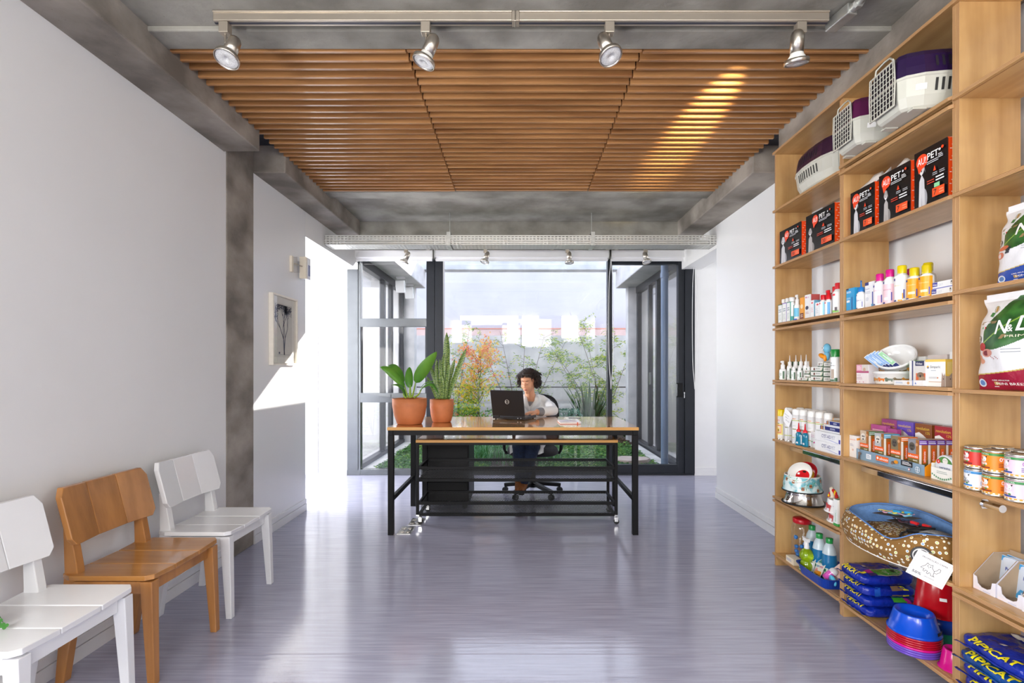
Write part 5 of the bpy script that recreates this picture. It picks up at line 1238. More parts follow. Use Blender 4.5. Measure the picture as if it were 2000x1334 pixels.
# ---- cat litter bags
M_BLUE = mat('royal_blue_film', srgb('1230a8'), .2, col2=srgb('0a1c78'), scale=7, bump=1, bscale=34); M_BLUE2 = mat('teal_blue_film', srgb('124f9c'), .2, col2=srgb('0d3470'), scale=7, bump=1, bscale=34)
def spow(v, e): return math.copysign(abs(v)**e, v)
def litter(label, X, Y, z, a, b, c, mt, kind, seed, rz=0, name='cat_litter_bag'):
    """pillow bag lying flat: a, b, c half sizes along local x, y, z"""
    t = thing(name, label, 'cat litter bag', (X, Y, z+.0005), RZ+rz, 'blue cat litter bags')
    e1, e2 = .55, .42
    def S(th, ph, g=0):
        cp = spow(math.cos(ph), e1); p = Vector(((a+g)*cp*spow(math.cos(th), e2), (b+g)*cp*spow(math.sin(th), e2), c+(c+g)*spow(math.sin(ph), e1)))
        n_ = noise.noise(Vector((p.x*22, p.y*22, p.z*30+seed)))*.006+noise.noise(Vector((p.x*55, p.y*55, seed)))*.003
        p.z = p.z*(1+.04*math.sin(p.x*20+seed))+ (n_ if ph > -.5 else 0); p.y += n_*.6*(-1 if math.sin(th) < 0 else 1)
        p.z = max(0, p.z); return p
    def inv(x, y):     # top surface height by local x, y
        X_ = min(.98, abs(x)/a); Y_ = min(.98, abs(y)/b)
        cp = min(1, (X_**(2/e2)+Y_**(2/e2))**(e2/2)); ph = math.acos(min(1, cp**(1/e1))); th = math.atan2(spow(Y_, 1/e2)*(1 if y >= 0 else -1), spow(X_, 1/e2)*(1 if x >= 0 else -1))
        return S(th, ph, .0012)
    m = MB(); m.sheet(lambda u, v: S(u*2*PI, (v-.5)*PI), 128, 44, mt)
    m.build('bag', t)
    # seal along the front
    q = random.Random(seed); m = MB(); m.sheet(lambda u, v: (-a*.93+u*a*1.86, -b-.001-.010*v, c*(.85+.08*math.sin(u*9+seed))+(.0022*math.sin(u*31+seed))*v), 30, 2, mt); m.build('sealed_edge', t, solid=.001)
    m = MB(); q = MB(); ye = P('f2e21a', .3)
    def onf(s_, x):    # point on the front slope: s from the middle upward, 0..1
        ph = .18+s_*.95; cp = spow(math.cos(ph), e1); k = min(.97, abs(x)/(a*cp)); th = -PI/2+math.copysign(math.asin(min(1, k**(1/e2))), x)
        return S(th, ph, .0016)
    q.text('PIPICAT', ye, (-a*.66, 0, 0), .030, fit=a*1.25, align='fit', off=.03, dens=True)
    m.add([onf(.12+.62*p.z/.030, p.x)+Vector((0, -.0014, .0016)) for p in q.v], q.f, ye)
    def top_poly(pts, col, g=0):
        """print on the top: a fan of cells that follows the pillow"""
        cx = sum(p[0] for p in pts)/len(pts); cy = sum(p[1] for p in pts)/len(pts); V = []; N = len(pts); R_ = 6
        for k in range(R_+1):
            for p in pts: x = cx+(p[0]-cx)*k/R_; y = cy+(p[1]-cy)*k/R_; V.append(inv(x*a, y*b)+Vector((0, 0, g)))
        m.add(V, [(k*N+i, k*N+(i+1) % N, (k+1)*N+(i+1) % N, (k+1)*N+i) for k in range(R_) for i in range(N)], P(col, .3), True)
    el = lambda x, y, rx, ry, rot=0: [(x+rx*math.cos(q_*PI/10)*math.cos(rot)-ry*math.sin(q_*PI/10)*math.sin(rot), y+rx*math.cos(q_*PI/10)*math.sin(rot)+ry*math.sin(q_*PI/10)*math.cos(rot)) for q_ in range(20)]
    if kind == 'green':
        top_poly(el(.50, .05, .40, .62, .15), 'b5a89a'); top_poly(el(.52, .05, .34, .54, .15), '3f9a2f', .0004); top_poly(el(.40, .35, .12, .10), '22331a', .0008)
        top_poly([(.30, -.62), (.62, -.62), (.62, -.40), (.30, -.40)], 'b0228a', .0012); top_poly([(.62, -.62), (.82, -.62), (.82, -.35), (.62, -.35)], '3a2f66', .0012); top_poly([(.45, -.78), (.60, -.78), (.60, -.64), (.45, -.64)], 'e6d82a', .0012)
        q2 = MB(); q2.text('Classic', P('eaf5e0'), (.02, 0, .10), .14, fit=.5, align='fit', dens=True); m.add([inv((p.x+.30)*a, (p.z-.1)*b)+Vector((0, 0, .0016)) for p in q2.v], q2.f, P('eaf5e0'))
        top_poly(el(-.35, .78, .2, .14), '5b4a3a', .0004)
    elif kind == 'brown':
        top_poly([(-.2, .0), (.9, -.3), (.95, .3), (.1, .55)], '7a6248', .0004); top_poly([(.0, .45), (.95, .2), (.95, .75), (.1, .8)], 'c2b820', .0008); top_poly(el(-.25, .55, .34, .16, .1), 'd8d6d0', .0012); top_poly(el(-.0, .45, .2, .15, .4), '8f9a90', .0014); top_poly(el(-.6, .42, .14, .1), 'e8e8e6', .0013)
        q2 = MB(); q2.text('4kg', P('f0f0f4'), (0, 0, 0), .14, align='l'); m.add([inv((p.x+.45)*a, (p.z-.62)*b)+Vector((0, 0, .0012)) for p in q2.v], q2.f, P('f0f0f4'))
    if kind != 'plain': top_poly([(-.32, -.42), (-.18, -.42), (-.18, -.30), (-.32, -.30)], 'f2f2f2', .0012)
    # near end print
    def side_patch(u0, u1, s0, s1, col):
        th = lambda u: -u*.0+(-PI/2+PI*u); V = []
        for j in range(4):
            for i in range(7): V.append(S(-PI/4+PI/2*(u0+(u1-u0)*i/6), -.75+1.6*(s0+(s1-s0)*j/3), .0012))
        m.add(V, [(j*7+i, j*7+i+1, (j+1)*7+i+1, (j+1)*7+i) for j in range(3) for i in range(6)], P(col, .3), True)
    if kind == 'side': side_patch(.50, .56, .0, 1, '7a6248'); side_patch(.565, .70, 0, 1, 'e6e012'); side_patch(.30, .42, .1, .9, '1a55b5')
    if kind == 'sideg': side_patch(.5, .62, .55, 1, '3f9a2f'); side_patch(.6, .72, .3, .95, 'b0228a'); side_patch(.72, .82, .3, .95, '3a2f66')
    m.build('print', t)
z2 = S2[0]
for i, (kind, mt, dx, c, lb) in enumerate((('sideg', M_BLUE, .004, .0245, 'blue cat litter bag at the bottom of the middle unit stack'), ('sideg', M_BLUE, -.004, .0245, 'blue cat litter bag, second from the bottom of the middle unit stack'), ('side', M_BLUE, -.010, .0265, 'blue cat litter bag with a yellow end, third up in the middle unit stack'), ('green', M_BLUE, -.018, .027, 'blue cat litter bag with a green oval, on top of the middle unit stack'))):
    zz = z2+sum((.049, .049, .053, .053)[:i])*.97
    litter(lb, 1.688+dx, 2.318, zz, .086, .128, c, mt, kind, 20+i)
z3b = S3[0]
for i, (kind, mt, dx, c, lb) in enumerate((('side', M_BLUE, .0, .0245, 'blue cat litter bag at the bottom of the nearest stack'), ('plain', M_BLUE, -.004, .0245, 'royal blue cat litter bag second from the bottom of the nearest stack'), ('plain', M_BLUE2, -.014, .0245, 'teal-blue cat litter bag, second from the top of the nearest stack'), ('brown', M_BLUE, -.006, .027, 'blue cat litter bag with cats and a brown print, topmost of the nearest stack'))):
    litter(lb, 1.682+dx, 1.640, z3b+i*.0480, .138, .118, c, mt, kind, 40+i)

# ---- plastic bowls
def pbowl(label, X, Y, z, rb, rt, h, col, lipz=.006, name='pet_bowl', grp=None, inner=.55):
    mt = P(col, .18)
    m = MB(); m.lathe([(rb-.004, 0), (rb, .001), (rb, lipz), (rb-.006, lipz+.002), (rt, h-.004), (rt-.002, h), (rt-.007, h), (rt-.016, h*.72), (rt-.03, h*inner), (0, h*inner-.002)], mt, 40)
    o = m.build(name, loc=(X, Y, z+.0005)); return tag(o, label, 'bowl', grp)
gb = 'stacked plastic pet bowls'
BX, BY = 1.600, 2.012
for i, (c, lb) in enumerate((('6f4fc0', 'purple plastic bowl at the bottom of the front stack'), ('6f4fc0', 'purple plastic bowl, second from the bottom of the front stack'), ('6f4fc0', 'purple plastic bowl just below the magenta one'), ('d6168e', 'magenta plastic bowl between the purple and the red ones in the front stack'), ('b01028', 'red plastic bowl resting on the magenta one'), ('b01028', 'red plastic bowl, second red one up in the front stack'), ('b01028', 'red plastic bowl, third red one up in the front stack'), ('b01028', 'red plastic bowl directly under the blue one'))):
    m = MB().lathe([(.081, 0), (.090, .0005), (.0905, .0075), (.0855, .0085), (.0845, .0085), (.080, .003)], P(c, .18), 40)
    tag(m.build('pet_bowl', loc=(BX, BY, z2+.0005+i*.0089)), lb, 'bowl', gb)
o = pbowl('bright blue plastic bowl on top of the front stack with a dark tag', BX, BY, z2+8*.0089, .0905, .068, .078, '0a4fd0', .008, grp=gb)
tg = MB(); tg.lathe([(.0838+.003, .016), (.0828+.003, .028)], P('1a1614', .4), 6, a0=-1.25, a1=-.72); tg.build('tag', o)
CX2, CY2 = 1.760, 2.088
pbowl('teal plastic bowl at the bottom of the rear stack', CX2, CY2, z2, .086, .078, .052, '12957e', grp=gb)
m = MB().lathe([(.080, 0), (.086, 0), (.082, .054), (.079, .054)], P('0d3fa8', .18), 36); tag(m.build('pet_bowl', loc=(CX2, CY2, z2+.053)), 'dark blue plastic bowl between the teal and the red ones of the rear stack', 'bowl', gb)
o = pbowl('tall red plastic bowl on top of the rear stack', CX2, CY2, z2+.1075, .0865, .066, .145, 'b80a1c', .006, grp=gb, inner=.75)
m = MB(); m.lathe([(.0805, .075), (.0785, .087)], P('f4f4f4', .5), 6, a0=-2.2, a1=-1.9); m.build('price_sticker', o)
pbowl('hot pink plastic bowl half hidden by the upright of the nearest unit', 1.640, 1.868, z2, .052, .036, .075, 'd6148a', .004)

# ---- dotted pet bed
m = bpy.data.materials.new('brown_dotted_fabric'); m.use_nodes = True; nt = m.node_tree; L = nt.links; b = nt.nodes['Principled BSDF']; b.inputs['Roughness'].default_value = .85
tcn = _n(nt, 'ShaderNodeTexCoord'); vo = _n(nt, 'ShaderNodeTexVoronoi'); vo.inputs['Scale'].default_value = 56; vo.inputs['Randomness'].default_value = .45; L.new(tcn.outputs['Object'], vo.inputs['Vector'])
r1 = _n(nt, 'ShaderNodeValToRGB'); r1.color_ramp.interpolation = 'CONSTANT'; L.new(vo.outputs['Distance'], r1.inputs[0])
r1.color_ramp.elements[0].color = (0, 0, 0, 1); r1.color_ramp.elements[1].position = .24; r1.color_ramp.elements[1].color = (.5, .5, .5, 1); e = r1.color_ramp.elements.new(.36); e.color = (1, 1, 1, 1)
hs = _n(nt, 'ShaderNodeSeparateColor'); L.new(vo.outputs['Color'], hs.inputs[0]); r2 = _n(nt, 'ShaderNodeValToRGB'); r2.color_ramp.interpolation = 'CONSTANT'; L.new(hs.outputs[0], r2.inputs[0])
r2.color_ramp.elements[0].color = (*srgb('8fb0dc'), 1); r2.color_ramp.elements[1].position = .3; r2.color_ramp.elements[1].color = (*srgb('c5d488'), 1)
for p_, c_ in ((.55, 'f2c860'), (.8, 'cfc8bc')): e = r2.color_ramp.elements.new(p_); e.color = (*srgb(c_), 1)
lt = _n(nt, 'ShaderNodeMath', operation='LESS_THAN'); lt.inputs[1].default_value = .24; L.new(vo.outputs['Distance'], lt.inputs[0])
l2 = _n(nt, 'ShaderNodeMath', operation='LESS_THAN'); l2.inputs[1].default_value = .36; L.new(vo.outputs['Distance'], l2.inputs[0])
ma = _n(nt, 'ShaderNodeMix', data_type='RGBA'); ma.inputs[6].default_value = (*srgb('86602c'), 1); ma.inputs[7].default_value = (*srgb('ece8d8'), 1); L.new(l2.outputs[0], ma.inputs[0])
mb_ = _n(nt, 'ShaderNodeMix', data_type='RGBA'); L.new(lt.outputs[0], mb_.inputs[0]); L.new(ma.outputs[2], mb_.inputs[6]); L.new(r2.outputs[0], mb_.inputs[7]); L.new(mb_.outputs[2], b.inputs['Base Color'])
M_DOT = m; M_BLUEF = mat('blue_towelling', srgb('6f9ad4'), .9, var=.12, scale=60, bump=.4, bscale=160)
t = thing('pet_bed', 'oval brown pet bed with coloured dots and a blue lining', 'pet bed', (1.632, 2.105, S2[1]+.0005))
AX, AY = .168, .262
def hgt(a):
    d_ = abs((a-(PI*1.12)+PI) % (2*PI)-PI); return .142-.055*math.exp(-(d_/.42)**2)+.01*math.sin(a*2)
def bedp(a, k):
    h = hgt(a); c, s = math.cos(a), math.sin(a)
    prof = [(.86, 0), (.95, .004), (1.03, .035), (1.07, .5*h), (1.02, .80*h), (.98, .95*h), (.90, h), (.83, .97*h), (.79, .88*h), (.77, .78*h), (.74, .074), (.5, .090), (0, .094)]
    r_, z_ = prof[k]; wv = .004*noise.noise(Vector((c*3, s*3, k*.7))) if 1 < k < 11 else 0
    q = spow(c, .86), spow(s, .86); return Vector((AX*(r_+wv*3)*q[0], AY*(r_+wv*3)*q[1], z_+(wv if k > 5 else 0)))
def strip(m, k0, k1, mt, n=72):
    for k in range(k0, k1): m.add([bedp(2*PI*i/n, k) for i in range(n)]+[bedp(2*PI*i/n, k+1) for i in range(n)], [(i, (i+1) % n, n+(i+1) % n, n+i) for i in range(n)], mt, True)
m = MB(); strip(m, 0, 6, M_DOT); m.build('outer_wall', t); m = MB(); strip(m, 6, 10, M_BLUEF); m.build('lining', t); m = MB(); strip(m, 10, 12, M_DOT); m.build('cushion', t)
MB().tube([bedp(2*PI*i/60, 1)+Vector((0, 0, .002)) for i in range(60)], .003, P('f0ece2', .7), 6, close=True).build('piping', t)
MB().tube([bedp(2*PI*i/60, 6)*1.0 for i in range(60)], .003, P('5b86c8', .8), 6, close=True).build('rim_piping', t)
a = PI*1.30; q = bedp(a, 3); nrm = Vector((math.cos(a)*1.3, math.sin(a), .1)).normalized(); R = nrm.to_track_quat('Z', 'Y').to_matrix(); c = q+nrm*.004
MB().lathe([(0, .001), (.024, .001), (.0245, 0)], P('55565a', .5), 28, c, R).lathe([(.0245, .0), (.0245, .003), (.028, .003), (.029, 0)], P('e8e8ea', .4), 28, c, R).lathe([(.029, 0), (.029, .002), (.034, .002), (.035, -.002)], P('3a3b3e', .4), 28, c, R).build('round_badge', t)
def bedz(x, y): return S2[1]+.0005+.072
# promotion card hanging before the bed
t = thing('promotion_card', 'tilted white card', 'sign', (1.512, 1.826, .468)); t['label'] = 'tilted white card reading PROMO\u00c7\u00c3O CAMA 50% with a line-drawn cat, before the dotted bed'
R3 = Matrix.Rotation(math.radians(-14), 3, 'Z') @ Matrix.Rotation(math.radians(25.3), 3, 'Y')
m = MB(); W_, H_ = .127, .098; m.box(-W_/2, W_/2, -.0006, .0006, -H_/2, H_/2, P('f4f4f6', .5)); ink = P('33353a', .6)
def ln(pts, w_=.0007, close=False):
    pts = [Vector((x, -.0011, z)) for x, z in pts]
    for a_, b_ in zip(pts, pts[1:]+([pts[0]] if close else [])):
        d_ = (b_-a_).normalized(); n_ = Vector((-d_.z, 0, d_.x))*w_; m.add([a_-n_-d_*w_*.5, b_-n_+d_*w_*.5, b_+n_+d_*w_*.5, a_+n_-d_*w_*.5], [(0, 1, 2, 3)], ink)
ln([(-.057, -.043), (.057, -.043), (.057, .043), (-.057, .043)], .00018, True)
m.text('PROMO\u00c7\u00c3O CAMA', ink, (-.043, -.0011, .029), .0058, fit=.088, align='fit', off=.005)
m.text('50%', ink, (-.050, -.0011, -.036), .0095, fit=.032, align='fit', off=.01); m.text('DESCONTO', ink, (-.008, -.0011, -.0335), .0036, fit=.034, align='fit')
ln([(-.030, -.006), (-.020, .006), (-.017, .017), (-.012, .014), (-.004, .014), (.001, .017), (.004, .006), (.014, -.002), (.017, -.018), (.022, -.020), (.010, -.021), (.006, -.014), (.001, -.013), (.0, -.020), (-.006, -.019), (-.005, -.011), (-.012, -.010), (-.014, -.017), (-.020, -.015), (-.018, -.008), (-.030, -.008)], close=True)
ln([(.014, -.002), (.021, .006), (.023, .014), (.030, .013), (.031, .004), (.024, -.006), (.017, -.008)])
for x in (-.012, -.003): m.disc((x, -.0012, .007), .0018, ink, (0, -1, 0), 8)
ln([(-.009, .003), (-.0075, .002), (-.006, .003)])
m.v = [R3 @ p for p in m.v]; m.build('card', t)
m = MB().cbox((-.022, .006, .050), (.016, .012, .006), M_CHROME); m.v = [R3 @ p for p in m.v]; m.build('clip', t)
# things lying in the bed
def leash_card(label, x, y, z, rz, tilt, cols, L_=.17):
    t = thing('leash_on_card', label, 'leash', (x, y, z), rz, 'carded leashes lying in the pet bed'); R = Matrix.Rotation(tilt, 3, 'Y')
    m = MB().box(-L_/2, L_/2, -.03, .03, 0, .0012, P('4a4038', .6)); m.v = [R @ p for p in m.v]; m.build('card', t)
    for k, c in enumerate(cols[:3]):
        m = MB(); pts = [(-L_*.38+L_*.76*(i/30)+.0, .016*math.sin(i*.21*2+k*2.1), .008+.004*k+.003*math.sin(i*.7)) for i in range(31)]
        m.tube(pts, .0055, P(c, .6), 6, flat=.4); m.v = [R @ p for p in m.v]; m.build('webbing', t)
    for k in (0, 1):
        m = MB().cbox((.01+k*.04, -.006+.012*k, .021), (.03, .014, .011), P(cols[3], .35)); m.v = [R @ p for p in m.v]; m.build('plastic_buckle', t, bev=.002)
    m = MB().tube([(-L_*.48, .0, .01), (-L_*.40, .007, .014), (-L_*.32, .0, .012), (-L_*.40, -.007, .012)], .0025, M_CHROME, 6, close=True); m.v = [R @ p for p in m.v]; m.build('snap_hook', t)
leash_card('pastel leash with light blue buckles on a card in the pet bed', 1.660, 2.185, S2[1]+.132, -1.25, -.10, ['7fc0d8', 'e0a8c0', 'd8d060', '2f9fd8'])
leash_card('dark leash with red buckles on a card in the pet bed', 1.655, 2.085, S2[1]+.114, -1.35, .04, ['2a2530', '4a2a38', '3a3f5a', 'd8222a'], .19)
t = thing('dog_harness', 'black dog harness with a grey mesh panel lying in the pet bed', 'harness', (1.620, 1.985, S2[1]+.096), -1.3)
MB().sheet(lambda u, v: (.00+u*.10, -.03+v*.07, .030+.012*math.sin(u*3)+.006*math.sin(v*4)), 12, 8, mat('grey_mesh_cloth', srgb('9a9a9c'), .8, var=.5, scale=300)).build('mesh_panel', t, solid=.003)
MB().tube([(-.055, .0, .02), (-.03, .03, .035), (.01, .035, .04), (.02, .0, .038), (-.01, -.03, .03), (-.05, -.02, .02)], .009, P('131316', .7), 8, close=True, flat=.5).tube([(-.05, -.01, .02), (-.075, -.02, .005), (-.06, -.045, .0)], .010, P('131316', .7), 8, flat=.4).build('straps', t)

# ---- middle unit, shelf with the advocate display
z = S2[2]
t = thing('display_tray', 'grey-blue cardboard tray with an orange panel, holding four rows of tan medicine boxes', 'display tray', (1.600, 2.156, z+.0005), RZ)
w_ = .394; gb_ = P('86a0b4', .4); og = P('f29a1a', .4); m = MB()
m.prism([(-w_/2, 0), (w_/2, 0), (w_/2, .043), (-w_/2, .048)], -.0012, 0, gb_, 'xz')
deco(m, [('r', .10, .30, .10, .30, '86a0b4'), ('r', .17, .25, .25, .72, 'f4f6f8'), ('l', .18, .32, .24, .66, 3, '9aa8c0'), ('r', .33, .34, .52, .80, 'f26a1a'), ('t', .385, .46, .26, 'advocate', 'ffffff', .128), ('c', .358, .58, .12, 'ffffff'), ('l', .34, .20, .52, .28, 1, '44546a'), ('r', .70, .46, .855, .92, '1c1e26'), ('l', .72, .56, .84, .86, 3, 'f4f4f6'),
         ('c', .60, .52, .13, '6a5648', .035), ('c', .635, .62, .16, 'e8981f', .030), ('c', .58, .42, .10, '8a7466', .02), ('l', .58, .12, .78, .18, 1, '55687c'), ('c', .815, .26, .115, 'c8303a'), ('c', .815, .26, .085, 'e8eef2'), ('c', .925, .42, .26, 'eaf0f5'), ('c', .925, .42, .22, '86a0b4'), ('r', .921, .20, .929, .64, 'eaf0f5'), ('r', .897, .40, .953, .44, 'eaf0f5'),
         ('c', .075, .62, .15, '7a685c', .03), ('c', .055, .86, .13, '9ab0c4', .02), ('p', [(.05, .05), (.085, .05), (.08, .5), (.055, .5)], '6a584c')], (-w_/2, -.0012, 0), (1, 0, 0), (0, 0, 1), w_, .047, (0, -1, 0))
m.build('front_panel', t)
m = MB().box(-w_/2, w_/2, 0, .125, 0, .002, og)
for x in (-w_/2, -w_/4, 0, w_/4, w_/2-.0015): m.prism([(0, .002), (.125, .002), (.125, .09), (.06, .075), (0, .035)], x, x+.0015, og, 'yz')
m.build('orange_dividers', t)
AC = ('2f7a45', '2aa8d8', 'f27a1a', '5a1fb0'); DG = ('c9b49a', 'b8bcc0', '8a7a5a', '8f8f96')
def advocate(label, X, Yf, k, depth=.034):
    carton(label, X, Yf, Yf-.056, z+.003, .132, depth, 'a8682a', 'b87030', 'd8d4cc',
           [('r', 0, 0, 1, .42, '7d6f3a'), ('r', .0, .56, .72, 1, DG[k]), ('c', .36, .78, .13, 'e8e0d4' if k < 2 else '5a5248', .28), ('c', .28, .80, .03, '2a2622'), ('c', .46, .80, .03, '2a2622'), ('c', .37, .70, .035, '3a2f2a'), ('r', 0, .42, 1, .56, 'f2641a'), ('t', .05, .455, .075, 'advocate', 'ffffff', .9), ('l', .1, .22, .5, .36, 2, '4a4426'), ('p', [(.62, .26), (.9, .18), (.92, .22), (.64, .30)], 'e8eef2'), ('c', .84, .86, .05, 'd8a070'), ('l', .5, .34, .9, .39, 1, 'f0e8d8')],
           [('r', 0, 0, .28, 1, 'f2efe6'), ('r', .0, .86, 1, 1, AC[k]), ('l', .05, .88, .9, .98, 2, 'ffffff'), ('r', .34, 0, 1, .40, '7d6f3a'), ('r', .45, .30, .80, .74, 'f2641a'), ('T', .72, .33, .26, 'advocate', 'ffffff', .38)], 'medicine_box', 'box', 'tan medicine boxes in the display tray')
AF = (2.345, 2.250, 2.152, 2.057)
for k, (yf, lb) in enumerate(zip(AF, ('with a shaggy pale dog and a green band, leftmost in the tray', 'with a black and white dog and a light blue band', 'with a tabby cat and an orange band', 'with a grey cat and a violet band, rightmost in the tray'))):
    advocate('tan medicine box '+lb, 1.612, yf, k)
    advocate('tan medicine box behind the one '+lb.replace(', leftmost in the tray', '').replace(', rightmost in the tray', '').replace(' and a light blue band', ''), 1.648, yf, k)
for i in (1, 2): advocate('tan medicine box with a violet band, %s behind the grey cat box' % ('third' if i == 1 else 'last'), 1.648+.036*i, AF[3]-.0, 3, .033)
def revo(label, Yf, Yn, col, X=1.745, h=.185):
    carton(label, X, Yf, Yn, z, h, .045, 'f4f1ef', col, col, [('p', [(0, .76), (.25, .80), (.5, .74), (.75, .66), (1, .68), (1, 1), (0, 1)], col), ('t', .06, .86, .07, 'revolution', 'e8c43a', .8), ('t', .62, .77, .06, '12%', 'e8c43a', .28), ('l', .06, .58, .5, .64, 1, 'c8b8bc')],
           [('T', .65, .2, .4, 'revolution', 'e8b43a', .4), ('c', .5, .82, .05, 'f0e8e8')], 'medicine_box', 'box', 'tall medicine boxes at the back of the shelf')
revo('tall white medicine box with a mauve top, leftmost of the back row', 2.388, 2.296, 'a04a8a'); revo('tall white medicine box with a violet top, second in the back row', 2.292, 2.198, '6a50c0'); revo('tall white medicine box with a brown top, third in the back row', 2.188, 2.100, '8a4a1a'); revo('tall white medicine box with a crimson top, fourth in the back row', 2.085, 1.995, 'a8102c')
revo('navy box at the right end of the back row, mostly hidden', 1.985, 1.90, '1f3f8a')
carton('small mauve box lying on edge behind the leftmost tan medicine box', 1.700, 2.398, 2.30, z, .158, .02, 'b8559a', 'b8559a', 'c878b0', [('l', .1, .8, .8, .9, 1, 'e8b0d0')]); carton('second small mauve box right of the first', 1.702, 2.293, 2.235, z, .150, .018, 'b04a90', 'b04a90', 'c878b0', [('l', .1, .8, .8, .9, 1, 'e8b0d0')])
carton('white medicine box with an orange line standing left of the grey-blue tray', 1.606, 2.413, 2.362, z, .104, .05, 'f2efec', 'f2efec', 'e8e6e2', [('t', .08, .78, .05, 'NEOACTIVE', 'e87a3a', .84), ('l', .1, .5, .6, .62, 3, 'b8b8c8'), ('c', .5, .34, .055, 'e8c4b0'), ('c', .42, .36, .012, '3a3430'), ('c', .58, .36, .012, '3a3430')], [('p', [(0, .8), (1, .86), (1, .93), (0, .9)], 'f2a03a')])
t = thing('display_tray', 'white cardboard tray with green leaves holding round tins', 'display tray', (1.598, 1.873, z+.0005), RZ)
m = MB().box(-.052, .052, -.0012, 0, 0, .046, P('f0efe8', .5)).box(-.052, -.051, 0, .09, 0, .06, P('f0efe8', .5)).box(.051, .052, 0, .09, 0, .06, P('f0efe8', .5)).box(-.052, .052, 0, .09, 0, .002, P('f0efe8', .5))
deco(m, [('l', .25, .55, .7, .8, 2, 'a8b0a8')]+[('c', .06+.09*i, .42-.28*math.sin(i*.33), .08, '5a9a72', .03) for i in range(10)], (-.052, -.0012, 0), (1, 0, 0), (0, 0, 1), .104, .046, (0, -1, 0)); m.build('tray', t)
for i in range(4):
    m = MB(); R = Matrix.Rotation(PI/2, 3, 'X'); cz = .052; y = .017+i*.0215
    m.lathe([(0, .0), (.040, 0), (.0445, .003), (.0455, .009), (.0445, .017), (.040, .020), (0, .020)], P('e8e9ee', .25), 36, (0, y+.009, cz), R)
    if i == 0:
        yy = y-.0114
        m.add([(.0385*math.cos(a_*PI/16), yy-.0002, cz+.0385*math.sin(a_*PI/16)) for a_ in range(2, 15)], [tuple(range(13))], P('4f8a3f'))
        m.disc((.004, yy-.0005, cz+.023), .012, P('efeae2'), (0, -1, 0), 12, .012); m.disc((-.026, yy-.0005, cz+.018), .0085, P('d8282c'), (0, -1, 0), 12); m.text('4', P('ffffff'), (-.028, yy-.0008, cz+.014), .008)
        for e in (-.001, .008): m.disc((e, yy-.0008, cz+.026), .0015, P('2a2622'), (0, -1, 0), 6)
        m.text('seresto', P('3a4f7a'), (-.022, yy-.0006, cz-.008), .0105, fit=.048, align='fit', off=.012)
        for q in range(3): m.box(-.024+q*.003, .024-q*.003, yy-.0006, yy-.0005, cz-.017-q*.006, cz-.0155-q*.006, P('9aa6bc'))
    o = m.build('collar_tin', loc=(1.598, 1.873, z+.001), rz=RZ)
    tag(o, ('white round tin with a dog picture, front one in the leaf tray', 'white round tin directly behind the one with the dog picture', 'white round tin, third in the leaf tray', 'white round tin at the back of the leaf tray')[i], 'tin', 'round collar tins')

# ---- middle unit, shelf with the white bowls
z = S2[3]
carton('small white box with a pink band beside the white ceramic bowls', 1.615, 2.376, 2.292, z, .088, .045, 'f3eef0', 'f0eaee', 'e8e4e6', [('r', 0, .60, .45, 1, 'e8a8c0'), ('l', .08, .72, .4, .94, 3, 'f8e8ee'), ('r', 0, .56, 1, .66, 'b84a78'), ('r', .46, .66, .96, 1, 'd8d4cc'), ('c', .66, .74, .1, 'c8a890'), ('t', .05, .42, .07, 'ventura', 'b89aa8', .5), ('l', .05, .2, .5, .36, 2, 'd0b0bc'), ('c', .06, .08, .03, 'd87a9a'), ('c', .3, .08, .03, 'd87a9a'), ('c', .6, .08, .03, 'd87a9a')])
WC = mat('white_ceramic', (.82, .83, .83), .12, var=.01, coat=.5)
def wbowl(label, loc, tilt, name='ceramic_bowl'):
    m = MB(); m.lathe([(.058, 0), (.068, .001), (.071, .01), (.0735, .044), (.079, .046), (.079, .056), (.075, .058), (.070, .05), (.062, .012), (0, .010)], WC, 44)
    for k in range(9):
        a = -PI/2-1.3+k*.42; R_ = .0735; cl = ('6a5a3a', 'c98a3a', 'd87a2a', '5a6a5a')[k % 4]
        pts = [(.0, .004), (.01, .004), (.013, .010), (.024, .010), (.026, .004), (.031, .004), (.033, .015), (.040, .022), (.030, .019), (.012, .020), (.004, .026), (-.004, .022), (-.002, .014)]
        m.add([(R_*math.cos(a+x/.09)*(1+0*z_), R_*math.sin(a+x/.09), .009+z_*.85) for x, z_ in pts], [tuple(range(len(pts)))], P(cl))
    m.v = [Matrix.Rotation(tilt, 3, 'X') @ p for p in m.v]
    return tag(m.build(name, loc=loc, rz=RZ+.55), label, 'bowl', 'white ceramic bowls with little animals')
wbowl('white ceramic bowl with little animals standing under the tilted one', (1.672, 2.215, z+.0005), 0)
wbowl('white ceramic bowl tipped forward on top of the other, holding slim boxes', (1.690, 2.210, z+.085), .75)
RB = Matrix.Rotation(math.radians(-42), 3, 'Y') @ Matrix.Rotation(.35, 3, 'X')
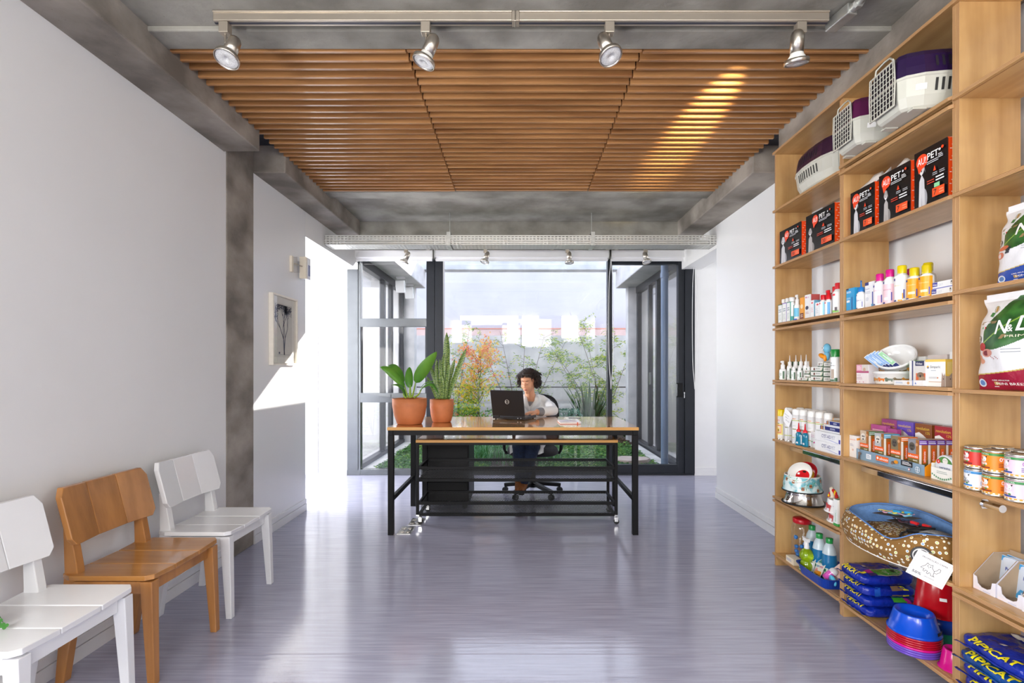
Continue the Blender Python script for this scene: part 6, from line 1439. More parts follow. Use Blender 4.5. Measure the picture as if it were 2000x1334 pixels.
for k in range(5):
    m = MB().box(-.0095, .0095, -.007, .007, -.052, .052, P('f2f4f8', .4)); c1 = '8fb4e0' if k < 4 else '9ad0a0'
    m.box(-.0085, .0085, -.0076, -.007, -.018, .050, P(c1, .4)).box(-.0085, .0085, -.0078, -.007, -.051, -.020, P('12266a', .4)).box(-.001, .0015, -.0079, -.0077, -.008, .036, P('eef4fa')).box(.004, .0055, -.0079, -.0077, -.008, .020, P('eef4fa'))
    m.v = [Matrix.Rotation(.50, 3, 'Z') @ (RB @ p) for p in m.v]
    o = m.build('slim_box', loc=(1.617+.0017*k, 2.249-.0195*k, z+.100+.0035*k-.004*abs(k-2)), rz=RZ)
    tag(o, ('slim blue box leaning in the tipped bowl, leftmost', 'slim blue box leaning in the tipped bowl, second from the left', 'slim blue box leaning in the tipped bowl, the middle one', 'slim blue box leaning in the tipped bowl, next to the green one', 'slim green and navy box leaning in the tipped bowl')[k], 'box', 'slim tablet boxes in the tipped bowl')
carton('flat white box lying in front of the dog-picture boxes', 1.592, 2.108, 2.012, z, .020, .05, 'f2f3f6', 'e8eaf0', 'e6e8ee', [('l', .1, .3, .5, .7, 2, 'a8b8d8'), ('c', .8, .5, .3, 'd8a060', .07)]); carton('flat white box with a blue end beside the first flat one', 1.590, 2.008, 1.955, z, .022, .05, 'f4f5f8', 'e8eaf0', 'e6e8ee', [('r', 0, 0, .1, 1, '8fa8e0'), ('p', [(.25, .3), (.4, .3), (.3, .7)], '5a80d0')])
carton('white and green box standing edge-on by the dog-picture box', 1.655, 2.106, 2.078, z, .102, .07, 'f0f0ee', '7ab83a', 'dcdcda', [('r', .5, 0, .75, 1, '2a2f6a')]); 
carton('white box with a navy tab and a pug on an orange ground', 1.650, 2.072, 1.990, z, .100, .05, 'e8e6e4', 'e8e6e4', 'dcdad8', [('r', .05, .80, .60, 1, '22265a'), ('t', .1, .85, .09, 'Virbac', 'ffffff', .45), ('r', .1, 0, .95, .5, 'e8682a'), ('c', .38, .42, .12, '8a7058', .22), ('p', [(.2, 0), (.7, 0), (.66, .35), (.3, .38)], 'b89a78'), ('c', .38, .38, .05, '2a221e')])
carton('white box with a purple strip partly behind the yellow-edged one', 1.652, 1.986, 1.925, z, .103, .05, 'e8e8ea', 'e8e8ea', 'dcdce0', [('r', .0, .80, .8, 1, '2a2a7a'), ('t', .05, .85, .08, 'Virbac', 'ffffff', .6), ('r', .05, 0, .4, .5, '7a60c0'), ('c', .5, .5, .14, '2a2a2c', .22)])
carton('white box with a yellow edge and a small tan dog', 1.602, 1.958, 1.866, z, .104, .06, 'f8f8f6', 'f4d058', 'f4d058', [('r', 0, .91, 1, 1, 'f4cf58'), ('t', .25, .68, .095, 'Simparic', '6a7078', .62), ('c', .13, .72, .05, 'e8b83a'), ('c', .15, .69, .03, '2f4a8a'), ('l', .3, .56, .55, .62, 1, 'b8c0c8'), ('l', .2, .28, .62, .36, 2, 'c0c0c4'), ('c', .64, .32, .03, 'd88a5a'), ('l', .2, .14, .9, .2, 1, 'd8b8a0'), ('p', [(.82, .0), (1, 0), (1, .5), (.94, .38), (.86, .52), (.84, .3)], 'a89080'), ('c', .93, .28, .02, '2a2422')],
       [('r', .1, .45, .9, .9, 'f0d884'), ('p', [(0, 0), (.8, 0), (.6, .35), (.4, .5), (.2, .38), (0, .4)], 'b8a494'), ('c', .3, .28, .02, '2a2422')])
carton('grey-pink box lying flat behind the pug box', 1.712, 2.080, 1.985, z, .125, .06, 'd0c4c0', 'd0c4c0', 'd8d0cc', [('l', .6, .4, .9, .6, 1, '8a6a60')]); carton('white box standing behind the yellow-edged box', 1.712, 1.975, 1.86, z, .135, .06, 'eeeef0', 'e6e6ea', 'f0f0f2', [('r', .3, .86, .5, .92, '3a3440')]); carton('white box standing behind the green-edged one', 1.715, 2.150, 2.095, z, .120, .05, 'e6e6e4', 'e0e0de', 'eeeeec')
# plush toy
PL = mat('white_plush', (.78, .78, .77), .95, var=.12, scale=60, bump=.9, bscale=90)
t = thing('plush_toy', 'white fluffy toy with pale turquoise patches sitting on the boxes', 'soft toy', (1.752, 1.905, z+.1365), RZ)
m = MB(); 
for c, r_ in (((0, 0, .05), (.036, .03, .045)), ((0, 0, .115), (.030, .028, .038)), ((0, 0, .175), (.026, .024, .036)), ((-.036, -.012, .02), (.022, .026, .022)), ((.034, -.012, .02), (.022, .026, .022)), ((-.034, -.005, .07), (.012, .014, .03))): m.ell(c, r_, PL, 18, 12)
m.v = [p+Vector((noise.noise(p*60), noise.noise(p*60+Vector((9, 0, 0))), noise.noise(p*60+Vector((0, 9, 0)))))*.006 for p in m.v]; m.v = [Vector((p.x, p.y, max(0, p.z))) for p in m.v]; m.build('body', t)
TQ = P('8fd4cf', .8); m = MB(); m.ell((.012, -.024, .125), (.018, .010, .022), TQ); m.ell((-.014, -.034, .012), (.010, .006, .008), TQ); m.ell((.008, -.022, .19), (.014, .008, .016), TQ); m.build('patches', t); t.scale = (.66, .66, .60); MB().ell((.012, -.031, .188), .006, P('c8186a', .4)).build('nose', t)

# ---- middle unit, shampoo shelf
z = S2[4]
def bottle(label, X, Y, z, r_, hb, cap, capr, caph, body='f4f4f4', lab=None, lz=(.1, .8), txt=None, tc='2a3a8a', neck=None, kind='flip', sx=1.0, name='bottle', group='bottles on the plywood shelves', cat='bottle', noz=None, rz=0, extra=()):
    t = thing(name, label, cat, (X, Y, z+.0005), RZ+rz, group); nk = neck or r_*.6; H = hb
    MB().lathe([(0, 0), (r_-.002, 0), (r_, .002), (r_, H*.80), (r_*.93, H*.88), (nk, H*.96), (nk*.95, H), (0, H)], P(body, .3), 28, sx=sx).build('body', t)
    m = MB(); 
    if kind == 'noz': m.lathe([(capr, H-.002), (capr, H+caph*.25), (capr*.75, H+caph*.3), (capr*.35, H+caph*.35), (capr*.16, H+caph), (0, H+caph)], P(cap, .3), 18)
    elif kind == 'spray': m.lathe([(capr, H-.002), (capr, H+caph*.45), (capr*.6, H+caph*.5), (capr*.55, H+caph), (0, H+caph)], P(cap, .3), 18); m.cbox((0, -capr*.4, H+caph*.85), (capr*.9, capr*1.1, caph*.25), P(cap, .3))
    elif kind == 'pip':
        m.lathe([(capr, H-.002), (capr, H+caph*.35), (.0035, H+caph*.42), (.003, H+caph*.42+.02)], P(cap, .3), 14); m.lathe([(.003, H+caph*.4), (.003, H+caph*.8)], P('eeeeee', .3), 10); m.lathe([(.0042, H+caph*.8), (.0042, H+caph*.93), (.001, H+caph), (0, H+caph)], P('3a6ab0', .3), 10)
    else: m.lathe([(capr, H-.002), (capr*1.02, H+caph*.85), (capr*.9, H+caph), (0, H+caph)], P(cap, .25), 24)
    m.build('cap', t)
    if lab:
        m = MB(); m.lathe([(r_+.0004, H*lz[0]*1.0), (r_+.0004, H*lz[1])], P(lab, .35), 24, a0=-PI/2-1.2, a1=-PI/2+1.6, sx=sx)
        A = -PI/2+.45
        if txt:
            for s_, zf, hh, cc, f_ in txt: m.text(s_, P(cc), (0, 0, H*zf), hh, cyl=(r_+.0009, A-.75), fit=f_*r_*2)
        for (a0, a1, z0, z1, cc) in extra: m.lathe([(r_+.0012, H*z0), (r_+.0012, H*z1)], P(cc, .35), 6, a0=A+a0, a1=A+a1)
        m.build('label', t)
    return t
NB = ((-.95, -.5, .74, .82, '2a2f8a'), (.62, .78, .12, .42, '4a4fb0'), (-.95, -.3, .03, .08, '2a2f8a'))
carton('bright blue box standing at the left end of the shampoo shelf', 1.590, 2.412, 2.352, z, .108, .05, '2a9fd8', '2aa4dc', '2a8fc8', [('r', .0, .93, .3, 1, '22265a'), ('l', .06, .78, .6, .88, 2, 'e8f4fa'), ('l', .06, .52, .5, .6, 2, 'c8e4f4'), ('r', .08, .38, .45, .48, 'f0f4f6'), ('r', .66, .05, .74, .6, '2a3a8a')])
bottle('white bottle with a blue collar and a long dropper on the shampoo shelf', 1.600, 2.350-.028, z, .0185, .083, '2a7fd0', .013, .052, lab='f6f6f8', lz=(.04, .82), kind='pip', txt=(('Easotic', .45, .008, '5a60a0', 1.0),), extra=NB)
carton('white medicine box with a navy tab right of the dropper bottle', 1.600, 2.296, 2.236, z, .118, .04, 'f4f5f8', 'eef0f4', 'e4e6ea', [('r', .0, .88, .4, 1, '2a2f7a'), ('t', .04, .72, .06, 'Easotic', '9aa0c8', .7), ('l', .04, .55, .6, .66, 2, 'c8ccd8'), ('r', .78, .1, .88, .6, '4a4fb0'), ('r', .7, .02, .98, .14, '5a9ac8'), ('c', .25, .35, .08, 'd8dce4')], [('r', .1, .88, .9, .97, '2a2f7a'), ('l', .1, .7, .9, .76, 1, 'b8bcc8')])
bottle('dropper bottle whose blue tip shows behind the white medicine box', 1.690, 2.310, z, .0185, .083, '2a7fd0', .013, .052, kind='pip'); bottle('dropper bottle whose blue tip shows beside the pink-capped shampoo', 1.690, 2.245, z, .0185, .083, '2a7fd0', .013, .052, kind='pip')
bottle('white shampoo bottle with a magenta cap and pink leaves, left of its twin', 1.603, 2.232-.027, z, .0235, .112, 'd8148a', .0155, .030, lab='f6eef2', lz=(.03, .9), txt=(('Episoothe', .58, .006, 'd89ab0', 1.5),), extra=NB+((.1, .7, .08, .4, 'f4b8c4'),))
bottle('white shampoo bottle with a magenta cap and a pink label', 1.606, 2.150, z, .0235, .120, 'd8148a', .0155, .030, lab='f8d0d8', lz=(.03, .72), txt=(('Episoothe', .50, .006, 'a86a90', 1.5),), extra=NB+((-.6, .2, .15, .25, 'f8e8ec'),))
bottle('white shampoo bottle with a yellow cap', 1.608, 2.085, z, .0265, .122, 'e8cf10', .0165, .032, lab='f8f8f6', lz=(.03, .9), txt=(('Sebolytic', .55, .006, 'e8c070', 1.5),), extra=NB+((.45, .6, .1, .3, 'f2a81f'), (-.1, .5, .03, .08, 'f2a81f')))
bottle('yellow shampoo bottle with a yellow cap, left of its twin', 1.602, 2.012, z, .0265, .098, 'e0c80c', .0165, .032, lab='f2a81f', lz=(.05, .86), txt=(('Peroxydex', .58, .006, 'fae0a0', 1.5),), extra=NB+((-.4, .5, .22, .32, 'fae8c0'),))
bottle('yellow shampoo bottle with a yellow cap, beside the long white boxes', 1.604, 1.953, z, .0255, .097, 'd8c00a', .0165, .032, lab='f2a81f', lz=(.05, .86), txt=(('Peroxydex', .58, .006, 'fae0a0', 1.5),), extra=NB+((-.4, .5, .22, .32, 'fae8c0'),))
bottle('magenta-capped bottle standing in the back row of shampoos', 1.675, 2.120, z, .0235, .118, 'c8147a', .0155, .030); bottle('yellow-capped bottle standing in the back row of shampoos', 1.672, 2.030, z, .026, .122, 'd8c00a', .0165, .032)
def toothbox(label, z_, dx): carton(label, 1.600+dx, 1.922, 1.820, z_, .026, .12, 'f4f5f6', 'f2f4f5', 'eef0f2', [('r', .0, .35, .22, .98, '4048a0'), ('t', .02, .5, .26, 'Virbac', 'ffffff', .18), ('t', .28, .4, .3, 'C.E.T.', 'c4ccd8', .2), ('r', .0, .0, 1, .12, '6a6fc0'), ('c', .84, .55, .3, 'd0ccc8', .05), ('c', .84, .7, .14, '4a4440', .025)], [('l', .1, .3, .6, .6, 1, 'a8dcc8')], 'toothpaste_box', 'box', 'long white toothpaste boxes')
toothbox('long white toothpaste box, lower of the two', z, -.004); toothbox('long white toothpaste box, upper of the two', z+.027, 0)
t = thing('rolled_collar', 'dark green rounded pet toy behind the toothpaste boxes', 'toy', (1.735, 1.835, z+.0005), RZ); MB().lathe([(0, 0), (.018, 0), (.021, .05), (.018, .10), (.009, .122), (0, .125)], P('1f6a5c', .45), 24).build('body', t); MB().lathe([(.0212, .03), (.0216, .035), (.0216, .05), (.0210, .055)], P('c8404a', .5), 20).build('band', t)

# ---- far unit, upper product shelf
z = S1[4]
GL = [('l', .15, .55, .85, .75, 2, '8a9aa8'), ('l', .15, .15, .8, .45, 4, 'd0d8d8')]
def slim(label, px0, px1, ytop, col, cap=True, X=1.582):
    Yf, Yn = Yp(px0, X), Yp(px1, X); h = Zp(ytop, Yf)-z
    carton(label, X, Yf, Yn, z, h, .018, 'f2f4f2', col, col, [('r', 0, 0, 1, .03, col), ('r', 0, .96, 1, 1, col)]+GL, [('r', 0, .0, 1, 1, 'f0f2f0')] if col == '3a8a5a' else (), 'slim_carton', 'box', 'slim shampoo boxes on the far unit')
slim('slim white box with green edges, leftmost on the upper shelf of the far unit', 1520, 1527.5, 596, '2f6a4a'); slim('slim white box with a lilac side, second from the left', 1528, 1535.5, 593, 'a080d0'); slim('slim white box with a pale green edge, third from the left', 1536.5, 1543, 591, '5aaa98')
for i, (px, lb) in enumerate(((1530.5, 'small white-capped bottle behind the leftmost slim box'), (1538, 'small white-capped bottle behind the lilac slim box'), (1545.5, 'small white-capped bottle behind the pale green slim box'))): bottle(lb, 1.617, Yp(px, 1.617), z, .0125, .125, 'f6f6f6', .011, .022, kind='flip')
bottle('white tube bottle with a teal label on the far unit', 1.602, Yp(1548, 1.602), z, .016, .118, 'f4f4f4', .0135, .022, lab='3aa8a0', lz=(.05, .8), extra=((-.9, .3, .08, .2, '1fb0d0'), (-.3, .9, .25, .95, 'f4f6f6')))
bottle('white spray bottle with a light blue label on the far unit', 1.600, Yp(1557, 1.600), z, .016, .098, 'f6f6f6', .010, .050, lab='6ac0e4', lz=(.22, .72), kind='spray', extra=((-1, .6, .02, .1, '1f50c8'),))
carton('orange and brown box beside the light blue spray bottle', 1.600, Yp(1562.5, 1.6), Yp(1569.5, 1.6), z, .125, .03, 'f2a02a', 'f2b040', 'f4ead8', [('r', 0, 0, 1, .3, '7a2f1a'), ('c', .5, .6, .1, 'fae0b0'), ('l', .2, .1, .8, .25, 2, 'f4e0c8')])
carton('white box with a crimson side, taller, on the far unit', 1.604, Yp(1570.5, 1.6), Yp(1580.5, 1.6), z, .134, .055, 'f4f4f6', 'c85a58', 'e8e6e4', [('r', 0, .0, 1, .03, 'b02a3a'), ('c', .25, .9, .04, 'c85a8a'), ('l', .4, .85, .85, .92, 2, 'd8a8b8'), ('c', .45, .46, .08, '3a3f5a', .3), ('l', .2, .2, .8, .3, 2, 'c8a0a8')], [('r', 0, 0, .12, 1, 'f4f4f6'), ('r', .12, 0, 1, .3, 'a02a38')])
carton('white box with a brick red side behind the small blue box', 1.680, Yp(1603, 1.68), Yp(1613, 1.68), z, .138, .05, 'f0eeee', 'b85a58', 'e8e6e4', [('r', .3, 0, 1, .9, 'b85a58')])
carton('small white and sky blue box, taller of two', 1.592, Yp(1582.5, 1.592), Yp(1590, 1.592), z, .094, .045, 'f4f6f8', '7ac0e0', '5a9ab8', [('c', .5, .85, .05, 'e8606a', .25), ('l', .2, .3, .8, .6, 3, 'f0d0d8')], [('r', .1, .1, .9, .85, '8fd0ec')]); carton('small white and pale blue box, shorter of two', 1.582, Yp(1592, 1.582), Yp(1600, 1.582), z, .074, .03, 'f4f6f8', '8fd0ec', 'e4eaee', [('c', .6, .85, .07, 'e8404a', .25), ('l', .15, .2, .8, .6, 3, 'd8dce4')])
RL = ((-.9, -.2, .72, .80, 'e8404a'), (.35, .9, .05, .85, 'a0dcf2'))
bottle('white bottle with a red cap and pale blue stripe on the far unit', 1.598, Yp(1608, 1.598), z, .0175, .085, 'd8202c', .0125, .024, lab='f6f8fa', lz=(.04, .8), extra=RL); bottle('white spray bottle with a red pump on the far unit', 1.600, Yp(1618.5, 1.6), z, .0175, .082, 'e0202c', .0125, .046, lab='f6f8fa', lz=(.04, .85), kind='spray', extra=((-.9, -.2, .72, .80, 'e8404a'), (.2, .9, .02, .8, '5aa8e0')))
bottle('large white bottle with a red cap against the upright', 1.612, Yp(1637, 1.612), z, .024, .125, 'e0303a', .014, .030, lab='f8f8f8', lz=(.05, .85), extra=((-.7, .0, .72, .80, 'e8404a'), (-.8, .6, .05, .14, '8fd05a'), (-.1, .4, .1, .26, '6a6468'))); bottle('large white bottle with a red cap, left of the one against the upright', 1.640, Yp(1631.5, 1.640), z, .022, .118, 'e0303a', .0135, .030)

# ---- far unit, ear cleaner shelf
z = S1[3]
def dropper(label, px, X, h, hn, r_=.0155, kind='noz', ex=()):
    bottle(label, X, Yp(px, X), z, r_, h, 'f8f8f8', r_*.62, hn, lab='eef0ee', lz=(.08, .78), kind=kind, extra=((-.8, .3, .35, .6, 'c8d0c8'), (-.5, -.25, .2, .3, '6ab07a'), (.55, 1.05, .1, .75, '5a7a62'))+ex, group='white dropper bottles on the far unit')
dropper('squat white spray bottle at the left end of the ear cleaner shelf', 1529, 1.600, .070, .045, .0195, 'spray')
for i, (px, lb) in enumerate(((1542.5, 'tall white nozzle bottle, first of four'), (1554.5, 'tall white nozzle bottle, second of four'), (1564.5, 'tall white nozzle bottle, third of four'), (1574.5, 'tall white nozzle bottle, last of four'))): dropper(lb, px, 1.625+.002*i, .092, .055)
dropper('short white nozzle bottle in front of the tall ones, left', 1550.5, 1.590, .062, .046, .014); dropper('short white nozzle bottle in front of the tall ones, right', 1562, 1.590, .062, .046, .014); dropper('short white nozzle bottle just left of the stacked green boxes', 1579.5, 1.618, .064, .046, .013)
carton('white and green box standing behind the squat spray bottle', 1.650, Yp(1530.5, 1.65), Yp(1548, 1.65), z, .110, .04, 'eeeeea', '2f5a3a', 'e0e0dc', [('r', .40, 0, .5, 1, 'e8d890'), ('r', .5, 0, 1, 1, '2f5a3a'), ('r', .65, .1, .9, .9, '6a5a42'), ('l', .05, .2, .35, .8, 5, 'c8c8c0')])
def hot(label, px0, px1, zz, X, h=.0245, lo=0):
    Yf, Yn = Yp(px0, X), Yp(px1, X)
    carton(label, X, Yf, Yn, zz, h, .06, 'f2f2ee', '2f5a3a', 'e8e8e4', [('r', 0, 0, 1, .2, '2f5a3a'), ('p', [(.8, 0), (1, 0), (1, 1), (.95, 1), (.9, .5)], '2f5a3a'), ('p', [(.78, .2), (.8, .2), (.92, 1), (.9, 1)], 'e0c23a'), ('c', .28, .55, .28, '7a4a3a', .07), ('t', .42, .5, .3, 'Hot Vet', '5a6a5a', .38), ('t', .4, .03, .12, '50 ml', 'e8f0e8', .2)], [('p', [(0, .1), (.6, .1), (.75, .5), (.6, .9), (0, .9)], 'f2f2ee'), ('l', .1, .3, .4, .7, 2, '9aa09a')], 'ointment_box', 'box', 'stacked green and white ointment boxes')
for i in range(3): hot('green and white ointment box, %s of the right stack' % ('bottom', 'middle', 'third')[i], 1584, 1608.5, z+i*.0255, 1.588)
hot('green and white ointment box on top of the right stack, under the bird toy', 1597, 1609, z+3*.0255, 1.592)
hot('flat green and white ointment box in front of the short nozzle bottles', 1560, 1579, z, 1.574, .018); hot('green and white ointment box behind the flat one, lower', 1571, 1583, z, 1.600, .034); hot('green and white ointment box behind the flat one, upper', 1571, 1583, z+.035, 1.600, .026)
t = thing('bird_toy', 'small rubber bird toy, sky blue head and orange beak, on the ointment boxes', 'toy', (1.622, Yp(1614, 1.622), z+.103), RZ)
LB_ = P('6fb8d8', .5); OR = P('f0961a', .5)
MB().ell((.006, 0, .070), (.020, .018, .026), LB_, 18, 12).ell((.003, .002, .034), (.016, .014, .028), LB_, 16, 10).build('head', t); MB().ell((-.018, -.012, .032), (.026, .013, .012), OR, 16, 8, Matrix.Rotation(.35, 3, 'Y')).ell((.006, -.010, .020), (.008, .009, .018), OR, 12, 8).build('beak', t)
MB().ell((-.002, -.0165, .073), (.007, .003, .007), P('f4f4f4', .4)).ell((-.003, -.0195, .073), (.003, .0015, .003), P('1a1a20', .3)).build('eye', t)
bottle('white tube with a faceted green cap against the upright', 1.604, Yp(1631.5, 1.604), z, .0215, .128, '1f8a3a', .021, .036, lab='f2f4f4', lz=(.03, .95), neck=.019, txt=(('bio', .72, .008, '3a4a5a', .6), ('derma', .62, .008, '3a4a5a', 1.2)), extra=((-.4, .3, .12, .5, 'b8a89a'), (.35, .95, .02, .16, '3a6a4a'), (-.9, .4, .02, .1, '5a7a62')))

# ---- far unit, spray can shelf
z = S1[2]
def can(label, px, X, r_, h, cap='f4f4f2', body='f0f0f2', ex=(), txt=None, caph=.034, dome=True, name='spray_can'):
    t = thing(name, label, 'spray can', (X, Yp(px, X), z+.0005), RZ, 'spray cans on the far unit')
    MB().lathe([(0, 0), (r_-.002, 0), (r_, .003), (r_, h-caph), (0, h-caph)], P(body, .3), 32).lathe([(r_+.0006, 0), (r_+.0006, .003), (r_, .004)], M_CHROME, 32).build('can', t)
    MB().lathe([(r_, h-caph), (r_, h-.012), (r_*.86, h-.003), (r_*.6, h), (0, h)] if dome else [(r_, h-caph), (r_, h-.004), (r_*.92, h), (0, h)], P(cap, .3), 32).build('cap', t)
    m = MB(); A = -PI/2+.5
    for (a0, a1, z0, z1, cc) in ex: m.lathe([(r_+.0005, h*z0), (r_+.0005, h*z1)], P(cc, .35), 10, a0=A+a0, a1=A+a1)
    for s_, zf, hh, cc, f_, a_ in (txt or ()): m.text(s_, P(cc), (0, 0, h*zf), hh, cyl=(r_+.0009, A+a_), fit=f_*r_*2, off=.02)
    if m.f: m.build('label', t)
can('white spray can with a bright yellow cap at the left end of its shelf', 1526.5, 1.612, .0225, .180, 'f2d410', 'f2f2f0', ((-1.1, .9, .15, .52, 'f0e48a'), (-1, .5, .2, .48, 'd8402a'), (-.85, .35, .23, .45, 'f4f0d8'), (-.7, .0, .25, .38, 'f0d83a'), (-.4, -.1, .26, .34, '4a3020')), (('MO', .60, .012, 'd8202c', 1.2, -1.0), ('mais', .52, .008, '2a2a2a', .8, -.8)), .040, False)
WS = ((-1.3, 1.3, .655, .672, 'b8c83a'), (-.6, .4, .70, .72, 'e8a060'), (-.5, .5, .40, .425, '8a8a4a'), (-1.3, 1.3, .16, .18, 'c0cc50'), (-.4, .4, .5, .52, 'cfd8cf'))
for px, X, lb in ((1540.5, 1.612, 'white spray can partly behind the promotion tag'), (1555.5, 1.606, 'white spray can, first full one right of the tag'), (1570, 1.622, 'white spray can behind the blue squeeze bottles'), (1586, 1.622, 'white spray can, middle of the front row'), (1602, 1.626, 'white spray can behind the orange and white boxes'), (1618.5, 1.630, 'white spray can at the right end of the row')):
    can(lb, px, X, .0225, .198, ex=WS)
for k, px in enumerate((1563, 1578, 1593, 1608)): can('white spray can in the back row, %s from the left' % ('first', 'second', 'third', 'fourth')[k], px, 1.682, .0225, .198)
t = thing('price_tag', 'white handwritten price tag standing against the spray cans', 'sign', (1.584, Yp(1537, 1.584)-.004, z+.128), RZ+.3)
m = MB().prism([(-.022, .045), (-.030, .020), (-.026, -.012), (.010, -.045), (.034, .010), (.036, .030), (.0, .062), (-.014, .066)], -.0005, .0005, P('f6f6f8', .5), 'xz')
for i, (s_, q) in enumerate((('PROMO\u00c7\u00c3O', .038), ('SPRAY', .026), ('R$ 45,00', .030))): m.text(s_, P('6a6a70'), (-.020+.004*i, -.0009, .034-.018*i), .0065, (.85, 0, -.45), (.45, 0, .85), fit=q, align='fit')
m.build('card', t); MB().cyl((.0, .002, -.127), (.0, .002, -.02), .0015, M_GALV, n=6).build('stand', t)
TB = P('1f9fc8', .15, trans=.5)
for px, X, lb in ((1560, 1.578, 'turquoise squeeze bottle with a red nozzle, left one'), (1572.5, 1.584, 'turquoise squeeze bottle with a red nozzle, right one')):
    t = thing('squeeze_bottle', lb, 'bottle', (X, Yp(px, X), z+.0005), RZ, 'turquoise squeeze bottles')
    MB().lathe([(0, 0), (.022, 0), (.0235, .004), (.020, .045), (.0215, .062), (.014, .072), (.009, .076), (0, .076)], TB, 28, sy=.6).build('body', t)
    MB().lathe([(.0115, .075), (.0115, .086), (.005, .090), (.0022, .124), (0, .124)], P('e0202c', .3), 18).build('nozzle', t)
    m = MB().box(.002, .018, -.0150, -.0144, .010, .020, P('f4f0f0', .5)).box(-.019, -.008, -.0142, -.0136, .010, .060, P('d8e8ea', .5)); m.build('sticker', t)
def flat(label, px0, px1, X, z0, h, d, fr, sd_, tp, dc, group='medicine boxes stacked on the spray can shelf'): Yf, Yn = Yp(px0, X), Yp(px1, X); carton(label, X, Yf, Yn, z0, h, d, fr, sd_, tp, dc, (), 'medicine_box', 'box', group)
CY = [('t', .28, .42, .34, 'CYST-AID', '4a4a8a', .36), ('t', .66, .42, .34, 'PET', 'b8bccc', .15), ('p', [(.35, .30), (.6, .24), (.9, .06), (.93, .12), (.6, .30)], 'b8bce0'), ('r', .94, .1, 1, .5, '3a3a9a')]
flat('long white box with violet lettering at the bottom, on the spray can shelf', 1591.5, 1641.5, 1.578, z, .052, .085, 'f3f4f6', 'eceef2', 'e8eaee', CY); flat('long white box with violet lettering on top of its twin', 1591.5, 1641.5, 1.578, z+.0525, .050, .085, 'f3f4f6', 'eceef2', 'e8eaee', CY)
NV = [('r', .0, .28, 1, .92, '26307a'), ('p', [(.04, .28), (.14, .28), (.12, .95), (.05, .95)], 'c88a4a'), ('p', [(.16, .2), (.26, .2), (.24, .9), (.18, .9)], 'd8d0c0'), ('l', .5, .45, .75, .75, 2, 'e8ecf8'), ('r', 0, .0, 1, .22, 'e8eaee')]
flat('navy and white box with a row of pets, lower one', 1602, 1642, 1.592, z+.103, .030, .07, 'eef0f2', 'e8eaee', 'eceef0', NV); flat('navy and white box with a row of pets, upper one', 1614, 1642, 1.592, z+.1335, .028, .07, 'eef0f2', 'e8eaee', 'f0c060', NV)
OB = [('p', [(0, .84), (.3, .80), (.7, .85), (1, .82), (1, 1), (0, 1)], 'f2a82a'), ('t', .15, .66, .07, 'PETS', '8a6a5a', .6), ('c', .5, .48, .07, '5a3a2a', .2), ('r', .42, .25, .6, .45, '5a3a2a'), ('r', 0, 0, .45, .12, 'd84a1a'), ('r', .45, 0, 1, .12, 'f2a82a')]
flat('white and orange box with a brown dog standing behind the navy boxes, left', 1600, 1611, 1.640, z, .176, .04, 'f4f1ec', 'e8e4de', 'd8a060', OB); flat('white and orange box with a brown dog standing behind the navy boxes, right', 1612, 1628, 1.640, z, .172, .04, 'f4f1ec', 'e8e4de', 'd8a060', OB)
flat('white box with magenta and green marks beside the squeeze bottles', 1583, 1592.5, 1.606, z, .088, .05, 'f4f3f2', 'eceae8', 'f0e8d0', [('t', .05, .3, .14, 'vet', '4a8a3a', .5), ('p', [(.55, .28), (.95, .28), (.8, .40)], 'd0208a'), ('l', .1, .6, .8, .8, 2, 'e8c8d8')])

# ---- far unit, bowl shelf
z = S1[1]
t = thing('steel_bowl', 'steel dog bowl with a black rubber rim under the patterned bowl', 'bowl', (1.656, 2.890, z+.0005), RZ)
MB().lathe([(.108, .004), (.098, .020), (.090, .050), (.088, .062), (.091, .068), (.086, .070), (.080, .06), (.07, .03), (0, .026)], mat('polished_steel', (.78, .76, .74), .06, 1, var=.02), 48).build('bowl', t); MB().lathe([(.104, 0), (.113, .0), (.1145, .005), (.110, .009), (.106, .005), (.104, 0)], P('151515', .6), 48).build('rubber_base', t)
t = thing('patterned_bowl', 'pale turquoise bowl patterned with leaves and brown macaroons, on the steel bowl', 'bowl', (1.652, 2.895, z+.0712), RZ)
MB().lathe([(.104, .006), (.100, .030), (.0935, .085), (.0925, .090), (.0865, .090), (.080, .05), (.05, .04), (0, .038)], mat('turquoise_leaf_print', srgb('d8e8e8'), .2, col2=srgb('6ab4c0'), scale=26, detail=5, ramp=(.42, .56)), 56).lathe([(.0930, .087), (.0925, .0925), (.088, .0925), (.0868, .088)], P('f4f2ee', .2), 56).build('bowl', t)
MB().lathe([(.098, 0), (.106, 0), (.107, .006), (.104, .007)], P('151515', .6), 48).build('rubber_base', t)
m = MB(); r = random.Random(4)
def cpt(a, z_, e): R_ = .104-(z_-.006)*.125+e; return (R_*math.cos(a), R_*math.sin(a), z_)
for k in range(16):
    a = -PI/2-1.5+k*.42+r.uniform(-.08, .08)
    zc = (.062, .028, .045, .020, .070)[k % 5]
    for q in range(5):
        b_ = a+.16; an = q*1.256+k; m.add([cpt(b_, zc+.01, .0006), cpt(b_+.10*math.cos(an)+.02, zc+.01+.010*math.sin(an), .0006), cpt(b_+.20*math.cos(an), zc+.01+.02*math.sin(an), .0006), cpt(b_+.10*math.cos(an)-.02, zc+.01+.010*math.sin(an)+.003, .0006)], [(0, 1, 2, 3)], P('4a9a6a'))
    for dz, cc in ((.0055, 'b07850'), (0, '5a3524'), (-.0055, 'b07850')): m.add([cpt(a+.085*math.cos(q*PI/6), zc+dz+.0045*math.sin(q*PI/6), .001+.0002*(dz < 0)) for q in range(12)], [tuple(range(12))], P(cc))
m.build('printed_pattern', t)
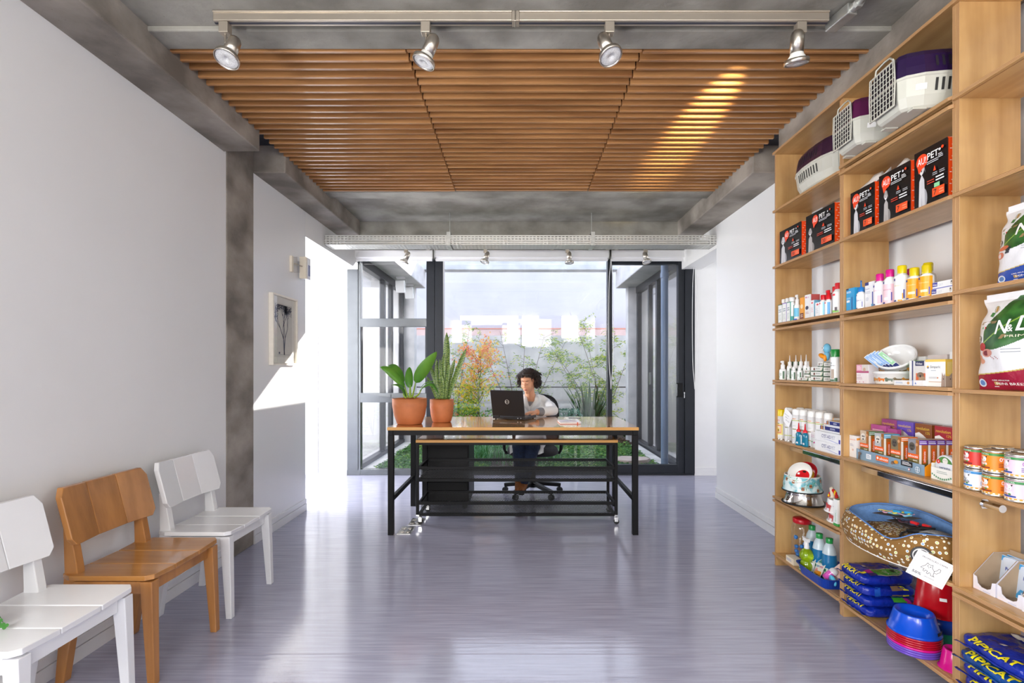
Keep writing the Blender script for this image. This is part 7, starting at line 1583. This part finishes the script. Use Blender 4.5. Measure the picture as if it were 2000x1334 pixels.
def dish(label, loc, R, r_, inc, rim, name='melamine_bowl', disc_=None):
    m = MB(); m.lathe([(r_*.62, 0), (r_*.66, .002), (r_, .050), (r_*.985, .052), (r_*.55, .012), (0, .010)], P(rim, .2), 44, R=R); 
    if disc_: m.lathe([(r_*.56, .0135), (0, .0118)], P(disc_, .3), 36, R=R); m.add([R @ Vector((r_*.16*math.cos(q*PI/6)+.004, r_*.09*math.sin(q*PI/6)+r_*.40, .0137)) for q in range(12)], [tuple(range(12))], P('1a1614')); m.add([R @ Vector(p) for p in ((-.030, .004, .0138), (-.018, .004, .0138), (-.018, .016, .0138), (-.030, .016, .0138))], [(0, 1, 2, 3)], P('f4f4f4'))
    return tag(m.build(name, loc=loc, rz=RZ+.6), label, 'bowl', 'melamine bowls on the patterned bowl')
dish('white bowl with a red round bottom tilted on the patterned bowl', (1.640, 2.862, z+.157), Matrix.Rotation(.95, 3, 'X'), .066, 0, 'f4f2ee', disc_='d01a24'); dish('red printed bowl tilted behind the white one', (1.700, 2.915, z+.150), Matrix.Rotation(.95, 3, 'X'), .066, 0, 'c8202a', disc_='f0c030')
COW = [(0, .02), (.004, .02), (.004, .006), (.008, .006), (.009, .018), (.026, .018), (.027, .004), (.031, .004), (.032, .024), (.034, .034), (.006, .036), (.002, .044), (-.008, .040), (-.012, .032), (-.003, .028)]
for k, (zz, lb, X_, dy) in enumerate(((0, 'white bowl with red cows, under its twin near the upright', 1.652, .0), (.050, 'white bowl with red cows, stacked on its twin and holding a rope toy', 1.642, .006))):
    o = pbowl(lb, X_, 2.520+dy, z+zz, .078, .062, .064, 'f4f4f4', .004, 'cow_bowl', 'white bowls with cows', .3)
    m = MB()
    for q in range(7):
        a = -PI-.9+q*.75; m.add([((.0785-(z_*.25))*math.cos(a+x/.075), (.0785-(z_*.25))*math.sin(a+x/.075), z_+.004) for x, z_ in COW], [tuple(range(len(COW)))], P('b83a3a' if q % 2 else '8a8a9c'))
    m.build('printed_cows', o)
t = thing('rope_toy', 'red and yellow rope chew toy with a beige bone in the cow bowl', 'toy', (1.626, 2.575, z+.106), RZ)
m = MB()
for k, c in enumerate(('c82020', 'f0c81a', 'c82020')): m.tube([(-.030+.012*s+.004*math.sin(s*3+k*2.1), .004*math.cos(s*3+k*2.1), .004+.040*math.sin(s*.52)+.004*math.sin(s*3+k*2.1)) for s in [i*.3 for i in range(21)]], .0048, P(c, .8), 7)
m.build('rope', t); MB().cyl((.004, 0, .005), (-.006, 0, .048), .010, P('e4d8c4', .6), n=14).ell((-.006, 0, .049), .011, P('e4d8c4', .6)).build('bone', t)
carton('white and green box standing at the right end of the bowl shelf', 1.572, 2.482, 2.450, z, .130, .05, 'f2f4f2', 'eef0ee', '7a9a80', [('r', 0, 0, 1, .09, '3aa84a'), ('T', .68, .15, .28, 'IBATOX', '7ab88a', .45), ('l', .5, .5, .9, .62, 2, 'd8e0d8')], [('r', 0, 0, 1, .09, '3aa84a'), ('c', .5, .86, .06, 'd83a4a')])
# ---- far unit, bottom
z = S1[0]
t = thing('plastic_jar', 'big clear plastic jar with a red lid at the left end of the bottom shelf', 'jar', (1.668, Yp(1566, 1.668), z+.0005), RZ)
MB().lathe([(0, 0), (.052, 0), (.056, .006), (.056, .19), (.050, .215), (.043, .222)], M_CLEAR, 36).build('jar', t); MB().lathe([(.047, .222), (.048, .224), (.048, .246), (.044, .249), (0, .249)], P('c01024', .3), 36).build('lid', t)
m = MB(); r = random.Random(9)
for k in range(10):
    c = Vector((r.uniform(-.03, .03), r.uniform(-.03, .03), .02+.012*k)); m.ell(c, .012, P('2f80d0', .4), 10, 6)
    for q in range(5): d_ = Vector((r.uniform(-1, 1), r.uniform(-1, 1), r.uniform(-1, 1))).normalized(); m.cyl(c, c+d_*.018, .003, P('2f80d0', .4), .0012, 6)
tag(m.build('spiky_toys', loc=(1.668, Yp(1566, 1.668), z+.003)), 'blue spiky rubber toys inside the clear jar', 'toys', kind='stuff')
YG = P('b8e01a', .06, trans=.55)
t = thing('spray_bottle', 'lime green cleaner in a waisted bottle with a white trigger', 'bottle', (1.604, Yp(1575.5, 1.604), z+.0005), RZ)
MB().lathe([(0, 0), (.034, 0), (.037, .005), (.037, .035), (.030, .055), (.026, .062), (.036, .080), (.036, .095), (.026, .116), (.012, .128), (0, .128)], YG, 36).build('body', t)
MB().lathe([(.013, .127), (.013, .142), (.011, .146), (.011, .168), (0, .168)], P('f4f4f4', .3), 18).cbox((-.004, 0, .174), (.044, .018, .020), P('f4f4f4', .3)).cbox((-.028, 0, .180), (.016, .012, .010), P('f4f4f4', .3)).bar((-.016, 0, .164), (-.022, 0, .138), .010, .005, P('f4f4f4', .3)).build('trigger_head', t, bev=.002)
MB().lathe([(.0376, .010), (.0376, .034)], P('e8f0c0', .4), 14, a0=-2.2, a1=-.6).lathe([(.0380, .014), (.0380, .022)], P('3a8a3a', .4), 10, a0=-2.0, a1=-1.2).build('label', t)
BL = P('2a8fd0', .15, trans=.35)
for px, X, lb in ((1586, 1.705, 'blue cleaner bottle with a green cap behind the others'), (1600.5, 1.662, 'blue cleaner bottle with a green cap, the front one'), (1620, 1.668, 'blue cleaner bottle, right one against the upright')):
    t = thing('cleaner_bottle', lb, 'bottle', (X, Yp(px, X), z+.0005), RZ, 'blue cleaner bottles with green caps')
    MB().lathe([(0, 0), (.034, 0), (.036, .004), (.036, .10), (.034, .135)], BL, 32).lathe([(.034, .135), (.028, .165), (.017, .190), (.015, .194), (0, .194)], P('cfe0e8', .25), 32).build('body', t)
    MB().lathe([(.017, .192), (.0175, .216), (.016, .218), (0, .218)], P('1f9a4a', .3), 24).build('cap', t)
    MB().lathe([(.0364, .015), (.0364, .065)], P('dfe8dc', .4), 14, a0=-2.0, a1=-.7).lathe([(.0368, .045), (.0368, .060)], P('2f8a5a', .4), 10, a0=-1.9, a1=-1.0).build('label', t)
carton('small beige box beside the blue tray on the bottom shelf', 1.574, 2.925, 2.845, z, .034, .05, 'f0e4cc', 'e8dcc4', 'ece0c8', [('l', .1, .3, .7, .7, 2, '8a9ac0')])
t = thing('plastic_tray', 'royal blue plastic tray full of small pet articles on the bottom shelf', 'tray', (1.662, 2.655, z+.0005), RZ)
tb = P('0d3aa0', .3); a, b, h = .135, .115, .055
def rr(kx, ky, n=32): return [(a*kx*spow(math.cos(2*PI*i/n), .3), b*ky*spow(math.sin(2*PI*i/n), .3)) for i in range(n)]
m = MB(); lv_ = [(.88, .88, 0), (.98, .98, h-.004), (1.04, 1.04, h-.004), (1.05, 1.05, h), (1.0, 1.0, h), (.965, .965, h-.004), (.86, .86, .003)]; n = 32; v = []
for kx, ky, z_ in lv_: v += [(x, y, z_) for x, y in rr(kx, ky)]
m.add(v, [(j*n+i, j*n+(i+1) % n, (j+1)*n+(i+1) % n, (j+1)*n+i) for j in range(len(lv_)-1) for i in range(n)], tb, False); m.add(v[-n:], [tuple(range(n))], tb); m.add(v[:n], [tuple(range(n))[::-1]], tb); m.build('tray', t)
def intray(name, label, x, y, zz, R, fn):
    m = MB(); fn(m); m.v = [R @ p for p in m.v]; tag(m.build(name, loc=(1.662+y, 2.655-x, z+zz), rz=RZ), label, 'pet article', 'small articles in the blue tray')
RX = lambda a_: Matrix.Rotation(a_, 3, 'X'); RY = lambda a_: Matrix.Rotation(a_, 3, 'Y')
for k in range(3): intray('blister_card', 'white blister card standing at the left of the blue tray, %s' % ('front', 'middle', 'back')[k], -.085+.012*k, -.055+.03*k, .012, RY(-.25) @ RX(-.35), lambda m: (m.box(-.03, .03, 0, .001, 0, .075, P('eceaf0', .4)), m.box(-.015, .012, -.012, 0, .015, .045, P('dfe0ea', .2))))
def bag_card(m): m.prism([(-.035, 0), (.035, 0), (.035, .07), (.0, .105), (-.035, .075)], 0, .0012, P('f0ede4', .5), 'xz'); deco(m, [('p', [(.05, .72), (.5, 1.05), (.9, .80), (.95, .70)], '3a8a8a'), ('t', .05, .48, .14, 'hygienic', '3a9ad0', .4), ('t', .48, .48, .14, 'wash', 'd0408a', .4), ('c', .25, .25, .16, 'f0a0a0', .16), ('r', .35, .05, .9, .28, 'f29a1a'), ('l', .1, .65, .8, .7, 1, '8a8a8a')], (-.035, 0, 0), (1, 0, 0), (0, 0, 1), .07, .10, (0, -1, 0)); m.box(-.002, .03, -.016, -.001, .008, .022, P('f29a1a', .3))
intray('waste_bag_card', 'hanging card with a teal top and an orange dispenser in the blue tray', -.02, -.06, .014, RY(-.15) @ RX(-.5), bag_card)
def feeder(m): m.box(-.034, .034, 0, .001, -.01, .10, P('e6c8c0', .4)); m.lathe([(0, 0), (.018, 0), (.020, .03), (.020, .045)], P('e05ac0', .2), 20, (0, -.02, .0)); m.lathe([(.0205, .045), (.0205, .058), (.014, .070), (0, .072)], P('f0f0f4', .2), 20, (0, -.02, .0))
intray('pink_feeding_bottle', 'pink and white pet bottle on a card in the blue tray', .055, -.045, .022, RY(.35) @ RX(-.7), feeder)
intray('cream_clipper', 'cream plastic clipper pack at the back of the blue tray', .085, .03, .050, RY(.5) @ RX(-.5), lambda m: (m.ell((0, 0, .0), (.028, .014, .03), P('ece6d8', .3)), m.box(-.01, .012, -.018, -.01, -.01, .004, P('8a7a50', .4))))
intray('grooming_brush', 'sky blue grooming brush at the right end of the blue tray', .105, -.05, .040, RY(.6), lambda m: (m.ell((0, -.0, .0), (.03, .012, .022), P('5ac0e8', .3)), m.tube([(-.02, 0, -.01), (-.034, 0, -.02), (-.03, .0, -.03)], .005, P('5ac0e8', .3)), [m.disc((-.015+.010*i, -.0125, .004*j), .002, P('12303f'), (0, -1, 0), 6) for i in range(4) for j in (-1, 0, 1)]))
intray('clear_blister', 'clear blister pack between the card and the pink bottle', .03, .02, .030, RX(-.5), lambda m: m.ell((0, 0, .02), (.03, .016, .032), P('e4e6ec', .1)))

# ================================================================ THE PERSON AT THE TABLE
PX, PY = .13, 4.80
M_SKIN = mat('skin', srgb('dba483'), .5, col2=srgb('cf9270'), scale=14, ramp=(.3, .7)); M_SKIN.node_tree.nodes['Principled BSDF'].inputs['Subsurface Weight'].default_value = .08
M_COAT = mat('white_coat_cotton', (.80, .80, .80), .8, var=.04, bump=.2, bscale=30); M_JEAN = mat('navy_denim', srgb('1a2a48'), .8, col2=srgb('121d34'), scale=60); M_BOOT = mat('brown_suede', srgb('8a5226'), .75, var=.3, scale=30)
M_HAIR = mat('dark_curly_hair', srgb('33231d'), .45, col2=srgb('1b1210'), scale=40, spec=.4); M_SHIRT = mat('grey_knit', srgb('8a8a8e'), .85, var=.2, scale=80)
person = thing('person', 'seated person in a white coat with dark curly hair, typing on the black laptop', 'person', (PX, PY, 0))
O = Vector((PX, PY, 0))
def PB(): return MB(Matrix.Translation(-O))
def fuse(m, name, parent, vox, sm=2, it=6):
    o = m.build(name, parent)
    q = o.modifiers.new('r', 'REMESH'); q.mode = 'VOXEL'; q.voxel_size = vox; q.use_smooth_shade = True
    q = o.modifiers.new('s', 'SMOOTH'); q.factor = .5; q.iterations = it
    return o
HC = Vector((.092, 4.615, 1.092)); HR = Matrix.Rotation(math.radians(-24), 3, 'Z') @ Matrix.Rotation(math.radians(17), 3, 'X'); HS = .93
def hp(x, y, z): return HC+HR @ (Vector((x, y, z))*HS)
def hell(m, c, r, mt, n=20, k=14): m.ell(hp(*c), tuple(v*HS for v in r), mt, n, k, HR)
b = PB()
hell(b, (0, .012, .034), (.073, .090, .082), M_SKIN); hell(b, (0, -.022, -.018), (.062, .066, .070), M_SKIN); hell(b, (0, -.030, -.058), (.048, .050, .045), M_SKIN); hell(b, (0, -.058, -.092), (.024, .024, .018), M_SKIN)
hell(b, (0, -.052, .036), (.048, .034, .034), M_SKIN); hell(b, (0, -.0905, -.010), (.0085, .010, .022), M_SKIN); hell(b, (0, -.0985, -.031), (.0105, .013, .010), M_SKIN)
for s in (-1, 1):
    hell(b, (s*.009, -.092, -.034), (.008, .009, .007), M_SKIN); hell(b, (s*.030, -.056, -.032), (.024, .022, .028), M_SKIN); hell(b, (s*.027, -.0700, -.001), (.015, .012, .010), M_SKIN); hell(b, (s*.075, .008, -.018), (.008, .016, .027), M_SKIN)
hell(b, (0, -.084, -.058), (.020, .012, .010), M_SKIN)
b.tube([hp(0, .015, -.045), (.108, 4.665, .985), (.118, 4.70, .925)], [.048, .045, .060], M_SKIN, 16)
for c, r_ in (((.12, 4.86, .565), (.155, .12, .09)), ((.12, 4.83, .67), (.115, .085, .10)), ((.122, 4.77, .80), (.132, .092, .11)), ((.12, 4.725, .885), (.145, .070, .055))): b.ell(c, r_, M_SKIN, 20, 12)
ARMS = (((.270, 4.720, .872), (.318, 4.475, .832), (.160, 4.330, .830)), ((-.045, 4.715, .885), (-.135, 4.50, .838), (-.03, 4.330, .836)))
LEGS = (((.055, 4.85, .545), (.008, 4.375, .525), (.012, 4.575, .20)), ((.195, 4.85, .545), (.132, 4.375, .525), (.052, 4.56, .17)))
for A in ARMS: b.tube(A, [.045, .040, .026], M_SKIN, 14)
for L_ in LEGS: b.tube([L_[0], Vector(L_[0]).lerp(Vector(L_[1]), .5), L_[1]], [.085, .074, .058], M_SKIN, 16); b.tube([L_[1], Vector(L_[1]).lerp(Vector(L_[2]), .35), L_[2]], [.054, .050, .034], M_SKIN, 16)
def hand(wrist, d, side, spread=1):
    w0 = Vector(wrist); d = Vector(d).normalized(); n = Vector((0, 0, 1)); u = d.cross(n).normalized()*side   # u points to the thumb side
    R = Matrix((u, d, n)).transposed()
    b.tube([w0, w0+d*.02], [.025, .024], M_SKIN, 12, flat=.7); b.ell(w0+d*.045, (.037, .045, .0145), M_SKIN, 18, 10, R)
    for k, (off, L_, r_) in enumerate(((.027, .066, .0078), (.009, .074, .0082), (-.010, .068, .0078), (-.027, .054, .0070))):
        p = w0+d*(.078-.004*abs(k-1.2))+u*off; f = (d+u*(.10*(1.5-k)*.6)).normalized(); dn = (.25, .9, 1.5)
        pts = [p-d*.012, p]; cur = p; a = 0
        for j, seg in enumerate((.42, .32, .26)):
            a += (.18, .55, .45)[j]+.05*k; cur = cur+(f*math.cos(a)-n*math.sin(a))*L_*seg; pts.append(cur)
        b.tube(pts, [r_, r_*1.08, r_, r_*.92, r_*.78], M_SKIN, 10); b.ell(pts[-1], r_*.78, M_SKIN, 10, 8)
    p = w0+d*.026+u*.024; pts = [p, p+u*.016+d*.014-n*.004, p+u*.024+d*.036-n*.010, p+u*.022+d*.056-n*.015]
    b.tube(pts, [.0125, .0105, .009, .0075], M_SKIN, 10); b.ell(pts[-1], .0075, M_SKIN, 10, 8)
hand(ARMS[0][2], (-.86, -.50, -.02), -1); hand(ARMS[1][2], (.25, -.9, -.02), 1)
body = fuse(b, 'body', person, .0038, it=4)
# face
m = PB()
for s in (-1, 1): m.tube([hp(s*(.012+.010*i), -.0870+.0016*i*i+.0006*i, .0265+.0022*math.sin(i*.9)) for i in range(4)], [.0016, .0026, .0024, .0010], M_HAIR, 6)
m.build('eyebrows', person)
m = PB()
for s in (-1, 1): m.tube([hp(s*(.014+.0055*i), -.0862+.0010*i*i*.9, -.0042-.0022*math.sin(i*.63)) for i in range(6)], [.0006, .0012, .0014, .0014, .0012, .0006], P('2a1c18', .6), 6)
m.build('eyelashes', person)
LIP = mat('lips', srgb('b9605c'), .35); m = PB()
m.tube([hp(x, -.0955+abs(x)*.42, -.0565+abs(x)*.10) for x in (-.019, -.011, -.004, 0, .004, .011, .019)], [.0008, .0024, .0032, .0028, .0032, .0024, .0008], LIP, 8, flat=.8); m.tube([hp(x, -.0940+abs(x)*.42, -.0620+abs(x)*.22) for x in (-.016, -.008, 0, .008, .016)], [.001, .003, .0036, .003, .001], LIP, 8); m.build('lips', person)
# hair: a cap under loose curls
m = PB(); r = random.Random(77)
for c, q in (((0, .026, .044), (.082, .086, .083)), ((0, -.004, .080), (.064, .062, .030)), ((-.070, .028, -.010), (.018, .042, .060)), ((.072, .034, -.020), (.020, .044, .070)), ((0, .080, -.025), (.066, .042, .075))): hell(m, c, q, M_HAIR, 16, 10)
for i in range(900):
    az = r.uniform(-PI, PI); el_ = math.asin(r.uniform(-.55, 1)); v = Vector((math.sin(az)*math.cos(el_), math.cos(az)*math.cos(el_), math.sin(el_)))
    if v.y < -.34 and v.z < .50: continue           # keep the face clear
    p = Vector((v.x*.080, .026+v.y*.086, .034+v.z*.082)); L_ = r.uniform(.035, .075)*(1.15 if v.x > 0 else 1); ph = r.uniform(0, 6); rad = r.uniform(.004, .009); sg = 1 if p.x >= 0 else -1
    dn = Vector((v.x*.30, v.y*.35-.05, -.9)).normalized() if v.z < .55 else Vector((v.x*.9+sg*.2, v.y*.8-.1, -.75)).normalized()
    a1 = dn.cross(Vector((.3, .5, .8))).normalized(); a2 = dn.cross(a1); pts = []; w3 = r.uniform(7, 12)
    for k in range(13):
        s = k/12; q = p+dn*L_*s+Vector((v.x, v.y, v.z*.5))*.020*math.sin(min(1, s*1.5)*1.9)+(a1*math.cos(ph+s*w3)+a2*math.sin(ph+s*w3))*rad*min(1, s*3)
        w_ = q-Vector((0, .026, .034))
        if q.z > .05 and w_.length < .090: q = Vector((0, .026, .034))+w_.normalized()*(.090+.004*math.sin(i+k))
        if q.y < -.02 and q.z < .066 and abs(q.x) < .066: q.x = sg*.068; q.y = max(q.y, -.060)
        pts.append(hp(*q))
    m.tube(pts, [.0040*HS*(1-.4*k/12) for k in range(13)], M_HAIR, 5, cap=False)
m.build('hair', person)
# coat
m = PB()
for c, r_ in (((.12, 4.855, .575), (.175, .14, .095)), ((.12, 4.83, .67), (.135, .105, .11)), ((.122, 4.775, .775), (.150, .108, .105)), ((.12, 4.79, .87), (.150, .058, .085)), ((.225, 4.70, .83), (.050, .075, .085)), ((.015, 4.70, .83), (.050, .075, .085))): m.ell(c, r_, M_COAT, 22, 14)
for s in (-1, 1):
    m.tube([(.118+s*.052, 4.690, .962), (.120+s*.062, 4.648, .900), (.105+s*.030, 4.652, .835), (.105+s*.010, 4.668, .78)], [.020, .034, .040, .03], M_COAT, 12)
    m.tube([(.118+s*.055, 4.71, .945), (.12+s*.10, 4.715, .922), (.12+s*.152, 4.718, .878)], [.030, .042, .050], M_COAT, 14)
for k, A in enumerate(ARMS):
    a, e, w_ = (Vector(q) for q in A); end = e.lerp(w_, .70)
    m.tube([a, a.lerp(e, .5)+Vector((.006*(1-2*k), 0, .004)), e, e.lerp(w_, .35), end], [.051, .049, .046, .043, .041], M_COAT, 16)
for k, L_ in enumerate(LEGS):
    a, kn = Vector(L_[0]), Vector(L_[1]); m.tube([a, a.lerp(kn, .5), a.lerp(kn, .86)], [.105, .096, .080], M_COAT, 18)
m.ell((.09, 4.56, .545), (.13, .16, .055), M_COAT)
fuse(m, 'coat', person, .006, it=5)
m = PB()
m.sheet(lambda u, v: (.035+u*.19, 4.385-.012*math.sin(u*9)+v*.02, .585-.135*v-.018*math.sin(u*PI)+.016*u), 22, 8, M_COAT); m.sheet(lambda u, v: (-.075+u*.085, 4.40+.03*(1-u)+v*.01, .585-.14*v+.06*u*v), 12, 8, M_COAT); m.build('coat_hem', person, solid=.003)
m = PB()      # lapels lying on the chest
for s in (-1, 1):
    m.leaf([(.118+s*.050, 4.672, .968), (.122+s*.060, 4.622, .925), (.116+s*.048, 4.608, .880), (.106+s*.010, 4.612, .815)], [.020, .046, .052, .012], M_COAT, (s, .3, .35), .1)
m.build('lapels', person, solid=.005)
m = PB(); m.ell((.112, 4.700, .865), (.062, .068, .062), M_SHIRT, 18, 12)
for A in ARMS: e, w_ = Vector(A[1]), Vector(A[2]); m.tube([e.lerp(w_, .62), e.lerp(w_, .80), e.lerp(w_, .95)], [.038, .037, .031], M_SHIRT, 14)
m.build('shirt', person)
m = PB(); q = Vector(ARMS[0][1]).lerp(Vector(ARMS[0][2]), .62); m.ell(q+Vector((-.018, -.040, .006)), (.004, .002, .004), P('4a4a4a', .4)); m.build('cuff_button', person)
m = PB()
for L_ in LEGS: m.tube([L_[0], Vector(L_[0]).lerp(Vector(L_[1]), .5), L_[1]], [.090, .079, .063], M_JEAN, 18); m.ell(L_[1], (.063, .062, .062), M_JEAN); m.tube([L_[1], Vector(L_[1]).lerp(Vector(L_[2]), .35), L_[2]], [.060, .056, .044], M_JEAN, 18)
fuse(m, 'jeans', person, .007, it=4)
for (A_, toe) in (((LEGS[0][2]), (-.004, 4.475, .122)), ((LEGS[1][2]), (.026, 4.455, .112))):
    m = PB(); a = Vector(A_); t_ = Vector(toe); m.tube([a+Vector((0, 0, .05)), a, a.lerp(t_, .25)+Vector((0, .01, -.02))], [.043, .041, .038], M_BOOT, 14); m.tube([a+Vector((0, .03, -.045)), a.lerp(t_, .5)+Vector((0, 0, -.012)), t_], [.032, .036, .026], M_BOOT, 14, flat=.8); m.ell(t_, (.027, .03, .022), M_BOOT)
    o = fuse(m, 'boot', person, .005, it=3)
    m = PB(); h = a+Vector((0, .035, -.075)); m.tube([h, t_+Vector((0, -.01, -.027))], [.026, .027], P('1c140f', .7), 12, flat=.25); m.build('sole', o)
